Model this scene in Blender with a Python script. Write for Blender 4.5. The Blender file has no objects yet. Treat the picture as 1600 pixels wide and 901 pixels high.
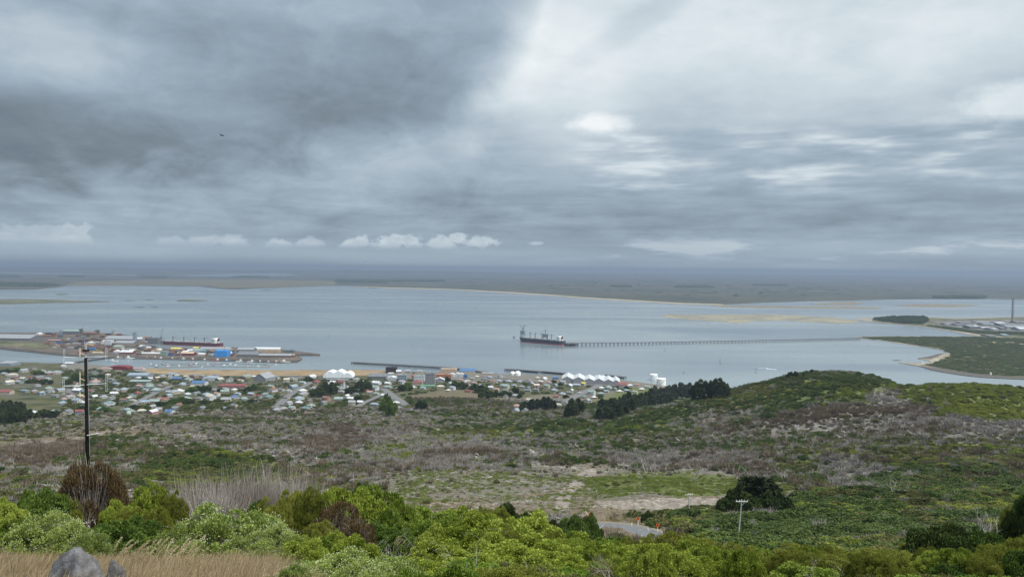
import bpy, math, random
import numpy as np
from mathutils import Matrix, Vector
R = math.radians
scene = bpy.context.scene
COL = scene.collection
rng = np.random.default_rng(7)
random.seed(11)

# ------------------------------------------------------------------ camera
ZC = 250.0                      # the lookout stands 250 m above the harbour
FP = 1256.0                     # focal length in photo pixels (1600 wide)
PITCH, ROLL = math.atan(32.5/FP), R(0.52)
_f = np.array([0, math.cos(PITCH), -math.sin(PITCH)])
_r0 = np.array([1.0, 0, 0]); _u0 = np.array([0, math.sin(PITCH), math.cos(PITCH)])
_r = _r0*math.cos(ROLL) + _u0*math.sin(ROLL)
_u = -_r0*math.sin(ROLL) + _u0*math.cos(ROLL)
cam = bpy.data.cameras.new('camera'); cam_o = bpy.data.objects.new('camera', cam); COL.objects.link(cam_o)
cam.sensor_width = 36; cam.lens = FP/1600*36; cam.clip_start = 0.1; cam.clip_end = 200000
M3 = Matrix(((_r[0], _u[0], -_f[0]), (_r[1], _u[1], -_f[1]), (_r[2], _u[2], -_f[2])))
cam_o.matrix_world = Matrix.Translation((0, 0, ZC)) @ M3.to_4x4()
scene.camera = cam_o
scene.render.resolution_x, scene.render.resolution_y = 1024, 576

def pdir(px, py):
    return _r*((px-800)/FP) + _u*((450.5-py)/FP) + _f
def proj(P):
    P = np.asarray(P, float) - np.array([0, 0, ZC])
    d = P@_f
    return 800+FP*(P@_r)/d, 450.5-FP*(P@_u)/d
def horizon(px):
    return 418.0 + (px-800)*math.tan(ROLL)
def on_plane(px, py, z=0.0):
    d = pdir(px, py); k = (z-ZC)/d[2]
    return np.array([d[0]*k, d[1]*k, z])

# ------------------------------------------------------------------ sky (overcast, cloud deck on a clear sky)
SUN_EL, SUN_AZ = R(58), R(118)      # azimuth from +Y clockwise
world = bpy.data.worlds.new('World'); scene.world = world; world.use_nodes = True
wt = world.node_tree; wt.nodes.clear()

class G:
    """tiny helper that writes node maths"""
    def __init__(s, t): s.t = t
    def n(s, typ, **kw):
        nd = s.t.nodes.new(typ)
        for k, v in kw.items(): setattr(nd, k, v)
        return nd
    def link(s, a, b): s.t.links.new(a, b)
    def put(s, sock, v):
        if hasattr(v, 'is_output') or isinstance(v, bpy.types.NodeSocket): s.link(v, sock)
        else: sock.default_value = v
    def m(s, op, a, b=None, c=None):
        nd = s.n('ShaderNodeMath', operation=op)
        s.put(nd.inputs[0], a)
        if b is not None: s.put(nd.inputs[1], b)
        if c is not None: s.put(nd.inputs[2], c)
        return nd.outputs[0]
    def add(s, *a):
        o = a[0]
        for x in a[1:]: o = s.m('ADD', o, x)
        return o
    def mul(s, a, b): return s.m('MULTIPLY', a, b)
    def smooth(s, v, lo, hi, a=0.0, b=1.0):
        nd = s.n('ShaderNodeMapRange', interpolation_type='SMOOTHSTEP')
        s.put(nd.inputs['Value'], v)
        for k, x in (('From Min', lo), ('From Max', hi), ('To Min', a), ('To Max', b)): s.put(nd.inputs[k], x)
        return nd.outputs[0]
    def comb(s, x, y, z=0.0):
        nd = s.n('ShaderNodeCombineXYZ')
        for i, v in enumerate((x, y, z)): s.put(nd.inputs[i], v)
        return nd.outputs[0]
    def noise(s, vec, scale, detail=4, rough=0.55, dist=0.0):
        nd = s.n('ShaderNodeTexNoise'); s.put(nd.inputs['Vector'], vec)
        nd.inputs['Scale'].default_value = scale; nd.inputs['Detail'].default_value = detail
        nd.inputs['Roughness'].default_value = rough; nd.inputs['Distortion'].default_value = dist
        return nd.outputs['Fac']
    def ramp(s, v, stops, interp='LINEAR'):
        nd = s.n('ShaderNodeValToRGB'); cr = nd.color_ramp; cr.interpolation = interp
        while len(cr.elements) < len(stops): cr.elements.new(0.5)
        for e, (p, c) in zip(cr.elements, stops): e.position = p; e.color = (*c[:3], 1)
        s.put(nd.inputs[0], v); return nd.outputs[0]

def lin(r, g, b):
    f = lambda c: ((c/255)/12.92 if c/255 <= .04045 else ((c/255+.055)/1.055)**2.4)
    return (f(r), f(g), f(b))

g = G(wt)
tc = g.n('ShaderNodeTexCoord')
sep = g.n('ShaderNodeSeparateXYZ'); g.link(tc.outputs['Generated'], sep.inputs[0])
X, Y, Z = sep.outputs
AZ = g.m('ARCTAN2', X, Y); EL = g.m('ARCSINE', Z)
def ang(px, py):
    d = pdir(px, py); d = d/np.linalg.norm(d)
    return math.atan2(d[0], d[1]), math.asin(d[2])
zz = g.m('ADD', g.m('MAXIMUM', Z, 0.0), 0.10)
PX, PY = g.m('DIVIDE', X, zz), g.m('DIVIDE', Y, zz)
deck = g.comb(PX, PY)                                  # a point on the cloud deck overhead
angv = g.comb(AZ, g.mul(EL, 1.6))
n_big = g.noise(deck, 0.45, 5, .55, .4)
n_mid = g.noise(angv, 5.0, 6, .55, .2)
n_str = g.noise(g.comb(g.mul(PX, 0.55), g.mul(PY, 1.0), 3.0), 1.25, 5, .52, .3)
n_fin = g.noise(g.comb(AZ, g.mul(EL, 2.4), 7.0), 16.0, 6, .6, .1)
wob = g.add(g.mul(g.m('SUBTRACT', n_mid, .5), .9), g.mul(g.m('SUBTRACT', n_fin, .5), .25))
def blob(px, py, rx, ry, soft=.6, wobble=1.0, tilt=0.0, fine=0.0):
    a0, e0 = ang(px, py); ax = rx/FP; ey = ry/FP
    da = g.m('SUBTRACT', AZ, a0); de = g.m('SUBTRACT', EL, e0)
    if tilt:
        c, s_ = math.cos(tilt), math.sin(tilt)
        da, de = g.add(g.mul(da, c), g.mul(de, s_)), g.add(g.mul(de, c), g.mul(da, -s_))
    q = g.m('SQRT', g.add(g.m('POWER', g.m('ABSOLUTE', g.m('DIVIDE', da, ax)), 2.0), g.m('POWER', g.m('ABSOLUTE', g.m('DIVIDE', de, ey)), 2.0)))
    if fine: q = g.add(q, g.mul(g.m('SUBTRACT', g.noise(angv, 34.0, 6, .62, .4), .5), fine))
    return g.smooth(g.add(q, g.mul(wob, wobble)), 1+soft*.5, 1-soft*.6)
def el(py): return ang(800, py)[1]
base = g.add(g.smooth(EL, el(420), el(398), .655, .655), g.smooth(EL, el(398), el(352), 0, -.035),
             g.smooth(EL, el(335), el(240), 0, .075), g.smooth(EL, el(230), el(80), 0, .10))
acc = base
def lay(mask, amp):
    global acc
    acc = g.add(acc, g.mul(mask, amp))
right = g.smooth(AZ, -.06, .10)
low = g.smooth(EL, el(405), el(340))
n_rag = g.noise(g.comb(g.mul(PX, 1.0), g.mul(PY, .8), 5.0), 2.6, 8, .6, .7)
n_str = g.noise(g.comb(g.mul(AZ, 10.0), g.mul(EL, 58.0), 3.0), 1.0, 3, .5, .12)
n_wis = g.noise(g.comb(g.mul(AZ, 9.0), g.mul(EL, 24.0), 8.0), 1.0, 7, .62, .5)
lay(g.mul(g.m('SUBTRACT', n_big, .5), 1.0), .16)
lay(g.mul(g.m('SUBTRACT', n_mid, .5), low), .17)
lay(g.mul(g.m('SUBTRACT', n_fin, .5), low), .09)
lay(g.mul(g.m('SUBTRACT', n_rag, .5), low), .10)
lay(g.mul(g.m('SUBTRACT', n_wis, .5), low), .10)
# the heavy grey cloud over the left of the bay: one edge from the left horizon up to the top of the view, paler folds inside
EDGE = [(-420, 322), (0, 314), (200, 309), (340, 293), (480, 271), (610, 240), (720, 196), (785, 120), (830, 45), (860, -60), (900, -220)]
az0, az1 = ang(-420, 200)[0], ang(900, 200)[0]
ed = g.ramp(g.m('DIVIDE', g.m('SUBTRACT', AZ, az0), az1-az0), [((ang(a, 200)[0]-az0)/(az1-az0), (ang(800, b)[1]+.2,)*3) for a, b in EDGE])
edv = g.m('SUBTRACT', ed, .2)
n_edge = g.noise(angv, 9.0, 7, .60, .5)
dist = g.add(g.m('SUBTRACT', EL, edv), g.mul(g.m('SUBTRACT', n_edge, .5), .10), g.mul(g.m('SUBTRACT', n_fin, .5), .035))
inside = g.mul(g.smooth(dist, g.mul(EL, -.12), g.add(.024, g.mul(EL, .27))), g.smooth(AZ, ang(950, 100)[0], ang(700, 100)[0]))
lay(inside, -.152)
lay(g.mul(inside, g.smooth(dist, .15, .02)), -.075)
n_lump = g.noise(angv, 13.0, 6, .58, .8)
lay(g.mul(g.m('SUBTRACT', n_lump, .5), g.mul(low, g.smooth(AZ, .10, -.06))), .16)
lay(g.mul(g.smooth(dist, -.10, -.02), g.smooth(dist, .012, -.03)), .035)
lay(blob(130, 120, 300, 62, 1.1, 1.0, R(-8)), .06)
lay(blob(330, 178, 210, 26, 1.1, 1.1, R(-10)), .045)
lay(blob(20, 60, 120, 60, 1.1, .9), .06)
lay(blob(360, 10, 330, 22, 1.1, .9), .035)
lay(blob(540, 85, 240, 52, 1.0, .9, R(5)), -.025)
# bright half of the deck
lay(g.mul(right, g.smooth(EL, el(330), el(250))), .045)
lay(blob(1230, 60, 460, 130, 1.2, .8), .045)
lay(blob(880, 130, 95, 105, .9, 1.1, R(28)), .075)
lay(blob(990, 40, 130, 20, .9, 1.2, R(30)), -.055)
lay(blob(1500, 212, 250, 20, 1.1, 1.0, R(5)), -.06)
lay(blob(1200, 205, 200, 14, 1.1, 1.2, R(3)), -.035)
lay(blob(937, 193, 40, 13, 1.3, .8, 0, 1.6), .17)
lay(blob(1580, 160, 62, 22, 1.0, .9, 0, 1.4), .13)
# lens shaped bright breaks in rows
band = g.mul(g.mul(g.smooth(EL, el(318), el(288)), g.smooth(EL, el(190), el(232))), g.smooth(AZ, .04, .14))
lay(g.mul(g.smooth(n_str, .44, .76), band), .22)
lay(g.mul(g.smooth(n_str, .50, .28), band), -.05)
n_st2 = g.noise(g.comb(g.mul(AZ, 4.0), g.mul(EL, 60.0), 6.0), 1.0, 4, .5, .2)
lay(g.mul(g.m('SUBTRACT', n_st2, .5), g.mul(g.smooth(EL, el(120), el(260)), g.smooth(AZ, -.12, .06))), .15)
band2 = g.mul(g.smooth(EL, el(392), el(362)), g.smooth(EL, el(288), el(322)))
n_low = g.noise(g.comb(g.mul(AZ, 1.0), g.mul(EL, 7.0), 1.0), 7.0, 7, .62, .3)
lay(g.mul(g.m('SUBTRACT', n_low, .5), band2), .26)
lay(g.mul(band2, g.smooth(AZ, .32, -.25)), -.02)
# a rank of small cumulus far off, flat below and rounded above
n_puf = g.noise(g.comb(AZ, g.mul(EL, 1.3), 4.0), 60.0, 5, .6)
acc_p = None
for cx_, cy_, rx_, ry_, am in ((70, 368, 70, 18, .5), (115, 366, 40, 20, .6), (20, 366, 40, 16, .5), (270, 380, 36, 14, .5), (318, 380, 34, 15, .6), (366, 379, 30, 14, .65), (436, 383, 30, 13, .8), (482, 384, 34, 14, .8), (546, 383, 24, 15, 1), (563, 377, 18, 12, 1), (604, 381, 36, 15, 1), (622, 374, 22, 12, 1), (644, 378, 24, 12, .9), (690, 380, 34, 15, 1), (716, 371, 24, 12, 1), (752, 378, 36, 11, .95), (838, 380, 16, 4, .7)):
    a0, e0 = ang(cx_, cy_); 
    q = g.m('SQRT', g.add(g.m('POWER', g.m('ABSOLUTE', g.m('DIVIDE', g.m('SUBTRACT', AZ, a0), rx_*.85/FP)), 2.0), g.m('POWER', g.m('ABSOLUTE', g.m('DIVIDE', g.m('SUBTRACT', EL, e0), ry_*1.05/FP)), 2.0)))
    m_ = g.mul(g.smooth(g.add(q, g.mul(g.m('SUBTRACT', n_puf, .5), 2.2)), .95, .58), am)
    acc_p = m_ if acc_p is None else g.m('MAXIMUM', acc_p, m_)
pl_ = g.smooth(EL, el(394), el(380))
lay(g.mul(g.mul(acc_p, pl_), g.add(.75, g.mul(g.m('SUBTRACT', n_puf, .5), 1.4))), .21)
puff2 = g.smooth(n_low, .50, .64)
lay(g.mul(g.mul(puff2, g.mul(g.smooth(EL, el(412), el(398)), g.smooth(EL, el(362), el(384)))), g.smooth(AZ, .0, .12)), .11)
lay(g.mul(g.smooth(EL, el(402), el(418)), g.smooth(AZ, -.05, -.4)), -.07)
lay(g.smooth(EL, el(-10), R(55)), .12)
cloud = g.ramp(acc, [(.42, lin(108, 123, 135)), (.50, lin(123, 137, 148)), (.60, lin(145, 161, 176)), (.68, lin(163, 180, 195)),
                     (.78, lin(190, 204, 214)), (.88, lin(216, 227, 233)), (1.0, lin(246, 250, 252))])
boost = g.add(1.0, g.mul(g.smooth(EL, R(22), R(60)), 1.35))
boost = g.mul(boost, g.add(1.0, g.mul(g.smooth(Y, .25, -.5), .25)))      # unseen sky behind the lookout, brightened to add light on the hill
vm = g.n('ShaderNodeVectorMath', operation='SCALE'); g.link(cloud, vm.inputs[0]); g.link(boost, vm.inputs['Scale'])
sky = g.n('ShaderNodeTexSky', sky_type='NISHITA'); sky.sun_disc = False
sky.sun_elevation = SUN_EL; sky.sun_rotation = SUN_AZ
b1 = g.n('ShaderNodeBackground'); g.link(sky.outputs[0], b1.inputs[0]); b1.inputs[1].default_value = .06
b2 = g.n('ShaderNodeBackground'); g.link(vm.outputs[0], b2.inputs[0]); b2.inputs[1].default_value = 1.0
mx = g.n('ShaderNodeMixShader'); mx.inputs[0].default_value = .96
g.link(b1.outputs[0], mx.inputs[1]); g.link(b2.outputs[0], mx.inputs[2])
wo = g.n('ShaderNodeOutputWorld'); g.link(mx.outputs[0], wo.inputs[0])
world.cycles.sampling_method = 'MANUAL'; world.cycles.sample_map_resolution = 1024

sun = bpy.data.lights.new('sun', 'SUN'); sun.energy = 5.0; sun.angle = R(4); sun.color = (1, .95, .87)
sun_o = bpy.data.objects.new('sun', sun); COL.objects.link(sun_o)
sd = Vector((math.sin(SUN_AZ)*math.cos(SUN_EL), math.cos(SUN_AZ)*math.cos(SUN_EL), math.sin(SUN_EL)))
sun_o.rotation_euler = (-sd).to_track_quat('-Z', 'Y').to_euler(); sun_o.location = (0, -50, 600)

scene.view_settings.view_transform = 'Standard'; scene.view_settings.look = 'None'
scene.view_settings.exposure = 0.0; scene.view_settings.gamma = 1.0; scene.view_settings.use_curve_mapping = False
scene.cycles.use_denoising = True
scene.cycles.volume_bounces = 0; scene.cycles.max_bounces = 6; scene.cycles.diffuse_bounces = 2
scene.cycles.glossy_bounces = 2; scene.cycles.transmission_bounces = 3; scene.cycles.transparent_max_bounces = 6
scene.cycles.caustics_reflective = False; scene.cycles.caustics_refractive = False

# ------------------------------------------------------------------ object helpers
LABELS = {}
def tag(o, label=None, cat=None, group=None, kind=None):
    if label:
        o['label'] = label; LABELS.setdefault(label, []).append(o.name)
    if cat: o['category'] = cat
    if group: o['group'] = group
    if kind: o['kind'] = kind
    return o
def empty(name, loc=(0, 0, 0), rz=0.0):
    o = bpy.data.objects.new(name, None); COL.objects.link(o); o.location = loc; o.rotation_euler = (0, 0, rz)
    o.empty_display_size = .5; return o
def link_mesh(name, me, parent=None, loc=None):
    o = bpy.data.objects.new(name, me); COL.objects.link(o)
    if parent is not None: o.parent = parent
    if loc is not None: o.location = loc
    return o
KIDS = {}
def copy_tree(o, parent=None):
    c = o.copy(); COL.objects.link(c); c.parent = parent
    for k in [x for x in o.children]: copy_tree(k, c)
    return c
def kids_of(o): return [x for x in COL.objects if x.parent == o]
def quads(name, V, F, mat=None, attrs=None, fattrs=None, smooth=False, mats=None, midx=None):
    """a mesh from numpy arrays: V (n,3), F (m,3|4)"""
    V = np.asarray(V, np.float32); F = np.asarray(F, np.int32)
    me = bpy.data.meshes.new(name); k = F.shape[1]
    me.vertices.add(len(V)); me.vertices.foreach_set('co', V.ravel())
    me.loops.add(F.size); me.loops.foreach_set('vertex_index', F.ravel())
    me.polygons.add(len(F)); me.polygons.foreach_set('loop_start', np.arange(0, F.size, k, dtype=np.int32))
    me.polygons.foreach_set('loop_total', np.full(len(F), k, np.int32))
    if smooth: me.polygons.foreach_set('use_smooth', np.ones(len(F), bool))
    for n_, a in (attrs or {}).items():
        a = np.asarray(a, np.float32)
        if a.ndim == 2:
            at = me.attributes.new(n_, 'FLOAT_COLOR', 'POINT'); at.data.foreach_set('color', a.ravel())
        else:
            at = me.attributes.new(n_, 'FLOAT', 'POINT'); at.data.foreach_set('value', a)
    for n_, a in (fattrs or {}).items():
        at = me.attributes.new(n_, 'FLOAT', 'FACE'); at.data.foreach_set('value', np.asarray(a, np.float32))
    for m_ in (mats or ([mat] if mat else [])): me.materials.append(m_)
    if midx is not None: me.polygons.foreach_set('material_index', np.asarray(midx, np.int32))
    me.update(calc_edges=True); me.validate(); return me

class MB:
    """collects boxes, tubes and prisms; build() links them as ONE mesh object"""
    def __init__(s): s.v = []; s.f = []; s.mi = []
    def raw(s, vs, fs, mi=0):
        b = len(s.v); s.v += [tuple(map(float, p)) for p in vs]
        s.f += [tuple(i+b for i in f) for f in fs]; s.mi += [mi]*len(fs); return s
    def box(s, c, size, rz=0.0, mi=0):
        x, y, z = [q/2 for q in size]; cs, sn = math.cos(rz), math.sin(rz); vs = []
        for dz in (-z, z):
            for dx, dy in ((-x, -y), (x, -y), (x, y), (-x, y)):
                vs.append((c[0]+dx*cs-dy*sn, c[1]+dx*sn+dy*cs, c[2]+dz))
        return s.raw(vs, [(0, 3, 2, 1), (4, 5, 6, 7), (0, 1, 5, 4), (1, 2, 6, 5), (2, 3, 7, 6), (3, 0, 4, 7)], mi)
    def tube(s, pts, rad, n=6, mi=0, caps=True):
        pts = [Vector(p) for p in pts]; rad = rad if hasattr(rad, '__len__') else [rad]*len(pts); vs = []
        for i, p in enumerate(pts):
            t = (pts[min(i+1, len(pts)-1)]-pts[max(i-1, 0)]).normalized()
            a = t.orthogonal().normalized() if i == 0 else (a - t*a.dot(t)).normalized()
            b = t.cross(a)
            for k in range(n):
                w = 2*math.pi*k/n; vs.append(p+(a*math.cos(w)+b*math.sin(w))*rad[i])
        fs = [(i*n+k, i*n+(k+1) % n, (i+1)*n+(k+1) % n, (i+1)*n+k) for i in range(len(pts)-1) for k in range(n)]
        if caps: fs += [tuple(range(n-1, -1, -1)), tuple(range((len(pts)-1)*n, len(pts)*n))]
        return s.raw(vs, fs, mi)
    def lathe(s, prof, n=16, c=(0, 0, 0), mi=0):
        vs = [(c[0]+r*math.cos(2*math.pi*k/n), c[1]+r*math.sin(2*math.pi*k/n), c[2]+z) for r, z in prof for k in range(n)]
        fs = [(i*n+k, i*n+(k+1) % n, (i+1)*n+(k+1) % n, (i+1)*n+k) for i in range(len(prof)-1) for k in range(n)]
        fs += [tuple(range(n-1, -1, -1)), tuple(range((len(prof)-1)*n, len(prof)*n))]
        return s.raw(vs, fs, mi)
    def prism(s, outline, z0, z1, mi=0):
        n = len(outline)
        ar = sum(outline[i][0]*outline[(i+1) % n][1]-outline[(i+1) % n][0]*outline[i][1] for i in range(n))
        if ar < 0: outline = outline[::-1]
        vs = [(x, y, z0) for x, y in outline]+[(x, y, z1) for x, y in outline]
        fs = [tuple(range(n-1, -1, -1)), tuple(range(n, 2*n))]+[(i, (i+1) % n, n+(i+1) % n, n+i) for i in range(n)]
        return s.raw(vs, fs, mi)
    def mesh(s, name, mats, smooth=False):
        me = bpy.data.meshes.new(name); me.from_pydata(s.v, [], s.f)
        for m_ in (mats if isinstance(mats, (list, tuple)) else [mats]): me.materials.append(m_)
        me.polygons.foreach_set('material_index', s.mi)
        if smooth: me.polygons.foreach_set('use_smooth', [True]*len(s.f))
        me.update(); return me
    def build(s, name, mats, parent=None, loc=None, smooth=False):
        return link_mesh(name, s.mesh(name, mats, smooth), parent, loc)

# ------------------------------------------------------------------ materials
MATS = {}
def mat(name, color, rough=.7, noise=0.0, nscale=3.0, metal=0.0, spec=.3, col2=None):
    """plain surface with a weathering noise in world metres"""
    if name in MATS: return MATS[name]
    m_ = bpy.data.materials.new(name); m_.use_nodes = True; t = m_.node_tree; q = G(t)
    bs = t.nodes['Principled BSDF']; bs.inputs['Roughness'].default_value = rough; bs.inputs['Metallic'].default_value = metal
    bs.inputs['Specular IOR Level'].default_value = spec
    if noise or col2:
        ge = q.n('ShaderNodeNewGeometry'); nz = q.noise(ge.outputs['Position'], nscale, 6, .62)
        c2 = col2 or tuple(c*(1-noise) for c in color); c1 = color if col2 else tuple(min(1, c*(1+noise*.6)) for c in color)
        q.link(q.ramp(nz, [(.32, c2), (.68, c1)]), bs.inputs['Base Color'])
    else: bs.inputs['Base Color'].default_value = (*color, 1)
    MATS[name] = m_; return m_
def obj_mat(name, rough=.6, noise=.18, nscale=.6):
    """paint whose colour is each object's own"""
    if name in MATS: return MATS[name]
    m_ = bpy.data.materials.new(name); m_.use_nodes = True; t = m_.node_tree; q = G(t); bs = t.nodes['Principled BSDF']
    oi = q.n('ShaderNodeObjectInfo'); ge = q.n('ShaderNodeNewGeometry'); nz = q.noise(ge.outputs['Position'], nscale, 5, .6)
    v = q.n('ShaderNodeVectorMath', operation='SCALE'); q.link(oi.outputs['Color'], v.inputs[0]); q.link(q.smooth(nz, .3, .7, 1-noise, 1+noise*.5), v.inputs['Scale'])
    q.link(v.outputs[0], bs.inputs['Base Color']); bs.inputs['Roughness'].default_value = rough; bs.inputs['Specular IOR Level'].default_value = .25
    MATS[name] = m_; return m_

# ------------------------------------------------------------------ numpy value noise
def _hash(ix, iy, seed):
    h = (ix.astype(np.int64)*374761393 + iy.astype(np.int64)*668265263 + seed*974634777) & 0x7fffffff
    h = ((h ^ (h >> 13))*1274126177) & 0x7fffffff
    return ((h ^ (h >> 16)) & 0xffff)/65535.0
def vnoise(x, y, seed=0):
    x = np.asarray(x, float); y = np.asarray(y, float)
    ix, iy = np.floor(x), np.floor(y); fx, fy = x-ix, y-iy
    fx = fx*fx*(3-2*fx); fy = fy*fy*(3-2*fy); ix = ix.astype(np.int64); iy = iy.astype(np.int64)
    a = _hash(ix, iy, seed); b = _hash(ix+1, iy, seed); c = _hash(ix, iy+1, seed); d = _hash(ix+1, iy+1, seed)
    return (a*(1-fx)+b*fx)*(1-fy)+(c*(1-fx)+d*fx)*fy
def fbm(x, y, seed=0, oct=4, gain=.5):
    s = 0; a = 1; t = 0
    for i in range(oct):
        s = s+a*vnoise(x*2**i+i*17.3, y*2**i-i*9.1, seed+i); t += a; a *= gain
    return s/t
def inpoly(px, py, poly):
    px = np.asarray(px); py = np.asarray(py); r = np.zeros(px.shape, bool); n = len(poly)
    for i in range(n):
        x1, y1 = poly[i]; x2, y2 = poly[(i+1) % n]
        if y1 == y2: continue
        c = ((y1 > py) != (y2 > py)) & (px < (x2-x1)*(py-y1)/(y2-y1)+x1); r ^= c
    return r

# ------------------------------------------------------------------ the hill: surveyed heights
COLS = [-900, -150, 0, 150, 300, 450, 600, 700, 800, 900, 1000, 1100, 1190, 1270, 1340, 1400, 1460, 1520, 1650, 1800, 2500]
KN = [2, 4, 7, 11, 16, 22, 30, 42, 58, 80, 110, 150, 190]
dL = [1.6, 2.5, 3.5, 4.8, 6.35, 8.35, 10.8, 14.4, 19.5, 26.7, 36.4, 48.9, 60.9]       # drop below the eye, left
dC = [1.6, 2.4, 3.4, 4.8, 6.4, 8.7, 11.3, 15.2, 20.8, 28.3, 38.5, 51.3, 62.5]
dR = [1.6, 2.5, 3.6, 5.0, 6.6, 8.9, 11.9, 16.2, 22.0, 30.2, 40.0, 52.0, 63.5]
KF = [230, 280, 350, 450, 550, 650, 750, 850, 950, 1050, 1200, 1400, 1650, 1850, 2000]
ROWS = {  # photograph row on which the ground at each distance lies; a value under 0 is minus the height in metres
 0:    [790, 768, 748, 726, 708, 692, 678, 665, 655, 646, 630, 606, 585, 574, 566],
 150:  [785, 765, 745, 722, 704, 688, 674, 662, 652, 646, 630, 608, 590, 577, 568],
 300:  [792, 770, 748, 722, 703, 686, 673, 661, 652, 645, 633, 613, 594, 581, 573],
 450:  [792, 770, 745, 720, 701, 685, 671, 660, 650, 643, 630, 611, 594, 581, 573],
 600:  [796, 772, 746, 720, 700, 685, 672, 661, 653, 647, 632, 612, 594, 582, 574],
 700:  [800, 778, 752, 722, 703, 687, 674, 663, 655, 647, 624, 609, 596, 584, 575],
 800:  [805, 783, 760, 725, 703, 687, 675, 665, 656, 648, 632, 612, 596, 585, 577],
 900:  [803, 783, 763, 732, 710, 692, 676, 660, 651, 647, 634, 614, 599, 587, 578],
 1000: [800, 780, 760, 735, 712, 692, 668, 648, 641, 641, 636, 620, 603, 590, 580],
 1100: [795, 777, 757, 735, 712, 688, 660, 634, 620, -70, -40, -6, 5, 5, 5],
 1190: [795, 777, 756, 730, 704, 675, 636, 598, 584, -88, -45, -5, 5, 5, 5],
 1270: [795, 777, 755, 726, 694, 654, 609, 579, 580, -95, -45, -4, 5, 5, 5],
 1340: [795, 777, 754, 719, 686, 648, 607, 580, 584, -90, -45, -4, 5, 5, 5],
 1400: [795, 777, 752, 712, 680, 650, 620, 597, 596, -80, -40, 5, 5, 5, 5],
 1460: [795, 776, 750, 709, 668, 628, 597, -120, -85, -70, -30, 5, 5, 5, 5],
 1520: [795, 775, 748, 706, 660, 612, 589, -118, -90, -60, -25, 5, 5, 5, 5],
 1650: [798, 778, 752, 716, 672, 628, 603, -105, -80, -50, -20, 5, 5, 5, 5],
}
ROWS[-150] = ROWS[0]; ROWS[-900] = ROWS[0]; ROWS[1800] = ROWS[1650]; ROWS[2500] = ROWS[1650]
KY = np.array(KN+KF, float); LKY = np.log(KY)
tab = np.zeros((len(COLS), len(KY)))
for i, px in enumerate(COLS):
    wl = np.clip((800-px)/500, 0, 1); wr = np.clip((px-700)/400, 0, 1)
    for j in range(len(KN)):
        tab[i, j] = ZC-(dL[j]*wl+dR[j]*wr+dC[j]*(1-wl-wr))
    for j, Yk in enumerate(KF):
        r_ = ROWS[px][j]
        if r_ > 5:
            d = pdir(np.clip(px, -150, 1650), r_); tab[i, len(KN)+j] = ZC+Yk*d[2]/d[1]
        else: tab[i, len(KN)+j] = -r_
NPX, NLY = 420, 420
gpx = np.linspace(-900, 2500, NPX); gly = np.linspace(math.log(2), math.log(2000), NLY)
t1 = np.array([np.interp(gly, LKY, tab[i]) for i in range(len(COLS))])
GT = np.array([np.interp(gpx, COLS, t1[:, j]) for j in range(NLY)]).T        # (NPX, NLY)
def _blur(a, k, ax):
    ker = np.exp(-.5*(np.arange(-3*k, 3*k+1)/k)**2); ker /= ker.sum()
    pad = [(0, 0), (0, 0)]; pad[ax] = (3*k, 3*k)
    return np.apply_along_axis(lambda v: np.convolve(v, ker, 'valid'), ax, np.pad(a, pad, mode='reflect', reflect_type='odd'))
GT = _blur(_blur(GT, 4, 0), 3, 1)
SHORE = [(-900, 560), (-150, 562), (0, 564), (60, 566), (100, 567), (140, 568), (180, 572), (230, 574.5), (300, 577), (450, 577.5), (600, 577), (640, 580),
         (700, 581), (760, 582), (800, 584), (880, 586.5), (940, 590), (980, 594), (1010, 597.5), (1050, 603)]
_sx = [p[0] for p in SHORE]; _sy = [on_plane(p[0], p[1], 2.5)[1] for p in SHORE]
_sx += [1100, 1300, 2500]; _sy += [1560, 1350, 1300]
ROADS_FLAT = []                  # (polyline Nx3, half width) benches cut into the slope
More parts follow.
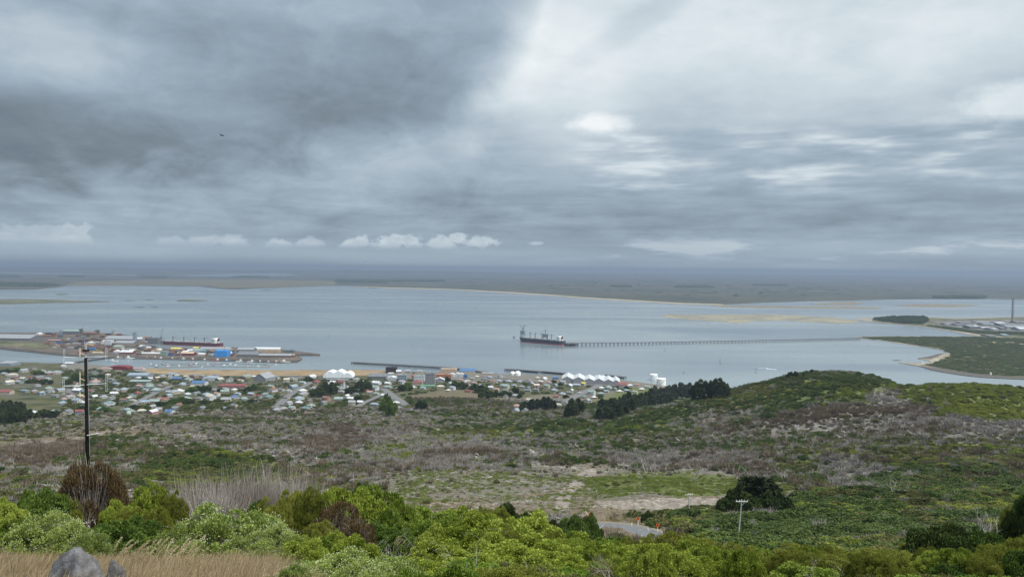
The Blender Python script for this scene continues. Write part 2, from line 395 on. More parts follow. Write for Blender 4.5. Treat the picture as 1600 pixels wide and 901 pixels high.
def height(X, Y, rough=True):
    X = np.asarray(X, float); Y = np.maximum(np.asarray(Y, float), 2.0)
    px = 800+FP*X/Y
    a = np.clip((px+900)/3400*(NPX-1), 0, NPX-1.001); b = np.clip((np.log(Y)-gly[0])/(gly[-1]-gly[0])*(NLY-1), 0, NLY-1.001)
    i, j = a.astype(int), b.astype(int); fa, fb = a-i, b-j
    z = (GT[i, j]*(1-fa)+GT[i+1, j]*fa)*(1-fb)+(GT[i, j+1]*(1-fa)+GT[i+1, j+1]*fa)*fb
    if rough:
        k = np.clip((Y-120)/150, 0, 1)*np.clip((1250-Y)/250, 0.0, 1)
        z = z+k*((fbm(X/95, Y/60, 3, 4)-.5)*11.0-np.abs(fbm(X/130+4, Y/75, 23, 3)-.5)*16.0+1.6+(fbm(X/17, Y/17, 9, 2)-.5)*2.6)
        k2 = np.clip((Y-5)/20, 0, 1)*np.clip((170-Y)/60, 0, 1)
        z = z+k2*(fbm(X/9, Y/9, 5, 3)-.5)*1.2
    sh = np.interp(px, _sx, _sy)
    flat = 3.0+np.clip((sh-Y)/60, 0, 40)
    z = np.where((Y > 1300) & (Y <= sh) & (px < 1060), np.maximum(z, 2.5), z)
    z = np.where(Y > sh, np.minimum(z, 2.5)-np.clip((Y-sh)/4, 0, 1)*7, z)
    for poly, hw, zz_ in ROADS_FLAT:
        near = (X > poly[:, 0].min()-25) & (X < poly[:, 0].max()+25) & (Y > poly[:, 1].min()-25) & (Y < poly[:, 1].max()+25)
        if not np.any(near): continue
        d = np.full(X.shape, 1e9); zt = np.zeros(X.shape)
        for p0, p1 in zip(poly[:-1], poly[1:]):
            e = p1-p0; L2 = e[0]**2+e[1]**2+1e-9
            tt = np.clip(((X-p0[0])*e[0]+(Y-p0[1])*e[1])/L2, 0, 1)
            dd = np.hypot(X-p0[0]-tt*e[0], Y-p0[1]-tt*e[1]); m_ = dd < d
            d = np.where(m_, dd, d); zt = np.where(m_, p0[2]+tt*e[2], zt)
        w = np.clip((hw+5-d)/5, 0, 1); w = w*w*(3-2*w)
        z = z*(1-w)+(zt-.12)*w
    return z
def hz(x, y): return float(height(np.array([x]), np.array([y]))[0])
_ys = np.exp(np.linspace(math.log(6), math.log(2000), 3000))
def at(px, py, ymin=6.0):
    """the point of the hill first met along a pixel's line of sight, no nearer than ymin"""
    d = pdir(px, py); xs = _ys*d[0]/d[1]; zr = ZC+_ys*d[2]/d[1]
    hit = np.nonzero((zr < height(xs, _ys)) & (_ys >= ymin))[0]
    if len(hit) == 0: return on_plane(px, py, 2.5)
    k = hit[0]; return np.array([xs[k], _ys[k], hz(xs[k], _ys[k])])
def px_at(px, Yd):
    """the point of the hill in a pixel column at a given distance"""
    x = (px-800)/FP*Yd; return np.array([x, Yd, hz(x, Yd)])

# the sealed road that rounds the bend below the lookout: its bench
def bench(pts, z_of): return np.array([[p[0], p[1], z_of] for p in pts])
_rz = ZC-62.9
ROAD_C = []
for px_, py_ in ((700, 829), (800, 826), (880, 823), (935, 822), (965, 823.5), (990, 826.5), (1010, 831), (1028, 839), (1035, 850)):
    ROAD_C.append(on_plane(px_, py_, _rz))
ROAD_C = np.array(ROAD_C); ROADS_FLAT.append((ROAD_C, 4.6, _rz))
# ------------------------------------------------------------------ what grows where (photograph regions)
# each region: polygon, dict(bright, dark, olive, dead, brown, slash, grass, bare)
REG = [
 ([(-400, 560), (2000, 560), (2000, 1000), (-400, 1000)], dict(bright=.45, dark=.6, olive=1.15, dead=1.65, brown=.30, slash=1.4)),
 ([(-400, 500), (1100, 560), (1060, 606), (800, 618), (560, 640), (450, 640), (250, 648), (-400, 655)], dict(town=1)),
 ([(640, 618), (700, 607), (760, 612), (800, 622), (800, 640), (700, 648), (650, 640)], dict(brown=1.2, olive=.7, dead=.5, dark=.35)),
 ([(880, 640), (1010, 600), (1150, 600), (1180, 625), (1010, 650), (900, 662)], dict(dark=1.6, olive=.6, dead=.3)),
 ([(1060, 640), (1090, 612), (1140, 600), (1200, 588), (1270, 578), (1340, 578), (1410, 588), (1400, 616), (1330, 632), (1230, 640), (1130, 640)], dict(dark=1.2, bright=.6, olive=.8, dead=.08)),
 ([(1180, 652), (1330, 634), (1400, 628), (1450, 652), (1620, 672), (1620, 708), (1350, 690), (1200, 672)], dict(slash=1.7, dead=.9, brown=.3, olive=.3)),
 ([(1350, 612), (1430, 606), (1470, 628), (1500, 660), (1440, 660), (1380, 640)], dict(dead=1.8, brown=.8, slash=.3)),
 ([(1380, 606), (1430, 590), (1640, 585), (1640, 660), (1560, 662), (1480, 650), (1420, 622)], dict(bright=4.0, olive=.5, dark=.45)),
 ([(1440, 655), (1500, 650), (1560, 660), (1640, 658), (1640, 672), (1500, 674)], dict(dead=1.5, brown=.6)),
 ([(640, 648), (800, 640), (900, 655), (1080, 640), (1100, 680), (900, 690), (700, 670)], dict(olive=1.1, dark=.8, bright=.35, dead=.75)),
 ([(940, 690), (1200, 684), (1640, 690), (1640, 770), (1240, 775), (1180, 735), (960, 720)], dict(dark=1.4, olive=.8, dead=.65, bright=.3, brown=.25)),
 ([(960, 702), (1200, 712), (1220, 750), (1120, 745), (960, 738)], dict(dead=2.4, dark=.25, brown=.3)),
 ([(1290, 715), (1430, 725), (1430, 772), (1290, 770)], dict(dead=2.2, dark=.5)),
 ([(620, 738), (960, 728), (1150, 742), (1240, 760), (1180, 800), (930, 802), (620, 798)], dict(slash=1.7, olive=.3, brown=.15, grass=1.0, dead=.25)),
 ([(915, 752), (960, 738), (1080, 738), (1210, 752), (1180, 772), (1050, 776), (1010, 764), (940, 772)], dict(bright=.4, olive=.3, grass=2.0, slash=.25, dead=.1)),
 ([(930, 782), (1010, 774), (1180, 778), (1160, 795), (950, 797)], dict(bare=2.0, slash=1.2)),
 ([(640, 782), (930, 772), (940, 800), (640, 800)], dict(bare=1.0, brown=.35, slash=.9, olive=.15, grass=.5)),
 ([(185, 745), (240, 712), (330, 700), (420, 712), (430, 745), (330, 758), (200, 760)], dict(olive=1.6, dark=.6, bright=.35)),
 ([(560, 720), (600, 690), (700, 672), (790, 680), (740, 705), (640, 722)], dict(olive=1.6, bright=.5, dead=.35)),
 ([(460, 700), (490, 668), (555, 662), (570, 690), (520, 708)], dict(brown=2.2, dead=.8)),
 ([(610, 735), (660, 700), (760, 682), (775, 702), (700, 730)], dict(dead=2.2, brown=1.0)),
 ([(-60, 720), (30, 690), (130, 682), (130, 712), (60, 730)], dict(brown=1.8, dead=.9)),
 ([(-60, 684), (130, 668), (300, 660), (300, 676), (130, 684), (-60, 700)], dict(bare=.5, grass=.7, dead=.7, olive=.5)),
 ([(1000, 800), (1080, 790), (1230, 790), (1300, 765), (1640, 765), (1640, 1000), (1000, 1000)], dict(bright=1.2, dark=1.3, olive=1.0, dead=.06)),
 ([(900, 796), (1000, 796), (1060, 830), (1040, 860), (900, 850)], dict(brown=1.0, slash=.15)),
]
KINDS = ['bright', 'dark', 'olive', 'dead', 'brown', 'slash', 'grass', 'bare', 'town']
def cover(px, py):
    W = np.zeros((len(KINDS),)+np.shape(px))
    for poly, d in REG:
        m_ = inpoly(px, py, poly)
        for i, k in enumerate(KINDS): W[i] = np.where(m_, d.get(k, 0.0), W[i])
    return W
TRACK = [(878, 790), (884, 768), (902, 756), (908, 746), (924, 738)]
PALE_TRACK = [(-20, 706), (20, 694), (60, 690), (132, 683), (180, 672), (240, 662)]

# ------------------------------------------------------------------ hill mesh
us = np.concatenate([np.linspace(-1.3, -.72, 60, endpoint=False), np.linspace(-.72, .72, 620, endpoint=False), np.linspace(.72, 1.3, 61)])
ly = np.exp(np.concatenate([np.linspace(math.log(1.2), math.log(120), 300, endpoint=False), np.linspace(math.log(120), math.log(2060), 520)]))
UU, YY = np.meshgrid(us, ly, indexing='ij'); XX = UU*YY
HH = height(XX, YY)
nu, ny = UU.shape
V = np.stack([XX, YY, HH], -1).reshape(-1, 3)
idx = np.arange(nu*ny).reshape(nu, ny)
F = np.stack([idx[:-1, :-1], idx[1:, :-1], idx[1:, 1:], idx[:-1, 1:]], -1).reshape(-1, 4)
vpx, vpy = proj(V)
vv = V[:, 1]
jit = (fbm(V[:, 0]/25, V[:, 1]/25, 41, 3)-.5)
Wc = cover(vpx+jit*60*np.clip(300/vv, .2, 1.5), vpy+jit*16)
apron = inpoly(vpx, vpy, [(610, 578), (760, 580), (880, 584), (1060, 600), (1060, 608), (960, 603), (860, 598), (700, 594), (610, 590)]) | inpoly(vpx, vpy, [(90, 564), (235, 571), (240, 582), (100, 578)])
tot = Wc.sum(0)+1e-6
green = (Wc[0]+Wc[1]*.8+Wc[2]+Wc[6])/tot; grey = (Wc[3]+Wc[5])/tot; bare = (Wc[7])/tot; town = Wc[8]/tot
def near_line(px, py, line, w):
    d = np.full(px.shape, 1e9)
    for (x1, y1), (x2, y2) in zip(line[:-1], line[1:]):
        ex, ey = x2-x1, y2-y1; t = np.clip(((px-x1)*ex+(py-y1)*ey)/(ex*ex+ey*ey), 0, 1)
        d = np.minimum(d, np.hypot(px-x1-t*ex, (py-y1-t*ey)*1.6))
    return np.clip(1.3-d/w, 0, 1)
tr = near_line(vpx, vpy, TRACK, 13)*((vv > 200) & (vv < 500)); tr2 = near_line(vpx, vpy, PALE_TRACK, 7)*((vv > 400) & (vv < 900))
bare = np.maximum(bare, np.maximum(tr, tr2*.45))
strip = inpoly(vpx, vpy, [(225, 574), (620, 575), (640, 581), (600, 586), (450, 586.5), (300, 586), (230, 583)])*(vv > 1500)      # dry reclaimed strip by the marina
C = np.stack([green*(1-bare), grey*(1-bare), np.maximum(bare, strip), np.ones_like(bare)], -1)
C[..., 1] = np.where(apron, 1.0, C[..., 1]); C[..., 0] = np.where(apron, 0, C[..., 0])
TN = np.where(apron, 0.0, town*(1-bare)); TN = np.where(strip > 0, 0.35, TN)

hm = bpy.data.materials.new('hill_ground'); hm.use_nodes = True; q = G(hm.node_tree); bs = hm.node_tree.nodes['Principled BSDF']
ca = q.n('ShaderNodeAttribute', attribute_name='cover'); sp = q.n('ShaderNodeSeparateColor'); q.link(ca.outputs['Color'], sp.inputs[0])
ta = q.n('ShaderNodeAttribute', attribute_name='town')
ge = q.n('ShaderNodeNewGeometry'); P = ge.outputs['Position']
n1 = q.noise(P, .05, 6, .6); n2 = q.noise(P, .6, 6, .65); n3 = q.noise(P, 4.0, 5, .65); n4 = q.noise(P, .022, 5, .6, .4)
def mixc(f, a, b):
    nd = q.n('ShaderNodeMix', data_type='RGBA'); q.put(nd.inputs[0], f)
    for s_, v in ((6, a), (7, b)):
        if isinstance(v, tuple): nd.inputs[s_].default_value = (*v, 1)
        else: q.link(v, nd.inputs[s_])
    return nd.outputs[2]
soil = q.ramp(n2, [(.3, (.055, .043, .03)), (.5, (.10, .082, .058)), (.7, (.17, .135, .085))])
grn = q.ramp(n2, [(.3, (.045, .055, .02)), (.5, (.075, .092, .03)), (.7, (.13, .135, .05))])
gry = q.ramp(n3, [(.3, (.075, .065, .055)), (.5, (.115, .107, .09)), (.66, (.185, .175, .15)), (.74, (.34, .325, .29))])
bar = q.ramp(n2, [(.3, (.10, .082, .064)), (.5, (.175, .152, .128)), (.68, (.29, .26, .225))])
twn = q.ramp(n4, [(.34, (.028, .034, .018)), (.44, (.052, .058, .024)), (.52, (.075, .072, .035)), (.60, (.075, .072, .064)), (.7, (.05, .053, .028))])
dry = q.ramp(n4, [(.3, (.12, .09, .055)), (.45, (.19, .14, .085)), (.6, (.23, .175, .10)), (.7, (.14, .105, .075))])
c = mixc(q.smooth(q.add(sp.outputs[0], q.mul(q.m('SUBTRACT', n1, .5), 1.2)), .30, .62), soil, grn)
c = mixc(q.smooth(q.add(sp.outputs[1], q.mul(q.m('SUBTRACT', n2, .5), 1.3)), .38, .75), c, gry)
c = mixc(q.smooth(q.add(ta.outputs['Fac'], q.mul(q.m('SUBTRACT', n2, .5), .3)), .3, .6), c, twn)
bb = mixc(q.smooth(ta.outputs['Fac'], .2, .3), bar, dry)
c = mixc(q.smooth(q.add(sp.outputs[2], q.mul(q.m('SUBTRACT', n2, .5), .9)), .3, .62), c, bb)
q.link(c, bs.inputs['Base Color']); bs.inputs['Roughness'].default_value = .95; bs.inputs['Specular IOR Level'].default_value = .1
bp = q.n('ShaderNodeBump'); bp.inputs['Strength'].default_value = .6; bp.inputs['Distance'].default_value = .5; q.link(n3, bp.inputs['Height']); q.link(bp.outputs[0], bs.inputs['Normal'])
hill_o = link_mesh('hill', quads('hill', V, F, hm, attrs={'cover': C, 'town': TN}, smooth=True)); tag(hill_o, 'scrubby hillside falling to the town shore', kind='structure')

# ------------------------------------------------------------------ water
wm = bpy.data.materials.new('harbour_water'); wm.use_nodes = True; q = G(wm.node_tree); bs = wm.node_tree.nodes['Principled BSDF']
ge = q.n('ShaderNodeNewGeometry'); P = ge.outputs['Position']
mp = q.n('ShaderNodeMapping'); mp.inputs['Scale'].default_value = (.35, 1.0, 1.0); mp.inputs['Rotation'].default_value = (0, 0, R(18)); q.link(P, mp.inputs['Vector'])
nl = q.noise(mp.outputs[0], .0022, 5, .55, .5); nm = q.noise(P, .16, 3, .6); ns = q.noise(P, .012, 4, .6)
bs.inputs['IOR'].default_value = 1.333; bs.inputs['Specular IOR Level'].default_value = .5
q.link(q.ramp(nl, [(.33, (.105, .132, .15)), (.67, (.165, .20, .21))]), bs.inputs['Base Color'])
q.link(q.smooth(nl, .36, .64, .15, .30), bs.inputs['Roughness'])
bp = q.n('ShaderNodeBump'); bp.inputs['Strength'].default_value = .22; bp.inputs['Distance'].default_value = .5
q.link(q.add(q.mul(nm, .4), q.mul(ns, 1.2)), bp.inputs['Height']); q.link(bp.outputs[0], bs.inputs['Normal'])
S = 46000
w_o = link_mesh('water', quads('water', [(-S, -200, 0), (S, -200, 0), (S, S, 0), (-S, S, 0)], [(0, 1, 2, 3)], wm)); tag(w_o, 'calm grey blue harbour water', kind='structure')

# ------------------------------------------------------------------ low land across the harbour
def ground_mat(name, stops, scale, spots=None, fine=None):
    m_ = bpy.data.materials.new(name); m_.use_nodes = True; q = G(m_.node_tree); bs = m_.node_tree.nodes['Principled BSDF']
    ge = q.n('ShaderNodeNewGeometry'); P = ge.outputs['Position']
    n_ = q.noise(P, scale, 7, .62, .3); c = q.ramp(n_, stops)
    if spots:
        n2 = q.noise(P, spots[0], 5, .6, .2); nd = q.n('ShaderNodeMix', data_type='RGBA'); q.link(q.smooth(n2, spots[1], spots[1]+.07), nd.inputs[0]); q.link(c, nd.inputs[6]); nd.inputs[7].default_value = (*spots[2], 1); c = nd.outputs[2]
    if fine:
        n3 = q.noise(P, fine[0], 4, .6); v = q.n('ShaderNodeVectorMath', operation='SCALE'); q.link(c, v.inputs[0]); q.link(q.smooth(n3, .3, .7, 1-fine[1], 1+fine[1]), v.inputs['Scale']); c = v.outputs[0]
    q.link(c, bs.inputs['Base Color']); bs.inputs['Roughness'].default_value = .95; bs.inputs['Specular IOR Level'].default_value = .05
    return m_
M_PLAIN = ground_mat('plain_pasture', [(.3, (.030, .038, .025)), (.45, (.048, .053, .036)), (.58, (.066, .066, .046)), (.7, (.10, .095, .06))], .0011, (.0035, .55, (.04, .05, .035)), (.012, .25))
M_HEATH = ground_mat('heath', [(.3, (.055, .060, .036)), (.5, (.092, .092, .052)), (.68, (.14, .128, .078))], .006, (.02, .57, (.035, .045, .022)), (.06, .3))
M_SAND = ground_mat('sand', [(.3, (.22, .19, .13)), (.5, (.30, .26, .185)), (.7, (.38, .335, .25))], .01, None, (.05, .15))
M_WETSAND = ground_mat('wet_sand', [(.3, (.13, .13, .11)), (.46, (.18, .17, .13)), (.56, (.23, .21, .15)), (.7, (.19, .178, .135))], .007, (.012, .56, (.15, .155, .14)), (.05, .2))
M_SHINGLE = ground_mat('shingle', [(.3, (.15, .135, .105)), (.5, (.21, .19, .145)), (.7, (.28, .25, .195))], .02, None, (.08, .2))
M_MUD = ground_mat('mud', [(.3, (.09, .08, .06)), (.5, (.16, .14, .10)), (.7, (.22, .19, .13))], .02, None, (.1, .2))
M_YARD = ground_mat('port_yard', [(.3, (.045, .041, .038)), (.46, (.075, .068, .06)), (.58, (.105, .082, .065)), (.7, (.15, .135, .12))], .013, (.03, .6, (.10, .105, .055)), (.15, .25))
M_ROCK = mat('shore_rock', (.075, .066, .055), .9, .5, .4)
def ripple_edge(pts, amp, seed, step=None):
    """resample a shoreline (world XY) and roughen it"""
    out = []
    n = len(pts)
    for i in range(n):
        a, b = np.array(pts[i][:2]), np.array(pts[(i+1) % n][:2]); L = np.linalg.norm(b-a); k = max(1, int(L/(step or 60)))
        k = min(k, 60)
        for j in range(k): out.append(a+(b-a)*j/k)
    out = np.array(out); d = np.roll(out, -1, 0)-np.roll(out, 1, 0); nr = np.stack([-d[:, 1], d[:, 0]], 1)/(np.linalg.norm(d, axis=1)[:, None]+1e-9)
    w = (fbm(out[:, 0]/(4*amp+1), out[:, 1]/(4*amp+1), seed, 3)-.5)*2*amp
    return out+nr*w[:, None]
def land(name, pix, m_, z=2.0, amp=6.0, seed=1, label=None, skirt=4.0, step=None, mound=0.0, world=None):
    """flat ground whose outline is given by shoreline sightings; sides go down into the water"""
    pts = world if world is not None else [on_plane(px, py, z) for px, py in pix]
    e = ripple_edge(pts, amp, seed, step); n = len(e)
    from mathutils.geometry import tessellate_polygon
    tri = tessellate_polygon([[Vector((x, y, 0)) for x, y in e]])
    vs = [(x, y, z) for x, y in e]+[(x, y, z-skirt) for x, y in e]
    fs = [tuple(t) for t in tri]
    ar = sum(e[i][0]*e[(i+1) % n][1]-e[(i+1) % n][0]*e[i][1] for i in range(n))
    fs = [t if ((e[t[1]]-e[t[0]])[0]*(e[t[2]]-e[t[0]])[1]-(e[t[1]]-e[t[0]])[1]*(e[t[2]]-e[t[0]])[0]) > 0 else t[::-1] for t in fs]
    fs += [(i, (i+1) % n, n+(i+1) % n, n+i) if ar < 0 else (i, n+i, n+(i+1) % n, (i+1) % n) for i in range(n)]
    mb = MB(); mb.raw(vs, fs); o = mb.build(name, m_); tag(o, label or 'low shore across the harbour', kind='structure'); return o

far = [(-500, 449), (-100, 450), (0, 452.2), (55, 452), (88, 449), (105, 446.3), (200, 446), (310, 446.8), (345, 451), (372, 452), (400, 450), (420, 449.6), (500, 446.5), (545, 446),
       (560, 447.5), (600, 449.5), (700, 451.5), (800, 457), (850, 460), (900, 464), (1000, 470), (1060, 473.5), (1130, 475), (1200, 472), (1300, 469.5), (1400, 467.5), (1500, 466), (1600, 467), (1750, 466), (2200, 462)]
pts = [on_plane(x, y, 1.5) for x, y in far]+[np.array([44000, 44000, 0]), np.array([-44000, 44000, 0])]
land('plain', None, M_PLAIN, 1.5, 22, 3, 'flat farmland fading to the horizon', world=pts, step=120)
shore = [(545, 446.6), (600, 450.0), (700, 452.2), (800, 457.8), (850, 460.9), (900, 464.9), (1000, 471.0), (1060, 474.6), (1130, 476.4), (1130, 475.0), (1060, 472.8), (1000, 469.4), (900, 463.4), (850, 459.3), (800, 456.2), (700, 451), (600, 448.6)]
land('beach', shore, M_SAND, 2.2, 8, 4, 'long pale beach edging the far plain', step=80)
# inland bay seen as a bright line beyond the far shore
lag = lambda pix, z, nm_: land(nm_, pix, wm, z, 25, 6, 'strip of bay water lying beyond the far shore', skirt=.4, step=200)
lag([(-300, 425.5), (0, 427.2), (110, 428.5), (210, 430.5), (215, 429), (110, 426.6), (0, 425.2), (-300, 423.5)], 2.6, 'bay_water')
lag([(205, 425.5), (300, 431.5), (400, 431.5), (470, 430), (430, 426), (330, 424.4), (240, 424)], 2.7, 'bay_water')
land('water_meadow', [(100, 446), (330, 446), (345, 450), (420, 449), (500, 446), (528, 444), (520, 439), (400, 436.5), (250, 436), (120, 440)], ground_mat('salt_meadow', [(.3, (.065, .064, .04)), (.5, (.11, .098, .06)), (.7, (.085, .08, .05))], .003), 2.4, 20, 8, 'tawny salt meadow on the far shore', step=150)
land('sandbar', [(1030, 493.5), (1048, 490.5), (1100, 491.5), (1150, 491), (1200, 490.2), (1240, 492), (1300, 495.6), (1338, 500), (1342, 503.5), (1310, 505.5), (1262, 503), (1230, 500.5), (1180, 501.5), (1150, 505.0), (1128, 502.4), (1075, 499), (1045, 496.5)], M_WETSAND, .5, 10, 12, 'yellow sandbar showing at low tide', skirt=1.0, step=40)
land('sandbar', [(1240, 497), (1296, 495.4), (1260, 499.5), (1225, 499.6)], M_WETSAND, .55, 6, 13, 'tongue of the sandbar', skirt=1.0, step=40)
land('mudflat', [(1110, 477.2), (1160, 476.8), (1250, 478.5), (1340, 479), (1382, 480.5), (1370, 482.5), (1300, 482), (1200, 481), (1130, 479.5)], M_MUD, .6, 8, 14, 'grey mudflat across the channel', skirt=1.2, step=40)
land('mudflat', [(1262, 474.5), (1300, 472.5), (1330, 470.8), (1352, 474), (1330, 476.6), (1290, 476.4)], M_MUD, .7, 8, 15, 'low brown islet in the mudflats', skirt=1.2, step=40)
land('mudflat', [(1390, 477), (1440, 474.6), (1500, 475.5), (1535, 476.5), (1500, 479.4), (1440, 479.5)], M_MUD, .45, 10, 16, 'dark weed bank in the lagoon', skirt=1.0, step=40)
land('bank', [(1548, 468), (1620, 469.5), (1720, 472), (1720, 470.3), (1620, 468.2)], M_MUD, 1.4, 5, 17, 'thin bank across the lagoon')
# islands on the left
for nm_, pix, lab in (('island', [(-300, 472), (-80, 468.5), (20, 467.2), (90, 468), (120, 469.6), (172, 470.2), (140, 471.4), (80, 472.6), (0, 474.8), (-300, 480)], 'long low dark island'),
                      ('island', [(88, 459.6), (98, 458.2), (108, 459.4), (98, 460.2)], 'tiny rocky islet'),
                      ('island', [(276, 469.3), (286, 467.8), (305, 468.3), (325, 469.3), (305, 470.2), (285, 470.1)], 'small dark island'),
                      ('reef', [(193, 469.4), (202, 468.9), (212, 469.4), (202, 469.9)], 'reef awash'), ('reef', [(226, 468.3), (233, 467.6), (241, 468.2), (233, 468.8)], 'reef awash'),
                      ('reef', [(208, 479.4), (220, 478.8), (227, 479.3), (220, 479.9)], 'reef awash'), ('reef', [(236, 479.4), (243, 478.9), (248, 479.4), (243, 479.9)], 'reef awash'),
                      ('reef', [(405, 453.2), (416, 452.4), (428, 453.0), (416, 453.7)], 'reef awash'), ('reef', [(574, 449.7), (590, 449.1), (608, 449.6), (590, 450.3)], 'dark reef off the beach')):
    land(nm_, pix, M_HEATH if nm_ == 'island' else M_ROCK, 2.5 if nm_ == 'island' else 1.0, 5, 21, lab, step=25)

# the two points of land on the right
N3 = [(1332, 499.5), (1348, 497.4), (1362, 496), (1400, 494.5), (1450, 494.8), (1490, 497), (1540, 496), (1600, 494), (1800, 492), (1800, 545), (1640, 540), (1560, 528), (1528, 525), (1512, 522.2), (1480, 516), (1445, 510.5), (1410, 507), (1375, 504), (1352, 501.5)]
land('point', N3, M_SHINGLE, 1.2, 5, 31, 'sandy rim of the smelter point', step=40)
land('heath', [(1362, 498), (1400, 496), (1450, 496), (1490, 498), (1540, 497), (1600, 495), (1800, 493), (1800, 545), (1640, 540), (1575, 527), (1530, 521.5), (1500, 517), (1450, 509.6), (1410, 506), (1378, 503.2), (1364, 501)], M_HEATH, 2.2, 5, 32, 'dull heath of the smelter point', skirt=2, step=40)
land('works_yard', [(1455, 502), (1500, 500.5), (1560, 500), (1800, 499), (1800, 519), (1600, 518.5), (1530, 516), (1480, 509)], ground_mat('works_gravel', [(.3, (.07, .068, .066)), (.5, (.12, .115, .11)), (.7, (.19, .18, .165))], .012, None, (.04, .3)), 2.9, 4, 33, 'pale gravel yard of the smelter', skirt=1, step=60)
S4 = [(1331, 527), (1350, 525.4), (1390, 524.6), (1450, 525), (1520, 525.2), (1560, 527), (1800, 530), (1800, 597), (1640, 593), (1600, 590.6), (1560, 589.5), (1530, 587.4), (1490, 582), (1455, 575.5), (1430, 570.5), (1404, 566.2), (1420, 566.2), (1455, 566), (1452, 563), (1436, 560), (1452, 557), (1466, 552.5), (1478, 551),
      (1481, 548.6), (1462, 544.5), (1432, 540), (1402, 536), (1376, 531.6), (1350, 529)]
land('point', S4, M_SHINGLE, 1.0, 4, 34, 'pale beach round the wooded point', step=30)
land('heath', [(1338, 527), (1352, 526), (1392, 525.2), (1450, 525.6), (1520, 525.8), (1560, 527.4), (1800, 530.5), (1800, 594), (1640, 590.6), (1600, 588.6), (1562, 586.8), (1530, 584), (1490, 577.8), (1462, 573), (1440, 569.6), (1450, 568), (1468, 565), (1470, 560), (1490, 553),
      (1487, 548.5), (1470, 545), (1440, 540), (1405, 534.5), (1378, 530.4), (1352, 528.2)], M_HEATH, 2.0, 5, 35, 'green scrubby point facing the town', skirt=2, step=30)
land('rock_shelf', [(1434, 570.8), (1470, 574.8), (1505, 580), (1560, 586.8), (1600, 589.2), (1640, 591), (1640, 593.6), (1600, 592), (1560, 590.4), (1530, 588.6), (1490, 583.6), (1455, 577)], M_ROCK, 1.3, 4, 36, 'dark rock shelf along the point', step=15)
land('rock_shelf', [(1434, 559.6), (1450, 556.6), (1466, 552.6), (1476, 551.5), (1466, 556), (1455, 560.4)], M_ROCK, 1.4, 4, 37, 'dark rocks in the cove', step=15)
land('clearing', [(1522, 532.8), (1560, 533.2), (1640, 536), (1640, 539.4), (1570, 537.6), (1535, 535.2)], M_SAND, 2.6, 4, 38, 'bare sandy clearing in the heath', skirt=1, step=30)
land('reef', [(1394, 562.4), (1400, 561.8), (1408, 562.4), (1400, 563)], M_ROCK, .8, 2, 39, 'rock off the point', step=8)

# the made ground of the port island
PORT = [(-300, 520), (-60, 519.5), (0, 519.6), (95, 519), (170, 521), (212, 524), (238, 540), (262, 545), (300, 546.5), (340, 542), (385, 542.5), (434, 545), (462, 548), (500, 552.6), (500, 554), (462, 554), (470, 557.5), (472, 560), (465, 563.5), (440, 564), (410, 563), (350, 561), (250, 558.5), (180, 557), (150, 556.5), (120, 554.5), (60, 548.5), (0, 542.5), (-60, 539), (-300, 530)]
land('port_island', PORT, M_YARD, 3.0, 2, 41, 'made ground of the port island with brown yards', step=30)
land('embankment', [(-300, 530.2), (-60, 539.4), (0, 542.9), (60, 548.9), (120, 554.9), (150, 557), (180, 557.4), (250, 558.9), (350, 561.3), (410, 563.2), (440, 564.2), (465, 563.7), (465, 565.2), (440, 566), (410, 565), (350, 563), (250, 560.4), (180, 559), (150, 558.6), (120, 556.5), (60, 550.4), (0, 544.4), (-60, 541), (-300, 531.6)], M_ROCK, 1.8, 1.5, 42, 'dark stone edge of the port island', step=20)
land('lawn', [(-200, 531), (-60, 531), (20, 532), (60, 536), (90, 541), (60, 545), (0, 540), (-60, 537), (-200, 533)], M_HEATH, 3.3, 3, 43, 'rough grass on the port island', skirt=1, step=20)
# bare brown yards
land('yard', [(100, 532), (160, 529), (175, 538), (120, 545), (85, 540)], ground_mat('yard_brown', [(.3, (.052, .04, .034)), (.6, (.085, .064, .052))], .02), 3.3, 3, 44, 'brown stock yard on the port island', skirt=1, step=20)

# far hills: a faint rise along the skyline
pts = []
def far_ridge(px0, px1, D, hmax, seed, label):
    n = 160; vs = []; fs = []
    for i in range(n+1):
        px = px0+(px1-px0)*i/n; u = (px-800)/FP; e = math.sin(math.pi*i/n)**.6
        h = hmax*e*(.35+.9*float(fbm(np.array([i*.045]), np.array([seed*1.0]), seed, 4)[0]))
        for dy, k in ((-1500, 0.0), (0, 1.0), (2200, 0.0)): vs.append((u*D, D+dy, max(h*k, 0)+1.0))
    for i in range(n):
        for k in range(2): a = i*3+k; fs.append((a, a+3, a+4, a+1))
    mb = MB(); mb.raw(vs, fs); o = mb.build('hills', M_PLAIN, smooth=True); tag(o, label, kind='structure')
far_ridge(-400, 1000, 26000, 135, 2, 'long faint hills on the skyline')
far_ridge(700, 2100, 30000, 75, 5, 'low rise along the skyline')
far_ridge(150, 330, 21000, 60, 8, 'dark low hills beyond the inland bay')
far_ridge(620, 780, 27000, 150, 9, 'single faint peak on the skyline')

# ------------------------------------------------------------------ air
hzm = bpy.data.materials.new('haze'); hzm.use_nodes = True; ht = hzm.node_tree; ht.nodes.clear()
pv = ht.nodes.new('ShaderNodeVolumePrincipled'); pv.inputs['Color'].default_value = (.315, .39, .51, 1); pv.inputs['Density'].default_value = 7.0e-5; pv.inputs['Anisotropy'].default_value = .2
oo = ht.nodes.new('ShaderNodeOutputMaterial'); ht.links.new(pv.outputs[0], oo.inputs['Volume'])
mb = MB(); mb.box((0, 22000, 137), (95000, 52000, 290)); hz_o = mb.build('haze', hzm); tag(hz_o, kind='stuff')
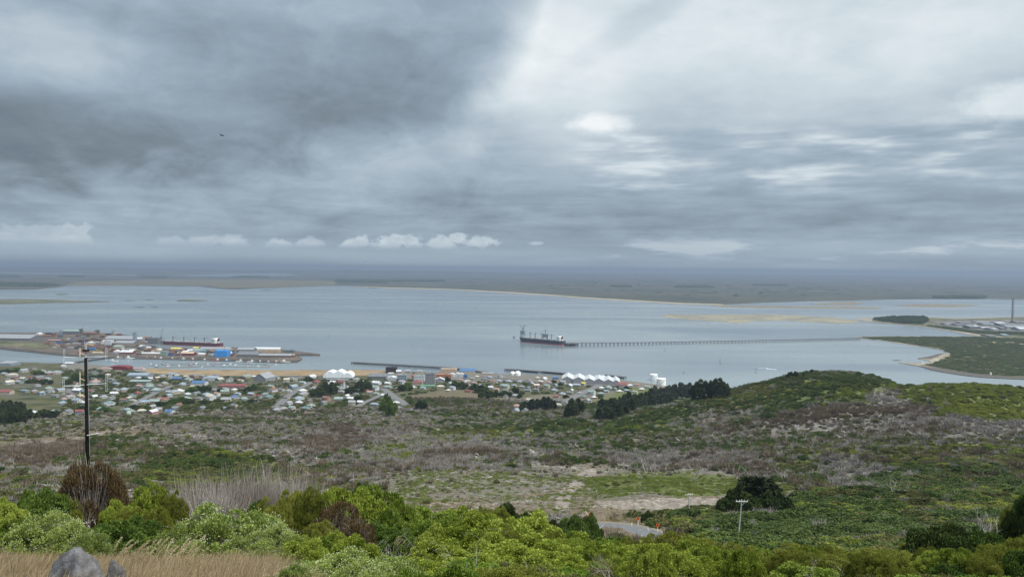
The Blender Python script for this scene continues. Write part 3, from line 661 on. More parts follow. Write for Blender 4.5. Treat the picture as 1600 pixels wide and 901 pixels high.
# ------------------------------------------------------------------ foliage materials
def leaf_mat(name, c_dark, c_mid, c_light, trans=.3, inst=False, rough=.7, spec=.10, hue=.0):
    m_ = bpy.data.materials.new(name); m_.use_nodes = True; t = m_.node_tree; q = G(t); t.nodes.remove(t.nodes['Principled BSDF'])
    a = q.n('ShaderNodeAttribute', attribute_name='leaf')
    if inst: b = q.n('ShaderNodeAttribute', attribute_type='INSTANCER', attribute_name='tint').outputs['Fac']
    else:
        oi = q.n('ShaderNodeObjectInfo'); b = oi.outputs['Random']
    v = q.add(q.mul(a.outputs['Fac'], .62), q.mul(b, .38))
    c = q.ramp(v, [(.12, c_dark), (.5, c_mid), (.88, c_light)])
    p = q.n('ShaderNodeBsdfPrincipled'); q.link(c, p.inputs['Base Color']); p.inputs['Roughness'].default_value = rough; p.inputs['Specular IOR Level'].default_value = spec
    tr = q.n('ShaderNodeBsdfTranslucent'); q.link(c, tr.inputs['Color'])
    mx = q.n('ShaderNodeMixShader'); mx.inputs[0].default_value = trans; q.link(p.outputs[0], mx.inputs[1]); q.link(tr.outputs[0], mx.inputs[2])
    q.link(mx.outputs[0], t.nodes['Material Output'].inputs[0]); return m_
BRIGHT = ((.085, .12, .014), (.205, .262, .034), (.33, .385, .08))
LUSH = ((.058, .095, .014), (.145, .205, .028), (.25, .31, .06))
HEBE = ((.07, .105, .02), (.18, .24, .05), (.33, .38, .13))
OLIVE = ((.065, .08, .014), (.15, .168, .026), (.25, .26, .055))
DARK = ((.014, .024, .008), (.032, .052, .013), (.065, .09, .022))
DEEP = ((.030, .055, .012), (.068, .115, .020), (.125, .18, .035))
RUST = ((.052, .036, .018), (.105, .074, .034), (.18, .135, .06))
M_BRIGHT = leaf_mat('bright_leaf', *BRIGHT); M_LUSH = leaf_mat('lush_leaf', *LUSH); M_HEBE = leaf_mat('hebe_leaf', *HEBE); M_OLIVE = leaf_mat('olive_leaf', *OLIVE)
M_DARK = leaf_mat('dark_leaf', *DARK, trans=.12); M_DEEP = leaf_mat('deep_green_leaf', *DEEP, trans=.2); M_RUST = leaf_mat('rusty_leaf', *RUST, trans=.2)
M_FLOWER = mat('white_petal', (.42, .45, .30), .6)
M_TWIG = leaf_mat('grey_twig', (.15, .13, .115), (.25, .225, .20), (.40, .37, .34), 0, rough=.85, spec=.1)
M_BARK = mat('bark', (.12, .095, .075), .9, .4, 6)
M_DEADWOOD = mat('dead_wood', (.50, .47, .43), .85, .3, 9)
I_BRIGHT = leaf_mat('scrub_bright_leaf', (.065, .095, .014), (.145, .18, .028), (.25, .27, .055), inst=True)  # scrub colours: the plants' own, dulled to carry cloud shade on the slope
I_DEEP = leaf_mat('scrub_deep_leaf', (.022, .038, .012), (.055, .085, .022), (.115, .155, .038), .2, inst=True)
I_OLIVE = leaf_mat('scrub_olive_leaf', (.048, .055, .020), (.095, .10, .034), (.17, .165, .06), .2, inst=True)
I_LUSH = leaf_mat('scrub_lush_leaf', (.05, .09, .012), (.11, .175, .022), (.19, .26, .045), .25, inst=True)
I_DEAD = leaf_mat('dead_twig', (.12, .112, .10), (.215, .20, .18), (.36, .34, .31), 0, inst=True, rough=.9, spec=.05)
I_BROWN = leaf_mat('brown_twig', (.075, .06, .044), (.125, .10, .074), (.20, .165, .125), .1, inst=True, rough=.9, spec=.05)
I_SLASH = leaf_mat('felled_branch', (.10, .095, .083), (.21, .20, .18), (.72, .70, .66), 0, inst=True, rough=.9, spec=.05)
I_GRASS = leaf_mat('dry_grass_blade', (.19, .14, .078), (.31, .24, .14), (.47, .395, .26), .3, inst=True, rough=.8, spec=.1)
I_TURF = leaf_mat('green_grass_blade', (.06, .085, .018), (.125, .165, .032), (.21, .225, .065), .3, inst=True, rough=.8, spec=.1)
M_PLUME = leaf_mat('plume', (.34, .27, .15), (.50, .42, .26), (.66, .58, .40), .3, rough=.8, spec=.1)

# ------------------------------------------------------------------ foliage shapes (unit: about 1 m radius, 1 m tall)
def _unit(v): return v/(np.linalg.norm(v, axis=-1, keepdims=True)+1e-9)
def leaf_quads(P, D, L, Wd, r):
    """one diamond leaf per point: base P, direction D"""
    n = len(P); side = _unit(np.cross(D, r.normal(size=(n, 3)))); L = np.broadcast_to(L, (n,))[:, None]; Wd = np.broadcast_to(Wd, (n,))[:, None]
    a = P; b = P+D*L*.5+side*Wd*.5; c = P+D*L; d = P+D*L*.5-side*Wd*.5
    V = np.stack([a, b, c, d], 1).reshape(-1, 3); F = np.arange(n*4).reshape(-1, 4); return V, F
def bush_arrays(seed, nclump=46, per=130, L=.10, Wd=.04, cr=.30, up=.35, flat=.0, ragged=.3, spire=0.0):
    r = np.random.default_rng(seed)
    th = r.uniform(0, 2*math.pi, nclump); cz = r.uniform(-.12, 1.0, nclump)**1.0
    rad = np.sqrt(np.clip(1-np.clip(cz, 0, 1)**2, 0, 1)); k = 1-ragged*r.random(nclump)**1.5
    C = np.stack([np.cos(th)*rad*k*.80, np.sin(th)*rad*k*.80, .20+.62*np.clip(cz, -.1, 1)*k], 1)
    C[:, 2] += .10*np.sin(3*th+seed)*(1-flat)
    inner = r.random(nclump) < .18; C[inner] *= np.array([.55, .55, .75])
    R_ = cr*r.uniform(.6, 1.25, nclump)
    ci = np.repeat(np.arange(nclump), per); n = len(ci)
    d = _unit(r.normal(size=(n, 3))); out = _unit(C-np.array([0, 0, .15])); d = _unit(d+out[ci]*.55+np.array([0, 0, up]))
    p = C[ci]+d*(R_[ci]*r.uniform(.55, 1.0, n)**.6)[:, None]*np.array([1, 1, .8+spire])
    p[:, 2] = np.maximum(p[:, 2], .0)
    D = _unit(d+r.normal(size=(n, 3))*.55+np.array([0, 0, up*.6+spire*1.5]))
    V, F = leaf_quads(p-D*L*.4, D, L*r.uniform(.7, 1.3, n), Wd*r.uniform(.7, 1.3, n), r)
    tint = np.clip(r.normal(.5, .2, n)+(r.random(nclump)-.5)[ci]*.35, 0, 1)
    return V, F, tint, C
def stems_mb(C, seed, nmax=14, r0=.035):
    r = random.Random(seed); mb = MB(); cs = list(C); r.shuffle(cs)
    for c in cs[:nmax]:
        b = (c[0]*.12, c[1]*.12, -.08); m_ = (c[0]*.5+r.uniform(-.06, .06), c[1]*.5+r.uniform(-.06, .06), c[2]*.55)
        mb.tube([b, m_, tuple(c*.96)], [r0, r0*.65, r0*.25], 5)
    return mb
def twig_arrays(seed, n=260, h=1.0, spread=.8, w=.018, lie=0.0, curve=.25):
    """bare upright or lying sticks, two joints each"""
    r = np.random.default_rng(seed)
    th = r.uniform(0, 2*math.pi, n); rr = np.sqrt(r.random(n))*spread
    base = np.stack([np.cos(th)*rr*.55, np.sin(th)*rr*.55, r.uniform(-.05, .45, n)*(1-lie)*h*r.random(n)], 1)
    out = np.stack([np.cos(th)*rr, np.sin(th)*rr, np.zeros(n)], 1)
    D = _unit(out*.75+r.normal(size=(n, 3))*(.22+lie)+np.array([0, 0, 1.15*(1-lie)]))
    if lie > .5: D[:, 2] = np.abs(D[:, 2])*.22; D = _unit(D); base[:, 2] = r.uniform(0, .22, n)
    L = h*r.uniform(.25, .75, n)*(1.0 if lie < .5 else 1.4)
    mid = base+D*L[:, None]*.5; D2 = _unit(D+r.normal(size=(n, 3))*curve); tip = mid+D2*L[:, None]*.5
    side = _unit(np.cross(D, r.normal(size=(n, 3)))); ww = (w*r.uniform(.6, 1.5, n))[:, None]
    V = np.stack([base-side*ww, base+side*ww, mid+side*ww*.7, mid-side*ww*.7, tip+side*ww*.25, tip-side*ww*.25], 1).reshape(-1, 3)
    i = np.arange(n)[:, None]*6; F = np.concatenate([i+np.array([[0, 1, 2, 3]]), i+np.array([[3, 2, 4, 5]])], 0)
    t = np.clip(r.normal(.5, .24, n), 0, 1); return V, F, np.concatenate([t, t])
def blade_arrays(seed, n=90, h=.7, spread=.35, w=.007, lean=.3, wind=(.35, .1)):
    r = np.random.default_rng(seed); th = r.uniform(0, 2*math.pi, n); rr = np.sqrt(r.random(n))*spread
    base = np.stack([np.cos(th)*rr, np.sin(th)*rr, np.full(n, -.03)], 1)
    D = _unit(np.stack([r.normal(0, lean, n)+wind[0]*.4, r.normal(0, lean, n)+wind[1]*.4, np.ones(n)], 1)); L = h*r.uniform(.5, 1.1, n)
    mid = base+D*L[:, None]*.55; D2 = _unit(D+np.array([wind[0], wind[1], -.1])+r.normal(size=(n, 3))*.2); tip = mid+D2*L[:, None]*.45
    side = _unit(np.cross(D, r.normal(size=(n, 3)))); ww = (w*r.uniform(.6, 1.4, n))[:, None]
    V = np.stack([base-side*ww, base+side*ww, mid+side*ww, mid-side*ww, tip+side*ww*.3, tip-side*ww*.3], 1).reshape(-1, 3)
    i = np.arange(n)[:, None]*6; F = np.concatenate([i+np.array([[0, 1, 2, 3]]), i+np.array([[3, 2, 4, 5]])], 0)
    t = np.clip(r.normal(.5, .22, n), 0, 1); return V, F, np.concatenate([t, t])

# ------------------------------------------------------------------ scattered cover (nobody could count it)
def scatter(name, label, P, rot, scl, idx, tint, meshes):
    n = len(P); me = bpy.data.meshes.new(name); me.vertices.add(n); me.vertices.foreach_set('co', np.asarray(P, np.float32).ravel())
    for an, ty, a in (('rot', 'FLOAT_VECTOR', rot), ('scl', 'FLOAT_VECTOR', scl)):
        at_ = me.attributes.new(an, ty, 'POINT'); at_.data.foreach_set('vector', np.asarray(a, np.float32).ravel())
    at_ = me.attributes.new('tint', 'FLOAT', 'POINT'); at_.data.foreach_set('value', np.asarray(tint, np.float32))
    at_ = me.attributes.new('pick', 'INT', 'POINT'); at_.data.foreach_set('value', np.asarray(idx, np.int32))
    o = link_mesh(name, me); tag(o, label, kind='stuff')
    ng = bpy.data.node_groups.new(name+'_scatter', 'GeometryNodeTree')
    ng.interface.new_socket('Geometry', in_out='INPUT', socket_type='NodeSocketGeometry'); ng.interface.new_socket('Geometry', in_out='OUTPUT', socket_type='NodeSocketGeometry')
    gi, go = ng.nodes.new('NodeGroupInput'), ng.nodes.new('NodeGroupOutput')
    cc = bpy.data.collections.new(name+'_kinds')
    for i, m_ in enumerate(meshes): cc.objects.link(bpy.data.objects.new('%s_kind_%02d' % (name, i), m_))
    ci = ng.nodes.new('GeometryNodeCollectionInfo'); ci.inputs['Collection'].default_value = cc; ci.inputs['Separate Children'].default_value = True; ci.inputs['Reset Children'].default_value = True
    ip = ng.nodes.new('GeometryNodeInstanceOnPoints'); ip.inputs['Pick Instance'].default_value = True
    def na(nm_, ty):
        x = ng.nodes.new('GeometryNodeInputNamedAttribute'); x.data_type = ty; x.inputs['Name'].default_value = nm_; return x.outputs['Attribute']
    L = ng.links.new; L(gi.outputs[0], ip.inputs['Points']); L(ci.outputs[0], ip.inputs['Instance']); L(na('pick', 'INT'), ip.inputs['Instance Index'])
    L(na('rot', 'FLOAT_VECTOR'), ip.inputs['Rotation']); L(na('scl', 'FLOAT_VECTOR'), ip.inputs['Scale']); L(ip.outputs[0], go.inputs[0])
    md = o.modifiers.new('scatter', 'NODES'); md.node_group = ng; return o
def fm(name, arr, m_):
    V, F, t = arr[:3]; return quads(name, V, F, m_, fattrs={'leaf': t})

# low-detail kinds for the slope
def scrub_kinds(m_, tagn, **kw): return [fm('%s_bush_%d' % (tagn, s), bush_arrays(100+s, nclump=34, per=48, L=.17, Wd=.09, cr=.27, **kw), m_) for s in range(3)]
SLOPE = [
 ('bright', scrub_kinds(I_BRIGHT, 'bright'), 1.5, (.55, .85)),
 ('dark', scrub_kinds(I_DEEP, 'deep'), 1.8, (.6, .95)),
 ('olive', scrub_kinds(I_OLIVE, 'olive', spire=.2), 1.5, (.55, .9)),
 ('dead', [fm('dead_brush_%d' % s, twig_arrays(200+s, 150, 1.0, .8, .020), I_DEAD) for s in range(3)], 1.9, (.8, 1.35)),
 ('brown', [fm('brown_brush_%d' % s, twig_arrays(210+s, 130, 1.0, .8, .026), I_BROWN) for s in range(3)], 2.3, (.85, 1.3)),
 ('slash', [fm('felled_brush_%d' % s, twig_arrays(220+s, 46, 1.0, 1.0, .024, lie=.9), I_SLASH) for s in range(3)], 1.7, (.6, 1.0)),
]
NS = 210000
cu = rng.uniform(-.86, .86, NS); w_ = rng.random(NS)
y0, y1, ex = 108.0, 1260.0, 1.35
cy = (y0**ex+w_*(y1**ex-y0**ex))**(1/ex); cx = cu*cy; cz = height(cx, cy)
ppx, ppy = proj(np.stack([cx, cy, cz], 1))
j = (fbm(cx/22, cy/22, 61, 3)-.5); j2 = (fbm(cx/22, cy/22, 71, 3)-.5)
W6 = cover(ppx+j*110*np.clip(350/cy, .3, 1.3), ppy+j2*26)
# uneven stands: each kind has its own patches, drawn out along the slope
for i, sd_ in ((0, 81), (1, 83), (2, 85), (3, 87), (4, 89), (5, 91)):
    pn = .5+.5*(fbm(cx/34+3*i, cy/20, sd_, 3)-.5)+.95*(fbm(cx/120+5*i, cy/60+i, sd_+40, 3)-.5)
    W6[i] *= np.clip((pn-.36)*5.5, .02, 2.2)
rid_ = inpoly(ppx+j*40, ppy+j2*10, [(1385, 606), (1430, 586), (1660, 580), (1660, 658), (1560, 660), (1490, 646), (1425, 620)]) & (cy < 830); W6[0] = np.where(rid_, 5.0, W6[0]); W6[3:6] = np.where(rid_, .05, W6[3:6])
bare_ = np.maximum(W6[7], np.maximum(near_line(ppx, ppy, TRACK, 15)*(cy > 200)*(cy < 480)*3, near_line(ppx, ppy, PALE_TRACK, 8)*(cy > 400)*(cy < 900)*3))
bare_ += W6[8]*9
bare_ += 3.0*inpoly(ppx, ppy, [(925, 806), (1045, 806), (1045, 846), (925, 846)])
tot = W6[:6].sum(0); pk = rng.random(NS)*(tot+bare_*1.2+W6[6]*1.0+.03)
cum = np.cumsum(W6[:6], 0); which = (pk[None] >= cum).sum(0)           # 6 = nothing
# keep the line of sight to the bend in the road open
rd = np.full(NS, 1e9)
for p0, p1 in zip(ROAD_C[:-1], ROAD_C[1:]):
    e = p1-p0; tt = np.clip(((cx-p0[0])*e[0]+(cy-p0[1])*e[1])/(e[0]**2+e[1]**2), 0, 1); rd = np.minimum(rd, np.hypot(cx-p0[0]-tt*e[0], cy-p0[1]-tt*e[1]))
which[rd < 5.5] = 6
tpx, tpy = proj(np.stack([cx, cy, cz+1.7], 1))
which[(cy < 186) & (ppx > 925) & (ppx < 1032) & (tpy < 834)] = 6
SCRUB_LAB = {'bright': 'light green low scrub covering the slope', 'dark': 'dark green thicket on the slope', 'olive': 'olive low scrub on the slope', 'dead': 'grey dead brush standing on the slope', 'brown': 'brown dead brush on the slope', 'slash': 'pale felled branches lying on the cleared slope'}
SCRUB_NAME = {'bright': 'light_scrub', 'dark': 'dark_thicket', 'olive': 'olive_scrub', 'dead': 'dead_brush', 'brown': 'brown_brush', 'slash': 'felled_branches'}
for i, (k, ms, sz, hr) in enumerate(SLOPE):
    s = np.nonzero(which == i)[0]; n = len(s)
    sc = sz*np.clip(rng.lognormal(-.12, .38, n), .4, 2.3)*np.clip(cy[s]/420, .62, 1.25)**.55
    low_ = inpoly(ppx[s], ppy[s], [(600, 738), (940, 726), (1150, 740), (1250, 760), (1200, 806), (600, 806)]) & (cy[s] > 200); sc = np.where(low_, sc*.55, sc)
    big_ = inpoly(ppx[s], ppy[s], [(1010, 804), (1230, 780), (1640, 690), (1640, 900), (1010, 900)]); zf = np.ones(n)
    if k in ('bright', 'dark', 'olive'): sc = np.where(big_, sc*1.55, sc); zf = np.where(big_, .62, 1.0)
    S3 = np.stack([sc*rng.uniform(.85, 1.25, n), sc*rng.uniform(.85, 1.25, n), sc*zf*rng.uniform(*hr, n)], 1)
    P = np.stack([cx[s], cy[s], cz[s]-.1], 1)
    rot = np.stack([rng.normal(0, .08, n), rng.normal(0, .08, n), rng.uniform(0, 6.28, n)], 1)
    ti = np.clip(fbm(cx[s]/30, cy[s]/30, 95+i, 3)*1.0+rng.normal(0, .2, n), 0, 1)
    scatter(SCRUB_NAME[k], SCRUB_LAB[k], P, rot, S3, rng.integers(0, 3, n), ti, ms)

# low growth between the near shrubs, so no bare soil shows
fill = [fm('fill_bush_%d' % s, bush_arrays(300+s, nclump=26, per=60, L=.16, Wd=.07, cr=.32, up=.4), I_LUSH) for s in range(3)]+\
       [fm('fill_olive_%d' % s, bush_arrays(310+s, nclump=26, per=60, L=.15, Wd=.05, cr=.30, up=.5, spire=.3), I_OLIVE) for s in range(2)]+\
       [fm('fill_bright_%d' % s, bush_arrays(320+s, nclump=26, per=60, L=.15, Wd=.07, cr=.32), I_BRIGHT) for s in range(2)]
n = 8500; fy = np.exp(rng.uniform(math.log(7.5), math.log(184), n)); fx = rng.uniform(-.8, .8, n)*fy; fz = height(fx, fy); fpx, fpy = proj(np.stack([fx, fy, fz], 1))
grassy = (fpx < np.interp(fy, [8, 12, 16, 20.5], [520, 470, 450, 460])) & (fy < 20.5)
sc = rng.uniform(.45, 1.0, n)*np.clip(fy/50, .5, 1.5)*np.where((fpx > 915) & (fpx < 1040) & (fy > 90), .6, 1)
tpx, tpy = proj(np.stack([fx, fy, fz+sc*.8], 1))
keep = ~grassy & ~((fpx > 915) & (fpx < 1040) & (tpy < 834)) & ~((fy < 15) & (tpy < 868))
keep &= tpy > np.interp(fpx, [0, 300, 520, 640, 780, 900, 1000, 1600], [786, 790, 785, 800, 815, 828, 842, 850])
s = np.nonzero(keep)[0]; n = len(s)
pick = np.where(fpx[s]+rng.normal(0, 160, n) > 1080, rng.choice([0, 1, 2, 3, 4, 3, 4], n), rng.choice([0, 1, 2, 3, 5, 6, 5, 6], n))
scatter('undergrowth', 'mixed low green growth between the near shrubs', np.stack([fx[s], fy[s], fz[s]-.05], 1), np.stack([rng.normal(0, .1, n), rng.normal(0, .1, n), rng.uniform(0, 6.28, n)], 1),
        np.stack([sc[s]*1.2, sc[s]*1.2, sc[s]*.8], 1), pick, np.clip(rng.normal(.5, .22, n), 0, 1), fill)

# dry grass below the lookout
gk = [fm('grass_tuft_%d' % s, blade_arrays(400+s, 110, .52, .28, .004), I_GRASS) for s in range(4)]
n = 26000; gy = np.exp(rng.uniform(math.log(4.0), math.log(24), n)); gx = rng.uniform(-.80, .25, n)*gy; gz = height(gx, gy); qpx, qpy = proj(np.stack([gx, gy, gz], 1))
lim = np.interp(qpx, [-300, 0, 250, 420, 520, 620, 700], [22, 20.5, 20, 17.5, 8.5, 6, 5])
s = np.nonzero((gy < lim+rng.normal(0, .6, len(gy))) & (qpx < 700) & (rng.random(len(gy)) < np.clip((gy/9)**1.0, .25, 1)))[0]; n = len(s)
sc = rng.uniform(.65, 1.25, n)
dens = fbm(gx[s]/1.5, gy[s]/1.5, 33, 3)
scatter('dry_grass', 'tawny dry grass below the lookout', np.stack([gx[s], gy[s], gz[s]], 1), np.stack([rng.normal(0, .12, n), rng.normal(0, .12, n), rng.normal(0, .5, n)], 1), np.stack([sc, sc, sc*(.6+.8*dens)], 1),
        rng.integers(0, 4, n), np.clip(dens*.9+rng.normal(0, .12, n), 0, 1), gk)
# grass by the road bend and green turf on the cleared ground
tk = [fm('turf_tuft_%d' % s, blade_arrays(420+s, 60, .55, .8, .03, .5), I_TURF) for s in range(3)]
n = 26000; gy = rng.uniform(200, 420, n); gx = rng.uniform(-.2, .42, n)*gy; gz = height(gx, gy); qpx, qpy = proj(np.stack([gx, gy, gz], 1))
Wg = cover(qpx+(fbm(gx/12, gy/12, 5, 3)-.5)*60, qpy+(fbm(gx/12, gy/12, 6, 3)-.5)*14)[6]*np.clip((fbm(gx/20, gy/12, 15, 3)-.3)*4, 0, 1.5); s = np.nonzero(rng.random(n)*2.0 < Wg)[0]; n = len(s)
sc = rng.uniform(.7, 1.5, n)
scatter('green_turf', 'fresh green turf on the cleared ground', np.stack([gx[s], gy[s], gz[s]], 1), np.stack([rng.normal(0, .1, n), rng.normal(0, .1, n), rng.uniform(0, 6.28, n)], 1), np.stack([sc, sc, sc], 1), rng.integers(0, 3, n), rng.random(n), tk)
# ------------------------------------------------------------------ near shrubs, each its own thing
def shrub_proto(name, kind, seed):
    """crown mesh, stem mesh, extra part"""
    ex = None
    if kind == 'bright': a = bush_arrays(seed, 120, 210, .062, .032, .19, .40, ragged=.38); m_ = M_BRIGHT
    elif kind == 'lush': a = bush_arrays(seed, 110, 220, .064, .034, .20, .35, ragged=.38); m_ = M_LUSH
    elif kind == 'hebe':
        a = bush_arrays(seed, 150, 200, .045, .020, .165, .5, ragged=.3); m_ = M_HEBE
        r = np.random.default_rng(seed+5); C = a[3]; n = 2600; ci = r.integers(0, len(C), n); d = _unit(r.normal(size=(n, 3))+_unit(C)[ci]*.6+np.array([0, 0, .7]))
        p = C[ci]+d*.18*r.uniform(.92, 1.1, n)[:, None]; V, F = leaf_quads(p, d, .020, .013, r); ex = ('flowers', quads('hebe_flower', V, F, M_FLOWER))
    elif kind == 'olive': a = bush_arrays(seed, 120, 220, .055, .018, .18, .5, spire=.12, ragged=.36); m_ = M_OLIVE
    elif kind == 'dark': a = bush_arrays(seed, 64, 300, .085, .034, .27, .35); m_ = M_DARK
    elif kind == 'deep': a = bush_arrays(seed, 110, 220, .064, .032, .20, .35, ragged=.38); m_ = M_DEEP
    elif kind == 'rust':
        a = bush_arrays(seed, 60, 260, .065, .020, .22, .5, spire=.2, ragged=.2); m_ = M_RUST
        V, F, t = twig_arrays(seed+3, 420, 1.15, .62, .010); ex = ('bare_twigs', quads('bare_twigs', V, F, M_TWIG, fattrs={'leaf': t}))
    elif kind == 'thicket':
        V, F, t = twig_arrays(seed, 1500, 1.25, .95, .008); a = None
        return quads('bare_twigs', V, F, M_TWIG, fattrs={'leaf': t}), MB().tube([(0, 0, -.1), (.1, .05, .3), (.18, .02, .7)], [.04, .03, .012], 5).tube([(0, 0, -.1), (-.15, .1, .35), (-.3, .05, .75)], [.035, .025, .01], 5).mesh('stem', M_BARK), None
    return fm(kind+'_crown', a, m_), stems_mb(a[3], seed).mesh('stem', M_BARK), ex
PROTOS = {}
for kind in ('bright', 'lush', 'hebe', 'olive', 'dark', 'deep', 'rust', 'thicket'):
    PROTOS[kind] = [shrub_proto(kind, kind, 500+17*i+len(kind)) for i in range(2 if kind in ('dark', 'rust', 'thicket') else 3)]
KIND_WORD = {'bright': 'yellow green leafy shrub', 'lush': 'bright green leafy shrub', 'hebe': 'pale green white flowered shrub', 'olive': 'olive green feathery shrub', 'dark': 'very dark green bush',
             'deep': 'deep green bush', 'rust': 'rusty brown bush with bare twigs', 'thicket': 'leafless grey twig thicket'}
KIND_NAME = {'bright': 'shrub', 'lush': 'shrub', 'hebe': 'flowering_shrub', 'olive': 'shrub', 'dark': 'bush', 'deep': 'bush', 'rust': 'brown_bush', 'thicket': 'twig_thicket'}
# (photo column, distance, width in photo pixels, photo row of the top, kind)
SHRUBS = [
 (75, 21, 150, 800, 'hebe'), (20, 22.5, 90, 812, 'lush'), (172, 22, 130, 815, 'deep'), (130, 20.5, 80, 826, 'hebe'),
 (350, 21.5, 230, 794, 'hebe'), (280, 21, 110, 816, 'hebe'), (432, 20.8, 110, 816, 'hebe'), (395, 20.2, 120, 836, 'hebe'), (245, 22, 80, 836, 'lush'),
 (140, 40, 112, 723, 'rust'), (112, 42, 60, 735, 'rust'), (168, 41, 56, 742, 'rust'),
 (62, 32, 90, 762, 'deep'), (14, 30, 74, 782, 'bright'), (98, 33, 64, 778, 'olive'), (38, 34, 60, 754, 'deep'), (-25, 32, 90, 770, 'bright'),
 (232, 38, 84, 756, 'bright'), (268, 36, 62, 766, 'olive'), (200, 31, 84, 792, 'olive'), (245, 30, 60, 790, 'olive'), (180, 36, 60, 775, 'bright'), (215, 27, 80, 806, 'deep'),
 (300, 44, 80, 752, 'thicket'), (350, 46, 100, 744, 'thicket'), (398, 48, 90, 740, 'thicket'), (446, 50, 90, 745, 'thicket'), (330, 40, 90, 764, 'thicket'), (488, 52, 46, 742, 'lush'), (478, 48, 70, 756, 'thicket'),
 (455, 36, 120, 764, 'olive'), (425, 33, 90, 776, 'olive'), (488, 34, 90, 762, 'olive'), (400, 38, 60, 778, 'deep'),
 (532, 38, 120, 757, 'bright'), (592, 40, 110, 757, 'lush'), (565, 34, 130, 776, 'bright'), (622, 37, 60, 772, 'lush'), (508, 42, 70, 762, 'lush'), (610, 33, 90, 796, 'lush'),
 (528, 27, 96, 792, 'rust'), (556, 26, 74, 812, 'rust'), (500, 26, 70, 815, 'olive'), (590, 28, 80, 812, 'deep'),
 (672, 38, 120, 790, 'lush'), (735, 40, 120, 790, 'bright'), (780, 42, 70, 790, 'olive'), (640, 31, 90, 808, 'lush'), (685, 30, 90, 812, 'lush'), (630, 26, 90, 830, 'deep'),
 (820, 27, 150, 802, 'bright'), (762, 27, 110, 804, 'bright'), (740, 22, 140, 822, 'bright'), (690, 19, 120, 842, 'bright'), (880, 29, 120, 826, 'bright'), (850, 23, 140, 838, 'bright'), (800, 19, 150, 850, 'bright'), (728, 17, 120, 864, 'bright'),
 (935, 30, 100, 838, 'lush'), (905, 24, 110, 850, 'bright'), (960, 27, 110, 852, 'bright'), (875, 19, 120, 866, 'bright'),
 (450, 11.5, 120, 886, 'hebe'), (570, 10.5, 150, 880, 'hebe'), (640, 10, 120, 884, 'lush'), (530, 13.5, 190, 868, 'hebe'), (610, 13.8, 150, 870, 'hebe'), (470, 13, 120, 882, 'hebe'), (660, 15, 120, 872, 'bright'), (800, 14.5, 150, 886, 'olive'), (720, 14, 120, 882, 'lush'),
 (1025, 31, 130, 850, 'bright'), (1092, 33, 120, 846, 'bright'), (1060, 26, 110, 866, 'bright'), (985, 22, 110, 868, 'bright'), (940, 20, 100, 876, 'olive'), (1120, 26, 90, 868, 'bright'), (1000, 18, 90, 884, 'bright'),
 (1000, 44, 90, 839, 'olive'), (1052, 46, 110, 832, 'olive'), (1105, 48, 90, 836, 'olive'), (968, 46, 50, 837, 'lush'),
 (1160, 36, 80, 848, 'olive'), (1200, 38, 90, 852, 'lush'), (1160, 30, 80, 872, 'olive'), (1250, 40, 110, 850, 'olive'), (1220, 32, 110, 866, 'olive'), (1290, 36, 110, 852, 'olive'), (1330, 34, 90, 862, 'olive'), (1375, 38, 110, 856, 'olive'), (1420, 40, 90, 858, 'olive'), (1300, 28, 140, 874, 'olive'), (1385, 29, 110, 880, 'olive'), (1450, 33, 110, 872, 'olive'), (1270, 24, 120, 884, 'lush'), (1180, 24, 90, 888, 'olive'),
 (1480, 46, 110, 822, 'dark'), (1525, 50, 110, 818, 'deep'), (1440, 48, 80, 840, 'olive'), (1500, 36, 90, 854, 'deep'), (1565, 30, 90, 846, 'olive'), (1610, 30, 90, 838, 'olive'), (1545, 26, 90, 868, 'olive'), (1604, 58, 60, 776, 'deep'), (1588, 52, 60, 790, 'olive'), (1630, 50, 90, 768, 'dark'), (1500, 26, 80, 880, 'deep'),
 (866, 122, 46, 814, 'dark'), (904, 128, 56, 798, 'deep'), (926, 132, 36, 806, 'deep'), (832, 112, 70, 798, 'deep'), (790, 105, 80, 793, 'dark'), (760, 100, 50, 790, 'olive'), (885, 118, 40, 822, 'deep'), (845, 98, 60, 816, 'lush'), (925, 140, 34, 800, 'deep'), (938, 136, 22, 818, 'deep'), (908, 112, 40, 832, 'olive'), (872, 106, 46, 834, 'deep'),
 (1017, 206, 22, 799, 'dark'), (1040, 205, 30, 797, 'deep'), (562, 90, 64, 752, 'deep'), (1310, 300, 100, 768, 'deep'),
]
rs_ = random.Random(21)
for _ in range(64):                     # the closed canopy between the big shrubs
    a_, b_ = rs_.uniform(430, 1180), rs_.uniform(17, 46); lim_ = float(np.interp(a_, [430, 520, 640, 680, 780, 900, 1000, 1180], [836, 826, 826, 812, 818, 832, 846, 856]))
    g_ = proj(px_at(a_, b_)[None])[1][0]; SHRUBS.append((a_, b_, rs_.uniform(60, 105)*(24/b_)**.3, max(lim_+rs_.uniform(0, 14), g_-rs_.uniform(1.3, 2.0)/b_*FP), rs_.choice(['bright', 'bright', 'bright', 'lush', 'lush', 'olive'])))
for _ in range(26):
    a_, b_ = rs_.uniform(1180, 1620), rs_.uniform(22, 44); g_ = proj(px_at(a_, b_)[None])[1][0]
    SHRUBS.append((a_, b_, rs_.uniform(60, 100)*(24/b_)**.3, max(850+rs_.uniform(0, 16), g_-rs_.uniform(1.2, 1.9)/b_*FP), rs_.choice(['olive', 'olive', 'bright', 'lush', 'deep'])))
DRAW = []           # label pass: (object, px, py, kind words)
made = {}
near_root = []
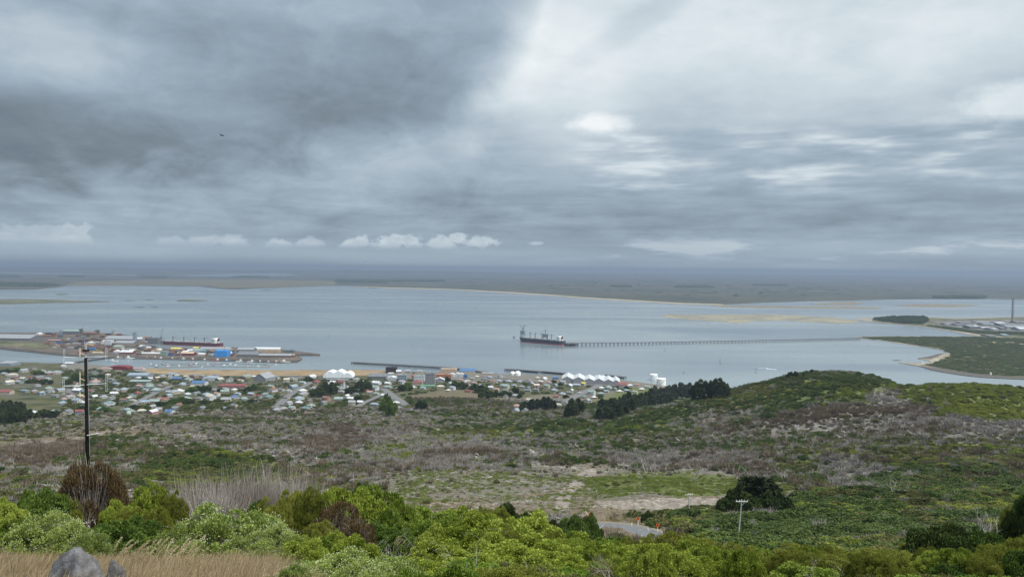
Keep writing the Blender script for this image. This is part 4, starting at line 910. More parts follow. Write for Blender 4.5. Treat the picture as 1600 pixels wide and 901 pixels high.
for px_, Yd, wpx, top, kind in SHRUBS:
    x = (px_-800)/FP*Yd; z = hz(x, Yd); d = pdir(px_, top); ztop = ZC+Yd*d[2]/d[1]; H = max(ztop-z, .5); wdt = wpx/FP*Yd
    var = PROTOS[kind][len([1 for s in DRAW if s[3] == kind]) % len(PROTOS[kind])]
    key = (kind, var[0].name)
    if key not in made:
        o = empty(KIND_NAME[kind]); link_mesh('crown', var[0], o); link_mesh('stem', var[1], o)
        if var[2]: link_mesh(var[2][0], var[2][1], o)
        made[key] = o
    else: o = copy_tree(made[key])
    o.location = (x, Yd, z); o.rotation_euler = (random.uniform(-.05, .05), random.uniform(-.05, .05), random.uniform(0, 6.28))
    o.scale = (wdt*.5*random.uniform(.95, 1.08), wdt*.5*random.uniform(.95, 1.1), H/1.0)
    DRAW.append((o, px_, top, kind))

# landmarks that a label can lean on: (photo column, row, words)
MARKS = [(130, 875, 'the grey boulder'), (134, 640, 'the tall antenna pole'), (640, 800, 'the brightest shrub clump'), (975, 825, 'the road bend'), (1160, 815, 'the front power pole'), (1555, 800, 'the bleached dead tree'), (350, 850, 'the pale plume grass')]
ORD = ['nearest', 'second', 'third', 'fourth', 'fifth', 'sixth', 'seventh', 'eighth', 'ninth', 'tenth', 'eleventh', 'twelfth', 'thirteenth', 'fourteenth', 'fifteenth', 'sixteenth', 'seventeenth', 'eighteenth', 'nineteenth', 'twentieth',
       'twenty-first', 'twenty-second', 'twenty-third', 'twenty-fourth', 'twenty-fifth', 'twenty-sixth', 'twenty-seventh', 'twenty-eighth', 'twenty-ninth', 'thirtieth', 'thirty-first', 'thirty-second']
def rank_labels(items, marks, cat_of, group_of=None):
    """label each thing by its look and its place in the order outward from a findable landmark"""
    buckets = {}
    for o, px_, py_, words_ in items:
        m_ = min(marks, key=lambda k: abs(k[0]-px_)+1.6*abs(k[1]-py_))
        if abs(py_-m_[1]) > 1.3*abs(px_-m_[0]): side = 'below' if py_ > m_[1] else 'above'
        else: side = 'left of' if px_ < m_[0] else 'right of'
        buckets.setdefault((words_, m_[2], side), []).append((abs(px_-m_[0])+1.6*abs(py_-m_[1]), o))
    for (words_, mk, side), L in buckets.items():
        L.sort(key=lambda t: t[0])
        for i, (dd, o) in enumerate(L):
            lab = '%s %s %s' % (words_, side, mk) if len(L) == 1 else '%s, %s %s %s' % (words_, ORD[min(i, 31)], side, mk)
            tag(o, lab, cat_of(words_), group_of(words_) if group_of else None)
rank_labels([(o, a, b, KIND_WORD[k]) for o, a, b, k in DRAW], MARKS, lambda w: 'thicket' if 'thicket' in w else 'shrub', lambda w: 'shrubs below the lookout')

# ------------------------------------------------------------------ boulders
def boulder(name, px_, Yd, wpx, top, seed, label, sy=.8, leanx=.0):
    r = np.random.default_rng(seed); x = (px_-800)/FP*Yd; z = hz(x, Yd); d = pdir(px_, top); H = ZC+Yd*d[2]/d[1]-z; W_ = wpx/FP*Yd
    n1, n2 = 56, 34; th = np.linspace(0, 2*math.pi, n1, endpoint=False); ph = np.linspace(-.5*math.pi+.02, .5*math.pi-.02, n2)
    T, Pp = np.meshgrid(th, ph); D = np.stack([np.cos(Pp)*np.cos(T), np.cos(Pp)*np.sin(T), np.sin(Pp)], -1).reshape(-1, 3)
    pl = _unit(r.normal(size=(15, 3))); h = r.uniform(.72, 1.0, 15)
    q_ = D@pl.T; rad = np.min(np.where(q_ > .15, h[None]/np.maximum(q_, .15), 9), axis=1); rad = np.minimum(rad, 1.12)      # cut facets
    rad = rad+(fbm(D[:, 0]*3+9, D[:, 1]*3+D[:, 2]*2.3, seed, 4)-.5)*.22+(fbm(D[:, 0]*11, D[:, 1]*9+D[:, 2]*10, seed+3, 2)-.5)*.06
    V = D*rad[:, None]*np.array([W_*.5, W_*.5*sy, H*.62]); V[:, 2] += H*.42; V[:, 0] += V[:, 2]*leanx
    ii = np.arange(n1*n2).reshape(n2, n1); F = np.stack([ii[:-1], np.roll(ii, -1, 1)[:-1], np.roll(ii, -1, 1)[1:], ii[1:]], -1).reshape(-1, 4)
    o = link_mesh(name, quads(name, V, F, M_STONE, smooth=True), None, (x, Yd, z)); tag(o, label, 'boulder', 'boulders in the dry grass'); return o
M_STONE = bpy.data.materials.new('lichen_stone'); M_STONE.use_nodes = True; q = G(M_STONE.node_tree); bs = M_STONE.node_tree.nodes['Principled BSDF']
gp = q.n('ShaderNodeTexCoord').outputs['Object']
a_ = q.noise(gp, 2.2, 7, .65); b_ = q.noise(gp, 9, 6, .7); c_ = q.noise(gp, 38, 4, .7)
col = q.ramp(a_, [(.30, (.05, .042, .037)), (.45, (.085, .08, .078)), (.56, (.13, .138, .148)), (.66, (.20, .21, .225)), (.74, (.34, .35, .36))])
nd = q.n('ShaderNodeMix', data_type='RGBA', blend_type='MULTIPLY'); nd.inputs[0].default_value = .7; q.link(col, nd.inputs[6]); q.link(q.ramp(b_, [(.3, (.55, .52, .5)), (.6, (1, 1, 1)), (.75, (1.2, 1.2, 1.15))]), nd.inputs[7])
q.link(nd.outputs[2], bs.inputs['Base Color']); bs.inputs['Roughness'].default_value = .9
bp = q.n('ShaderNodeBump'); bp.inputs['Strength'].default_value = .7; bp.inputs['Distance'].default_value = .04; q.link(q.add(b_, q.mul(c_, .5)), bp.inputs['Height']); q.link(bp.outputs[0], bs.inputs['Normal'])
boulder('boulder', 114, 10.2, 84, 870, 5, 'grey lichen covered boulder in the dry grass, the larger one', .8)
boulder('boulder', 170, 9.8, 40, 882, 8, 'small pointed grey boulder leaning beside the larger boulder', .9, .1)
boulder('boulder', 33, 8.6, 14, 896, 9, 'small reddish brown stone in the grass by the lower corner', .9)

# ------------------------------------------------------------------ tall seed plumes
def plume_proto(seed):
    r = np.random.default_rng(seed); mb = MB(); Vs = []; Fs = []; ts = []; k = 0
    V0, F0, t0 = blade_arrays(seed, 160, .75, .22, .006, .42)
    for i in range(int(r.integers(5, 9))):
        th = r.uniform(0, 6.28); b = np.array([math.cos(th), math.sin(th), 0])*r.uniform(0, .16); hh = r.uniform(.75, 1.2); tip = b+np.array([r.normal(.16, .14), r.normal(0, .10), hh]); m_ = b+(tip-b)*.5+np.array([-.03, 0, .05])
        mb.tube([tuple(b), tuple(m_), tuple(tip)], [.006, .005, .003], 4)
        n = 110; s = r.random(n)**.8; p = tip+np.outer(s, np.array([.12, .02, .02]))*1.0+np.outer((s-.65), (tip-m_)*.75)+np.outer(s**2, np.array([.06, 0, -.05])); D = _unit(_unit(tip-m_)+r.normal(size=(n, 3))*.45)
        V, F = leaf_quads(p, D, .055, .010, r); Vs.append(V); Fs.append(F+k); k += len(V); ts.append(np.clip(r.normal(.55, .2, n), 0, 1))
    return (V0, F0, t0), mb, (np.concatenate(Vs), np.concatenate(Fs), np.concatenate(ts))
M_STRAW = mat('straw_stem', (.34, .27, .13), .8)
M_BLADE = leaf_mat('straw_blade', (.18, .14, .05), (.30, .24, .10), (.42, .34, .16), .3)
pl = []
for sd_ in (1, 2, 3):
    L0, mb, hd = plume_proto(600+sd_); o = empty('plume_grass'); link_mesh('leaves', fm('tussock', L0, M_BLADE), o); mb.build('stalk', M_STRAW, o); link_mesh('plume', fm('seed_plume', hd, M_PLUME), o); pl.append(o)
PLUMES = [(205, 15.5, 856), (238, 15.6, 852), (262, 15.0, 853), (280, 15.8, 850), (222, 17, 850), (180, 17, 848), (290, 14.6, 862), (620, 25.5, 842), (640, 25, 850), (600, 26, 846), (575, 25.5, 850), (500, 23, 846), (470, 22, 850),
          (944, 205, 797), (952, 206, 796), (961, 207, 797), (970, 207, 798), (980, 208, 798), (990, 207, 798), (998, 205, 799), (1030, 203, 804), (1040, 201, 808), (958, 203, 806), (975, 204, 806)]
used_pl = set(); it = []
for i, (px_, Yd, top) in enumerate(PLUMES):
    k = i % 3; o = pl[k] if k not in used_pl else copy_tree(pl[k]); used_pl.add(k)
    x = (px_-800)/FP*Yd; z = hz(x, Yd); d = pdir(px_, top); H = max(ZC+Yd*d[2]/d[1]-z, .5)
    o.location = (x, Yd, z); o.scale = (H*.95, H*.95, H/1.12) if Yd < 100 else (2.2, 2.2, max(H, 2.0)); o.rotation_euler = (0, 0, random.uniform(-.5, .5))
    it.append((o, px_, top, 'pale plumed grass clump' if Yd < 100 else 'pale tussock on the road verge'))
rank_labels(it, [(130, 875, 'the grey boulder'), (540, 820, 'the rusty brown bush'), (985, 812, 'the upright chevron sign')], lambda w: 'grass clump', lambda w: 'plume grasses')

# ------------------------------------------------------------------ bleached branches and dead trees
def dead_branch(seed, n=9, r0=.03):
    r = random.Random(seed); mb = MB()
    def grow(p, d, L, rad, depth):
        pts = [p]; rads = [rad]
        for k in range(3):
            d = (d+Vector((r.gauss(0, .22), r.gauss(0, .22), r.gauss(0.03, .15)))).normalized(); p = p+d*L/3; pts.append(p); rads.append(rad*(1-.28*(k+1)))
        mb.tube(pts, rads, 5)
        if depth > 0:
            for k in range(r.choice([2, 3])):
                q_ = pts[r.choice([1, 2, 3])]; grow(q_, (d+Vector((r.gauss(0, .7), r.gauss(0, .7), r.gauss(.15, .4)))).normalized(), L*r.uniform(.45, .7), rad*.5, depth-1)
    for i in range(n):
        a = r.uniform(0, 6.28); grow(Vector((0, 0, -.05)), Vector((math.cos(a)*.55, math.sin(a)*.55, 1)).normalized(), r.uniform(.45, .7), r0*r.uniform(.6, 1), 3)
    return mb
SNAGS = [(530, 24.5, 815, 1, 'white bare forked branch in front of the rusty bush', .030), (462, 20.5, 830, 1, 'bleached branch leaning on the white flowered shrub', .022), (242, 29, 785, 1, 'thin white bare stem among the olive shrubs', .03), (128, 36, 776, 3, 'pale bare stems at the foot of the rusty bush', .03),
         (585, 25, 828, 2, 'upright grey dead stems by the plume grass', .02), (612, 25.4, 824, 1, 'tallest grey dead stem by the plume grass', .02), (820, 15, 868, 4, 'bleached fan of bare branches at the lower edge', .016), (752, 15, 872, 3, 'grey bare branches among bright leaves', .014),
         (1556, 50, 784, 6, 'bleached white dead tree', .026), (1340, 27, 872, 3, 'grey bare branches under the olive shrub', .02), (1450, 36, 842, 3, 'grey bare boughs before the dark bush', .02)]
for px_, Yd, top, nb, lab, r0 in SNAGS:
    x = (px_-800)/FP*Yd; z = hz(x, Yd); d = pdir(px_, top); H = max(ZC+Yd*d[2]/d[1]-z, .6)
    o = dead_branch(int(px_), nb, r0).build('dead_tree' if px_ == 1556 else 'dead_branch', M_DEADWOOD, None, (x, Yd, z), True); k = H/1.15; o.scale = (k*(.5 if px_ == 1556 else 1), k*(.5 if px_ == 1556 else 1), k); tag(o, lab, 'dead tree' if px_ == 1556 else 'dead branch')
rt_ = random.Random(77); it = []; tw_ = [dead_branch(300+i, 3, .012).mesh('dead_branch', mat('grey_dead_wood', (.30, .275, .25), .9, .3, 4), True) for i in range(4)]
for i in range(13):
    a_, b_ = rt_.uniform(430, 1500), rt_.uniform(13, 40); p = px_at(a_, b_); o = link_mesh('dead_branch', tw_[i % 4], None, tuple(p)); k = rt_.uniform(1.2, 1.9)*(b_/24)**.4; o.scale = (k, k, k); o.rotation_euler = (rt_.uniform(-.3, .3), rt_.uniform(-.3, .3), rt_.uniform(0, 6.28)); it.append((o, a_, 850, 'bare grey twigs poking from the shrubs'))
rank_labels(it, [(530, 830, 'the rusty brown bush'), (975, 825, 'the road bend'), (1160, 815, 'the front power pole')], lambda w: 'dead branch', lambda w: 'bare twigs among the near shrubs')
rnd = random.Random(5); wood = [dead_branch(900+i, 4, .022).mesh('dead_tree', M_TWIG2 if False else mat('grey_dead_wood', (.30, .275, .25), .9, .3, 4), True) for i in range(4)]
it = []
for i, (px_, py_, hpx) in enumerate([(980, 738, 34), (995, 742, 30), (1010, 740, 38), (1022, 742, 36), (1035, 744, 26), (1072, 742, 30), (1088, 744, 34), (1100, 742, 28), (1128, 748, 30), (1150, 748, 34), (1175, 750, 30), (1225, 752, 34), (1300, 762, 34), (1330, 765, 40), (1350, 768, 30), (1375, 768, 34), (1395, 768, 36), (1420, 766, 26), (1515, 772, 24), (640, 728, 22), (690, 720, 22), (735, 706, 18), (520, 690, 16), (1145, 690, 16), (1160, 688, 18)]):
    p = at(px_, py_, 200); k = hpx/FP*p[1]/1.12
    o = link_mesh('dead_tree', wood[i % 4], None, tuple(p)); o.scale = (k*.9, k*.9, k); o.rotation_euler = (0, 0, rnd.uniform(0, 6.28)); it.append((o, px_, py_, 'grey leafless dead tree'))
rank_labels(it, [(1085, 772, 'the rear power pole'), (1190, 780, 'the round dark tree'), (900, 745, 'the pale dirt track'), (1555, 800, 'the bleached dead tree')], lambda w: 'dead tree', lambda w: 'dead trees on the slope')

# ------------------------------------------------------------------ trees of the slope and town (crown + trunk)
def tree_proto(name, seed, m_, conifer=False):
    if conifer:
        r = np.random.default_rng(seed); n = 3400; hgt = r.random(n)**.75; rad = (.46*(1-hgt*.82)*(.65+.45*np.sin(hgt*26+r.uniform(0, 6.28)))+.05)*np.sqrt(r.random(n)); th = r.uniform(0, 6.28, n)
        p = np.stack([np.cos(th)*rad, np.sin(th)*rad, .10+.9*hgt], 1); D = _unit(np.stack([np.cos(th), np.sin(th), r.uniform(-.3, .7, n)], 1)+r.normal(size=(n, 3))*.4); V, F = leaf_quads(p, D, .11*r.uniform(.6, 1.3, n), .05, r)
        cr_ = quads(name+'_crown', V, F, m_, fattrs={'leaf': np.clip(r.normal(.5, .22, n), 0, 1)}); tk_ = MB().tube([(0, 0, -.05), (.005, 0, .5), (0, .004, .95)], [.035, .022, .006], 7).mesh('trunk', M_BARK)
    else:
        V, F, t, C = bush_arrays(seed, 40, 90, .17, .09, .26, .3, ragged=.4); V = V.copy(); V[:, 2] = V[:, 2]*.86+.16; V[:, :2] *= .55
        cr_ = quads(name+'_crown', V, F, m_, fattrs={'leaf': t}); mb = MB().tube([(0, 0, -.05), (.01, .01, .25), (.0, .02, .5)], [.045, .035, .02], 7)
        for c in C[:7]: mb.tube([(.0, .01, .22), (c[0]*.3, c[1]*.3, .4), (c[0]*.5, c[1]*.5, c[2]*.8+.16)], [.025, .016, .006], 5)
        tk_ = mb.mesh('trunk', M_BARK)
    return cr_, tk_
M_PINE = leaf_mat('pine_needle', (.016, .025, .012), (.034, .048, .019), (.065, .083, .032), .08)
TREES = {'pine': [tree_proto('pine', 700+i, M_PINE, True) for i in range(3)], 'round': [tree_proto('round_tree', 710+i, M_PINE) for i in range(3)], 'garden': [tree_proto('garden_tree', 720+i, M_DARK) for i in range(3)], 'green': [tree_proto('green_tree', 730+i, M_DEEP) for i in range(2)]}
tree_first = {}
def tree(kind, p, w, h):
    k = random.randrange(len(TREES[kind])); key = (kind, k)
    if key not in tree_first:
        o = empty('pine_tree' if kind == 'pine' else 'tree'); link_mesh('crown', TREES[kind][k][0], o); link_mesh('trunk', TREES[kind][k][1], o); tree_first[key] = o
    else: o = copy_tree(tree_first[key])
    o.location = (p[0], p[1], p[2]-.15); o.scale = (w, w, h); o.rotation_euler = (0, 0, random.uniform(0, 6.28)); return o
it = []
def tree_px(kind, px_, base, wpx, hpx, words_, ymin=300):
    p = at(px_, base, ymin); s = p[1]/FP; it.append((tree(kind, p, wpx*s*(1.0 if kind != 'pine' else 1.08), hpx*s), px_, base, words_))
# dark pines on the crest before the tanks
for px_, base, w, h in [(1050, 626, 18, 18), (1056, 624, 20, 22), (1066, 624, 22, 26), (1078, 625, 22, 25), (1088, 625, 22, 28), (1098, 624, 24, 29), (1110, 623, 22, 27), (1121, 622, 24, 29), (1131, 620, 18, 24), (1235, 590, 10, 9), (1243, 589, 10, 9), (1268, 583, 7, 6)]: tree_px('round', px_, base, w, h, 'dark crest tree', 700)
for i in range(34):
    t = i/33.0; px_ = 936+t*112; base = 655-t*28+6*math.sin(i*2.3)-(i % 3)*4; tree_px('pine' if i % 3 == 0 else 'round', px_, base, 17+4*math.sin(i*1.7), 14+4*math.sin(i*2.9+1)+(4 if .2 < t < .8 else 0), 'belt pine', 700)
for px_, base, w, h in [(895, 652, 22, 28), (905, 650, 20, 26), (888, 652, 14, 18)]: tree_px('round', px_, base, w, h, 'broad dark tree', 700)
for px_, base, w, h in [(818, 642, 14, 13), (830, 641, 14, 17), (838, 641, 14, 18), (848, 641, 16, 20), (858, 641, 16, 20), (865, 640, 10, 14)]: tree_px('round', px_, base, w, h, 'upright dark tree', 800)
# wood on the left
for i in range(26):
    px_ = -30+i*2.9+3*math.sin(i*1.3); base = 662-max(0, px_-10)*.05-(i % 4)*5; tree_px('round', px_, base, 17, 20-max(0, (px_-20))*.18, 'dark hill wood tree', 700)
tree_px('round', 62, 655, 18, 14, 'dark hill wood tree', 700); tree_px('round', 78, 655, 18, 12, 'dark hill wood tree', 700)
# the round tree by the power poles
for px_, Yd, w, h, kd in ((1186, 236, 11, 11.0, 'round'), (1172, 234, 9, 12.0, 'pine'), (1203, 238, 10, 11.5, 'pine'), (1190, 233, 9, 12.5, 'pine'), (1215, 238, 8, 9.5, 'pine'), (1158, 232, 8, 9.0, 'garden'), (1146, 230, 8, 5.5, 'garden'), (1224, 236, 9, 6.5, 'garden'), (1204, 230, 9, 7.5, 'garden'), (1172, 228, 9, 6.5, 'garden')):
    p = px_at(px_, Yd); it.append((tree(kd, p, w*.9*(1.3 if kd == 'pine' else 1), h*.84), px_, 790-int(h), {'round': 'broad roadside tree', 'pine': 'pointed roadside tree', 'garden': 'low roadside tree'}[kd]))
# among the houses
for px_, base, w, h in [(497, 620, 22, 16), (508, 618, 22, 20), (518, 616, 18, 18), (490, 618, 12, 12), (527, 606, 14, 8), (565, 612, 22, 20), (572, 611, 18, 16), (482, 596, 14, 8), (548, 615, 18, 12), (560, 626, 16, 10), (606, 640, 16, 24), (612, 652, 18, 26), (600, 645, 14, 20), (655, 640, 12, 16), (662, 640, 12, 14), (642, 632, 6, 10),
                     (628, 611, 14, 10), (636, 610, 18, 12), (698, 596, 12, 8), (712, 606, 20, 10), (722, 608, 20, 12), (742, 612, 20, 12), (752, 614, 22, 12), (760, 622, 24, 12), (775, 620, 16, 10), (790, 620, 18, 10), (806, 616, 12, 12), (812, 622, 8, 8), (118, 598, 22, 14), (108, 600, 14, 9), (126, 598, 14, 12), (70, 600, 22, 8), (50, 598, 18, 7), (60, 585, 20, 6), (30, 580, 22, 6), (10, 582, 18, 6), (145, 592, 18, 6), (158, 590, 16, 6),
                     (225, 596, 14, 7), (300, 612, 18, 8), (310, 610, 18, 8), (322, 611, 16, 8), (344, 612, 12, 6), (388, 612, 14, 8), (396, 610, 12, 10), (282, 628, 20, 8), (270, 630, 16, 7), (295, 630, 20, 7), (320, 630, 18, 6), (250, 634, 20, 7), (228, 640, 16, 6), (208, 638, 22, 6), (395, 628, 14, 6), (352, 640, 14, 6), (150, 640, 22, 8), (130, 642, 18, 9), (165, 642, 18, 7), (68, 650, 24, 10), (85, 650, 20, 9),
                     (875, 602, 12, 4), (900, 598, 14, 5), (884, 622, 10, 6), (865, 598, 10, 5), (820, 632, 10, 6), (936, 622, 14, 6), (948, 612, 12, 5), (980, 608, 10, 5)]: tree_px('garden' if (px_*7) % 3 else 'green', px_, base, w, h, 'dark garden tree', 850)
TREE_ITEMS = it

# ------------------------------------------------------------------ antenna pole
M_TAR = mat('tarred_timber', (.010, .009, .009), .9, .5, 5, spec=.1); M_ALU = mat('aluminium_tube', (.62, .64, .66), .4, .1, 8, .3); M_GALV = mat('galvanised_steel', (.34, .36, .38), .5, .2, 6, .3); M_CREAM = mat('cream_plastic', (.55, .50, .36), .5)
Yp = 48.0; xp = (137-800)/FP*Yp; zp = hz(xp, Yp); s = Yp/FP
def zrow(px_, r_, Yd): d = pdir(px_, r_); return ZC+Yd*d[2]/d[1]
ztop = zrow(133, 559, Yp); H = ztop-zp
ap = empty('antenna_pole', (xp, Yp, zp)); tag(ap, 'tall dark timber pole carrying white folded antennas, behind the rusty bush', 'antenna pole')
lean = -4*s
mb = MB(); mb.tube([(0, 0, -.4), (lean*.5, 0, H*.55), (lean, 0, H)], [.135, .115, .085], 12); mb.build('pole', M_TAR, ap, smooth=True)
mb = MB(); mb.tube([(lean, 0, H-.1), (lean-.01, 0, H+.75)], .055, 8); mb.tube([(lean*4.8/H+.15, -.02, 4.8), (lean+.12, -.02, H+.1)], .014, 6); mb.build('mast_tube', M_GALV, ap)
mb = MB(); mb.tube([(lean-.05, 0, H+.4), (lean-.05, 0, H+1.0)], .012, 5); mb.tube([(lean+.05, 0, H+.4), (lean+.05, 0, H+.95)], .012, 5); mb.build('whip', M_ALU, ap)
mb = MB(); mb.box((lean, 0, H+.45), (.32, .22, .10)); mb.build('clamp_plate', M_TAR, ap)
def dipole(x0, z0, x1, z1, hup, hdn, px_name='antenna'):
    a = MB(); a.tube([(x0, -.05, z0), (x1, -.05, z1)], .025, 6)
    e = a.build('antenna', M_ALU, ap)
    b = MB()
    for dx in (-.045, .045): b.tube([(x1+dx, -.05, z1-hdn), (x1+dx, -.05, z1+hup)], .010, 5)
    b.tube([(x1-.045, -.05, z1+hup), (x1+.045, -.05, z1+hup)], .013, 5); b.tube([(x1-.045, -.05, z1-hdn), (x1+.045, -.05, z1-hdn)], .013, 5)
    b.build('folded_dipole', M_ALU, e); return e
zr = lambda r_: zrow(133, r_, Yp)-zp
dipole(lean, zr(557.2), lean+33*s, zr(556.5), 14*s, 6*s); dipole(lean, zr(558.5), lean-33*s, zr(558.2), 12*s, 12*s)
dipole(lean, zr(600.8), lean+33*s, zr(598.4), 14*s, 12*s); dipole(lean, zr(601), lean-34*s, zr(603.6), 14*s, 12*s)
for r0_, r1_ in ((543, 558), (581, 600), (612, 620)):
    b = MB(); b.tube([(lean-7*s, -.14, zr(r1_)), (lean-7*s, -.14, zr(r0_))], .028, 6); b.tube([(lean-7*s, -.14, zr((r0_+r1_)/2)), (lean, -.1, zr((r0_+r1_)/2+3))], .018, 5); b.build('side_antenna', M_CREAM, ap)
b = MB(); b.tube([(.0, -.15, zr(679)), (18*s, -.15, zr(675.5))], .03, 6); b.tube([(14*s, -.15, zr(676.4)), (15*s, -.15, zr(672))], .012, 5); b.build('step_arm', M_ALU, ap)
b = MB(); b.tube([(.15, -.02, .2), (lean*.4+.14, -.02, H*.4)], .012, 5); b.build('cable', mat('grey_cable', (.30, .31, .32), .6), ap)

# ------------------------------------------------------------------ power poles
M_CONC = mat('pale_concrete', (.36, .36, .34), .85, .2, 3); M_ARM = mat('weathered_arm', (.50, .50, .47), .8, .2, 4); M_PORC = mat('porcelain', (.55, .52, .48), .3)
def power_pole(px_b, px_t, base, top, Yd, arm, tilt, label):
    xb = (px_b-800)/FP*Yd; zb = hz(xb, Yd); zt = zrow(px_t, top, Yd); h = zt-zb; dx = (px_t-px_b)/FP*Yd
    o = empty('power_pole', (xb, Yd, zb)); tag(o, label, 'power pole', 'power poles along the road')
    mb = MB(); mb.tube([(0, 0, -.5), (dx*.5, 0, h*.5), (dx, 0, h)], [.19, .16, .125], 8); mb.build('pole', M_CONC, o)
    c, sn = math.cos(tilt), math.sin(tilt); mb = MB(); mb.box((dx, -.2, h-.35), (arm, .12, .15), tilt*.0); me = mb.build('crossarm', M_ARM, o); 
    for v in me.data.vertices: v.co.z += (v.co.x-dx)*math.tan(tilt); v.co.y += (v.co.x-dx)*.35
    for k in (-.46, -.2, .2, .46):
        i_ = MB(); i_.lathe([(.05, 0), (.09, .05), (.09, .12), (.06, .16), (.07, .22), (.03, .27)], 8, (dx+arm*k, -.2+arm*k*.35, h-.25+arm*k*math.tan(tilt))); i_.build('insulator', M_PORC, o)
    b = MB(); b.tube([(dx-arm*.28, -.2-arm*.1, h-.4), (dx, -.18, h-1.3)], .035, 5); b.tube([(dx+arm*.28, -.2+arm*.1, h-.4), (dx, -.18, h-1.3)], .035, 5); b.build('brace', M_GALV, o); return o
power_pole(1160, 1164.5, 848, 780, 176, 2.9, -R(6), 'pale power pole with crossarm standing full length in green scrub')
power_pole(1082, 1081, 806, 770, 232, 2.5, R(0), 'pale power pole further off, seen against bare gravel')

# ------------------------------------------------------------------ road, signs and markers
M_ASPH = mat('asphalt', (.105, .108, .11), .85, .18, 1.2); M_WHITE = mat('white_paint', (.75, .75, .72), .6)
def ribbon(line, w, dz=.0, offs=0.0):
    P = np.array(line, float); out = []
    for a, b in zip(P[:-1], P[1:]):
        k = max(1, int(np.linalg.norm((b-a)[:2])/1.5))
        for i in range(k): out.append(a+(b-a)*i/k)
    out.append(P[-1]); P = np.array(out); 
    for _ in range(3): P[1:-1] = (P[:-2]+P[1:-1]*2+P[2:])/4
    d = np.gradient(P[:, :2], axis=0); nr = np.stack([-d[:, 1], d[:, 0]], 1)/(np.linalg.norm(d, axis=1)[:, None]+1e-9)
    L_ = P.copy(); R_ = P.copy(); L_[:, :2] += nr*(w/2+offs); R_[:, :2] += nr*(-w/2+offs)
    return P, L_, R_, dz
def ribbon_obj(name, line, w, m_, dz, label, drape=False, kind='structure'):
    P, L_, R_, _ = ribbon(line, w); vs = []; n = len(P)
    for a, b in zip(L_, R_):
        for p in (a, b): vs.append((p[0], p[1], (hz(p[0], p[1]) if drape else p[2])+dz))
    fs = [(2*i, 2*i+1, 2*i+3, 2*i+2) for i in range(n-1)]
    mb = MB(); mb.raw(vs, fs); o = mb.build(name, m_); 
    if o.data.polygons[0].normal.z < 0: o.data.flip_normals()
    tag(o, label, kind=kind); return o
ribbon_obj('road_shoulder', ROAD_C, 8.6, M_MUD, .0, 'gravel shoulder of the road bend')
ribbon_obj('road', ROAD_C, 6.8, M_ASPH, .03, 'grey sealed road rounding the bend')
for pa, pb in (((968.2, 827.2), (976.2, 828.6)), ((938, 824.4), (946, 824.9)), ((1002, 836), (1006, 838.5))):
    a, b = on_plane(pa[0], pa[1], _rz+.045), on_plane(pb[0], pb[1], _rz+.045); ribbon_obj('road_marking', [a, (a+b)/2, b], .16, M_WHITE, .0, 'white centre dash on the road bend')
M_ORANGE = mat('sign_orange', (.48, .10, .02), .5, .12, 2); M_BLACK = mat('sign_black', (.012, .012, .012), .5)
def chevron(px_, base, top, label, w=.75, Yd=None):
    p = on_plane(px_, base, _rz) if Yd is None else px_at(px_, Yd); h = zrow(px_, top, p[1])-p[2]; rz = .25
    o = empty('chevron_sign', tuple(p), rz); tag(o, label, 'road sign', 'chevron boards round the bend')
    mb = MB(); mb.box((0, .04, (h-.1)/2-.1), (.10, .08, h+.1)); mb.build('post', M_WHITE, o)
    mb = MB(); mb.box((0, 0, h-.4), (w, .03, .8)); pn = mb.build('panel', M_ORANGE, o)
    mb = MB(); y = -.02                      # arrow pointing left
    out = [(.28*w, .37), (-.02*w, .37), (-.36*w, 0), (-.02*w, -.37), (.28*w, -.37), (-.06*w, 0)]
    vs = [(x_, y, h-.4+z_) for x_, z_ in out]; mb.raw(vs, [(0, 1, 2, 5), (5, 2, 3, 4)]); mb.build('chevron', M_BLACK, pn)
chevron(997, 820.6, 807.0, 'orange and black chevron board upright on a white post by the road')
chevron(1033, 834, 817.5, 'orange and black chevron board half sunk in scrub beyond the bend', Yd=191)
chevron(925.5, 812, 801, 'orange and black chevron board peeping over dark bushes', Yd=200)
for px_, base, top, lab, r_ in ((987.2, 821, 816, 'thin white marker post left of the upright chevron board', 0), (1013.5, 828, 821.5, 'white marker post leaning at the road edge', -.35), (1058, 826, 818, 'pale yellow marker post in the green scrub', .1)):
    p = on_plane(px_, base, _rz); h = max(1.0, zrow(px_, top, p[1])-p[2]); mb = MB(); mb.box((0, 0, h/2-.05), (.16, .05, h+.1)); o = mb.build('marker_post', M_WHITE, None, tuple(p)); o.rotation_euler = (0, r_, 0); 
    bnd = MB(); bnd.box((0, -.005, h*.8), (.165, .06, .12)); bnd.build('reflector', M_ORANGE, o); tag(o, lab, 'marker post', 'marker posts at the bend')
# upper and lower bits of the hill road on the left
for nm_, pts_, w in (('road', [(60, 768), (120, 766), (165, 763), (190, 760.5), (215, 758.5), (250, 752)], 6.0),):
    ribbon_obj('road', [at(a, b, 150) for a, b in pts_], w, M_ASPH, .35, 'scrap of hill road seen between shrubs', drape=True)

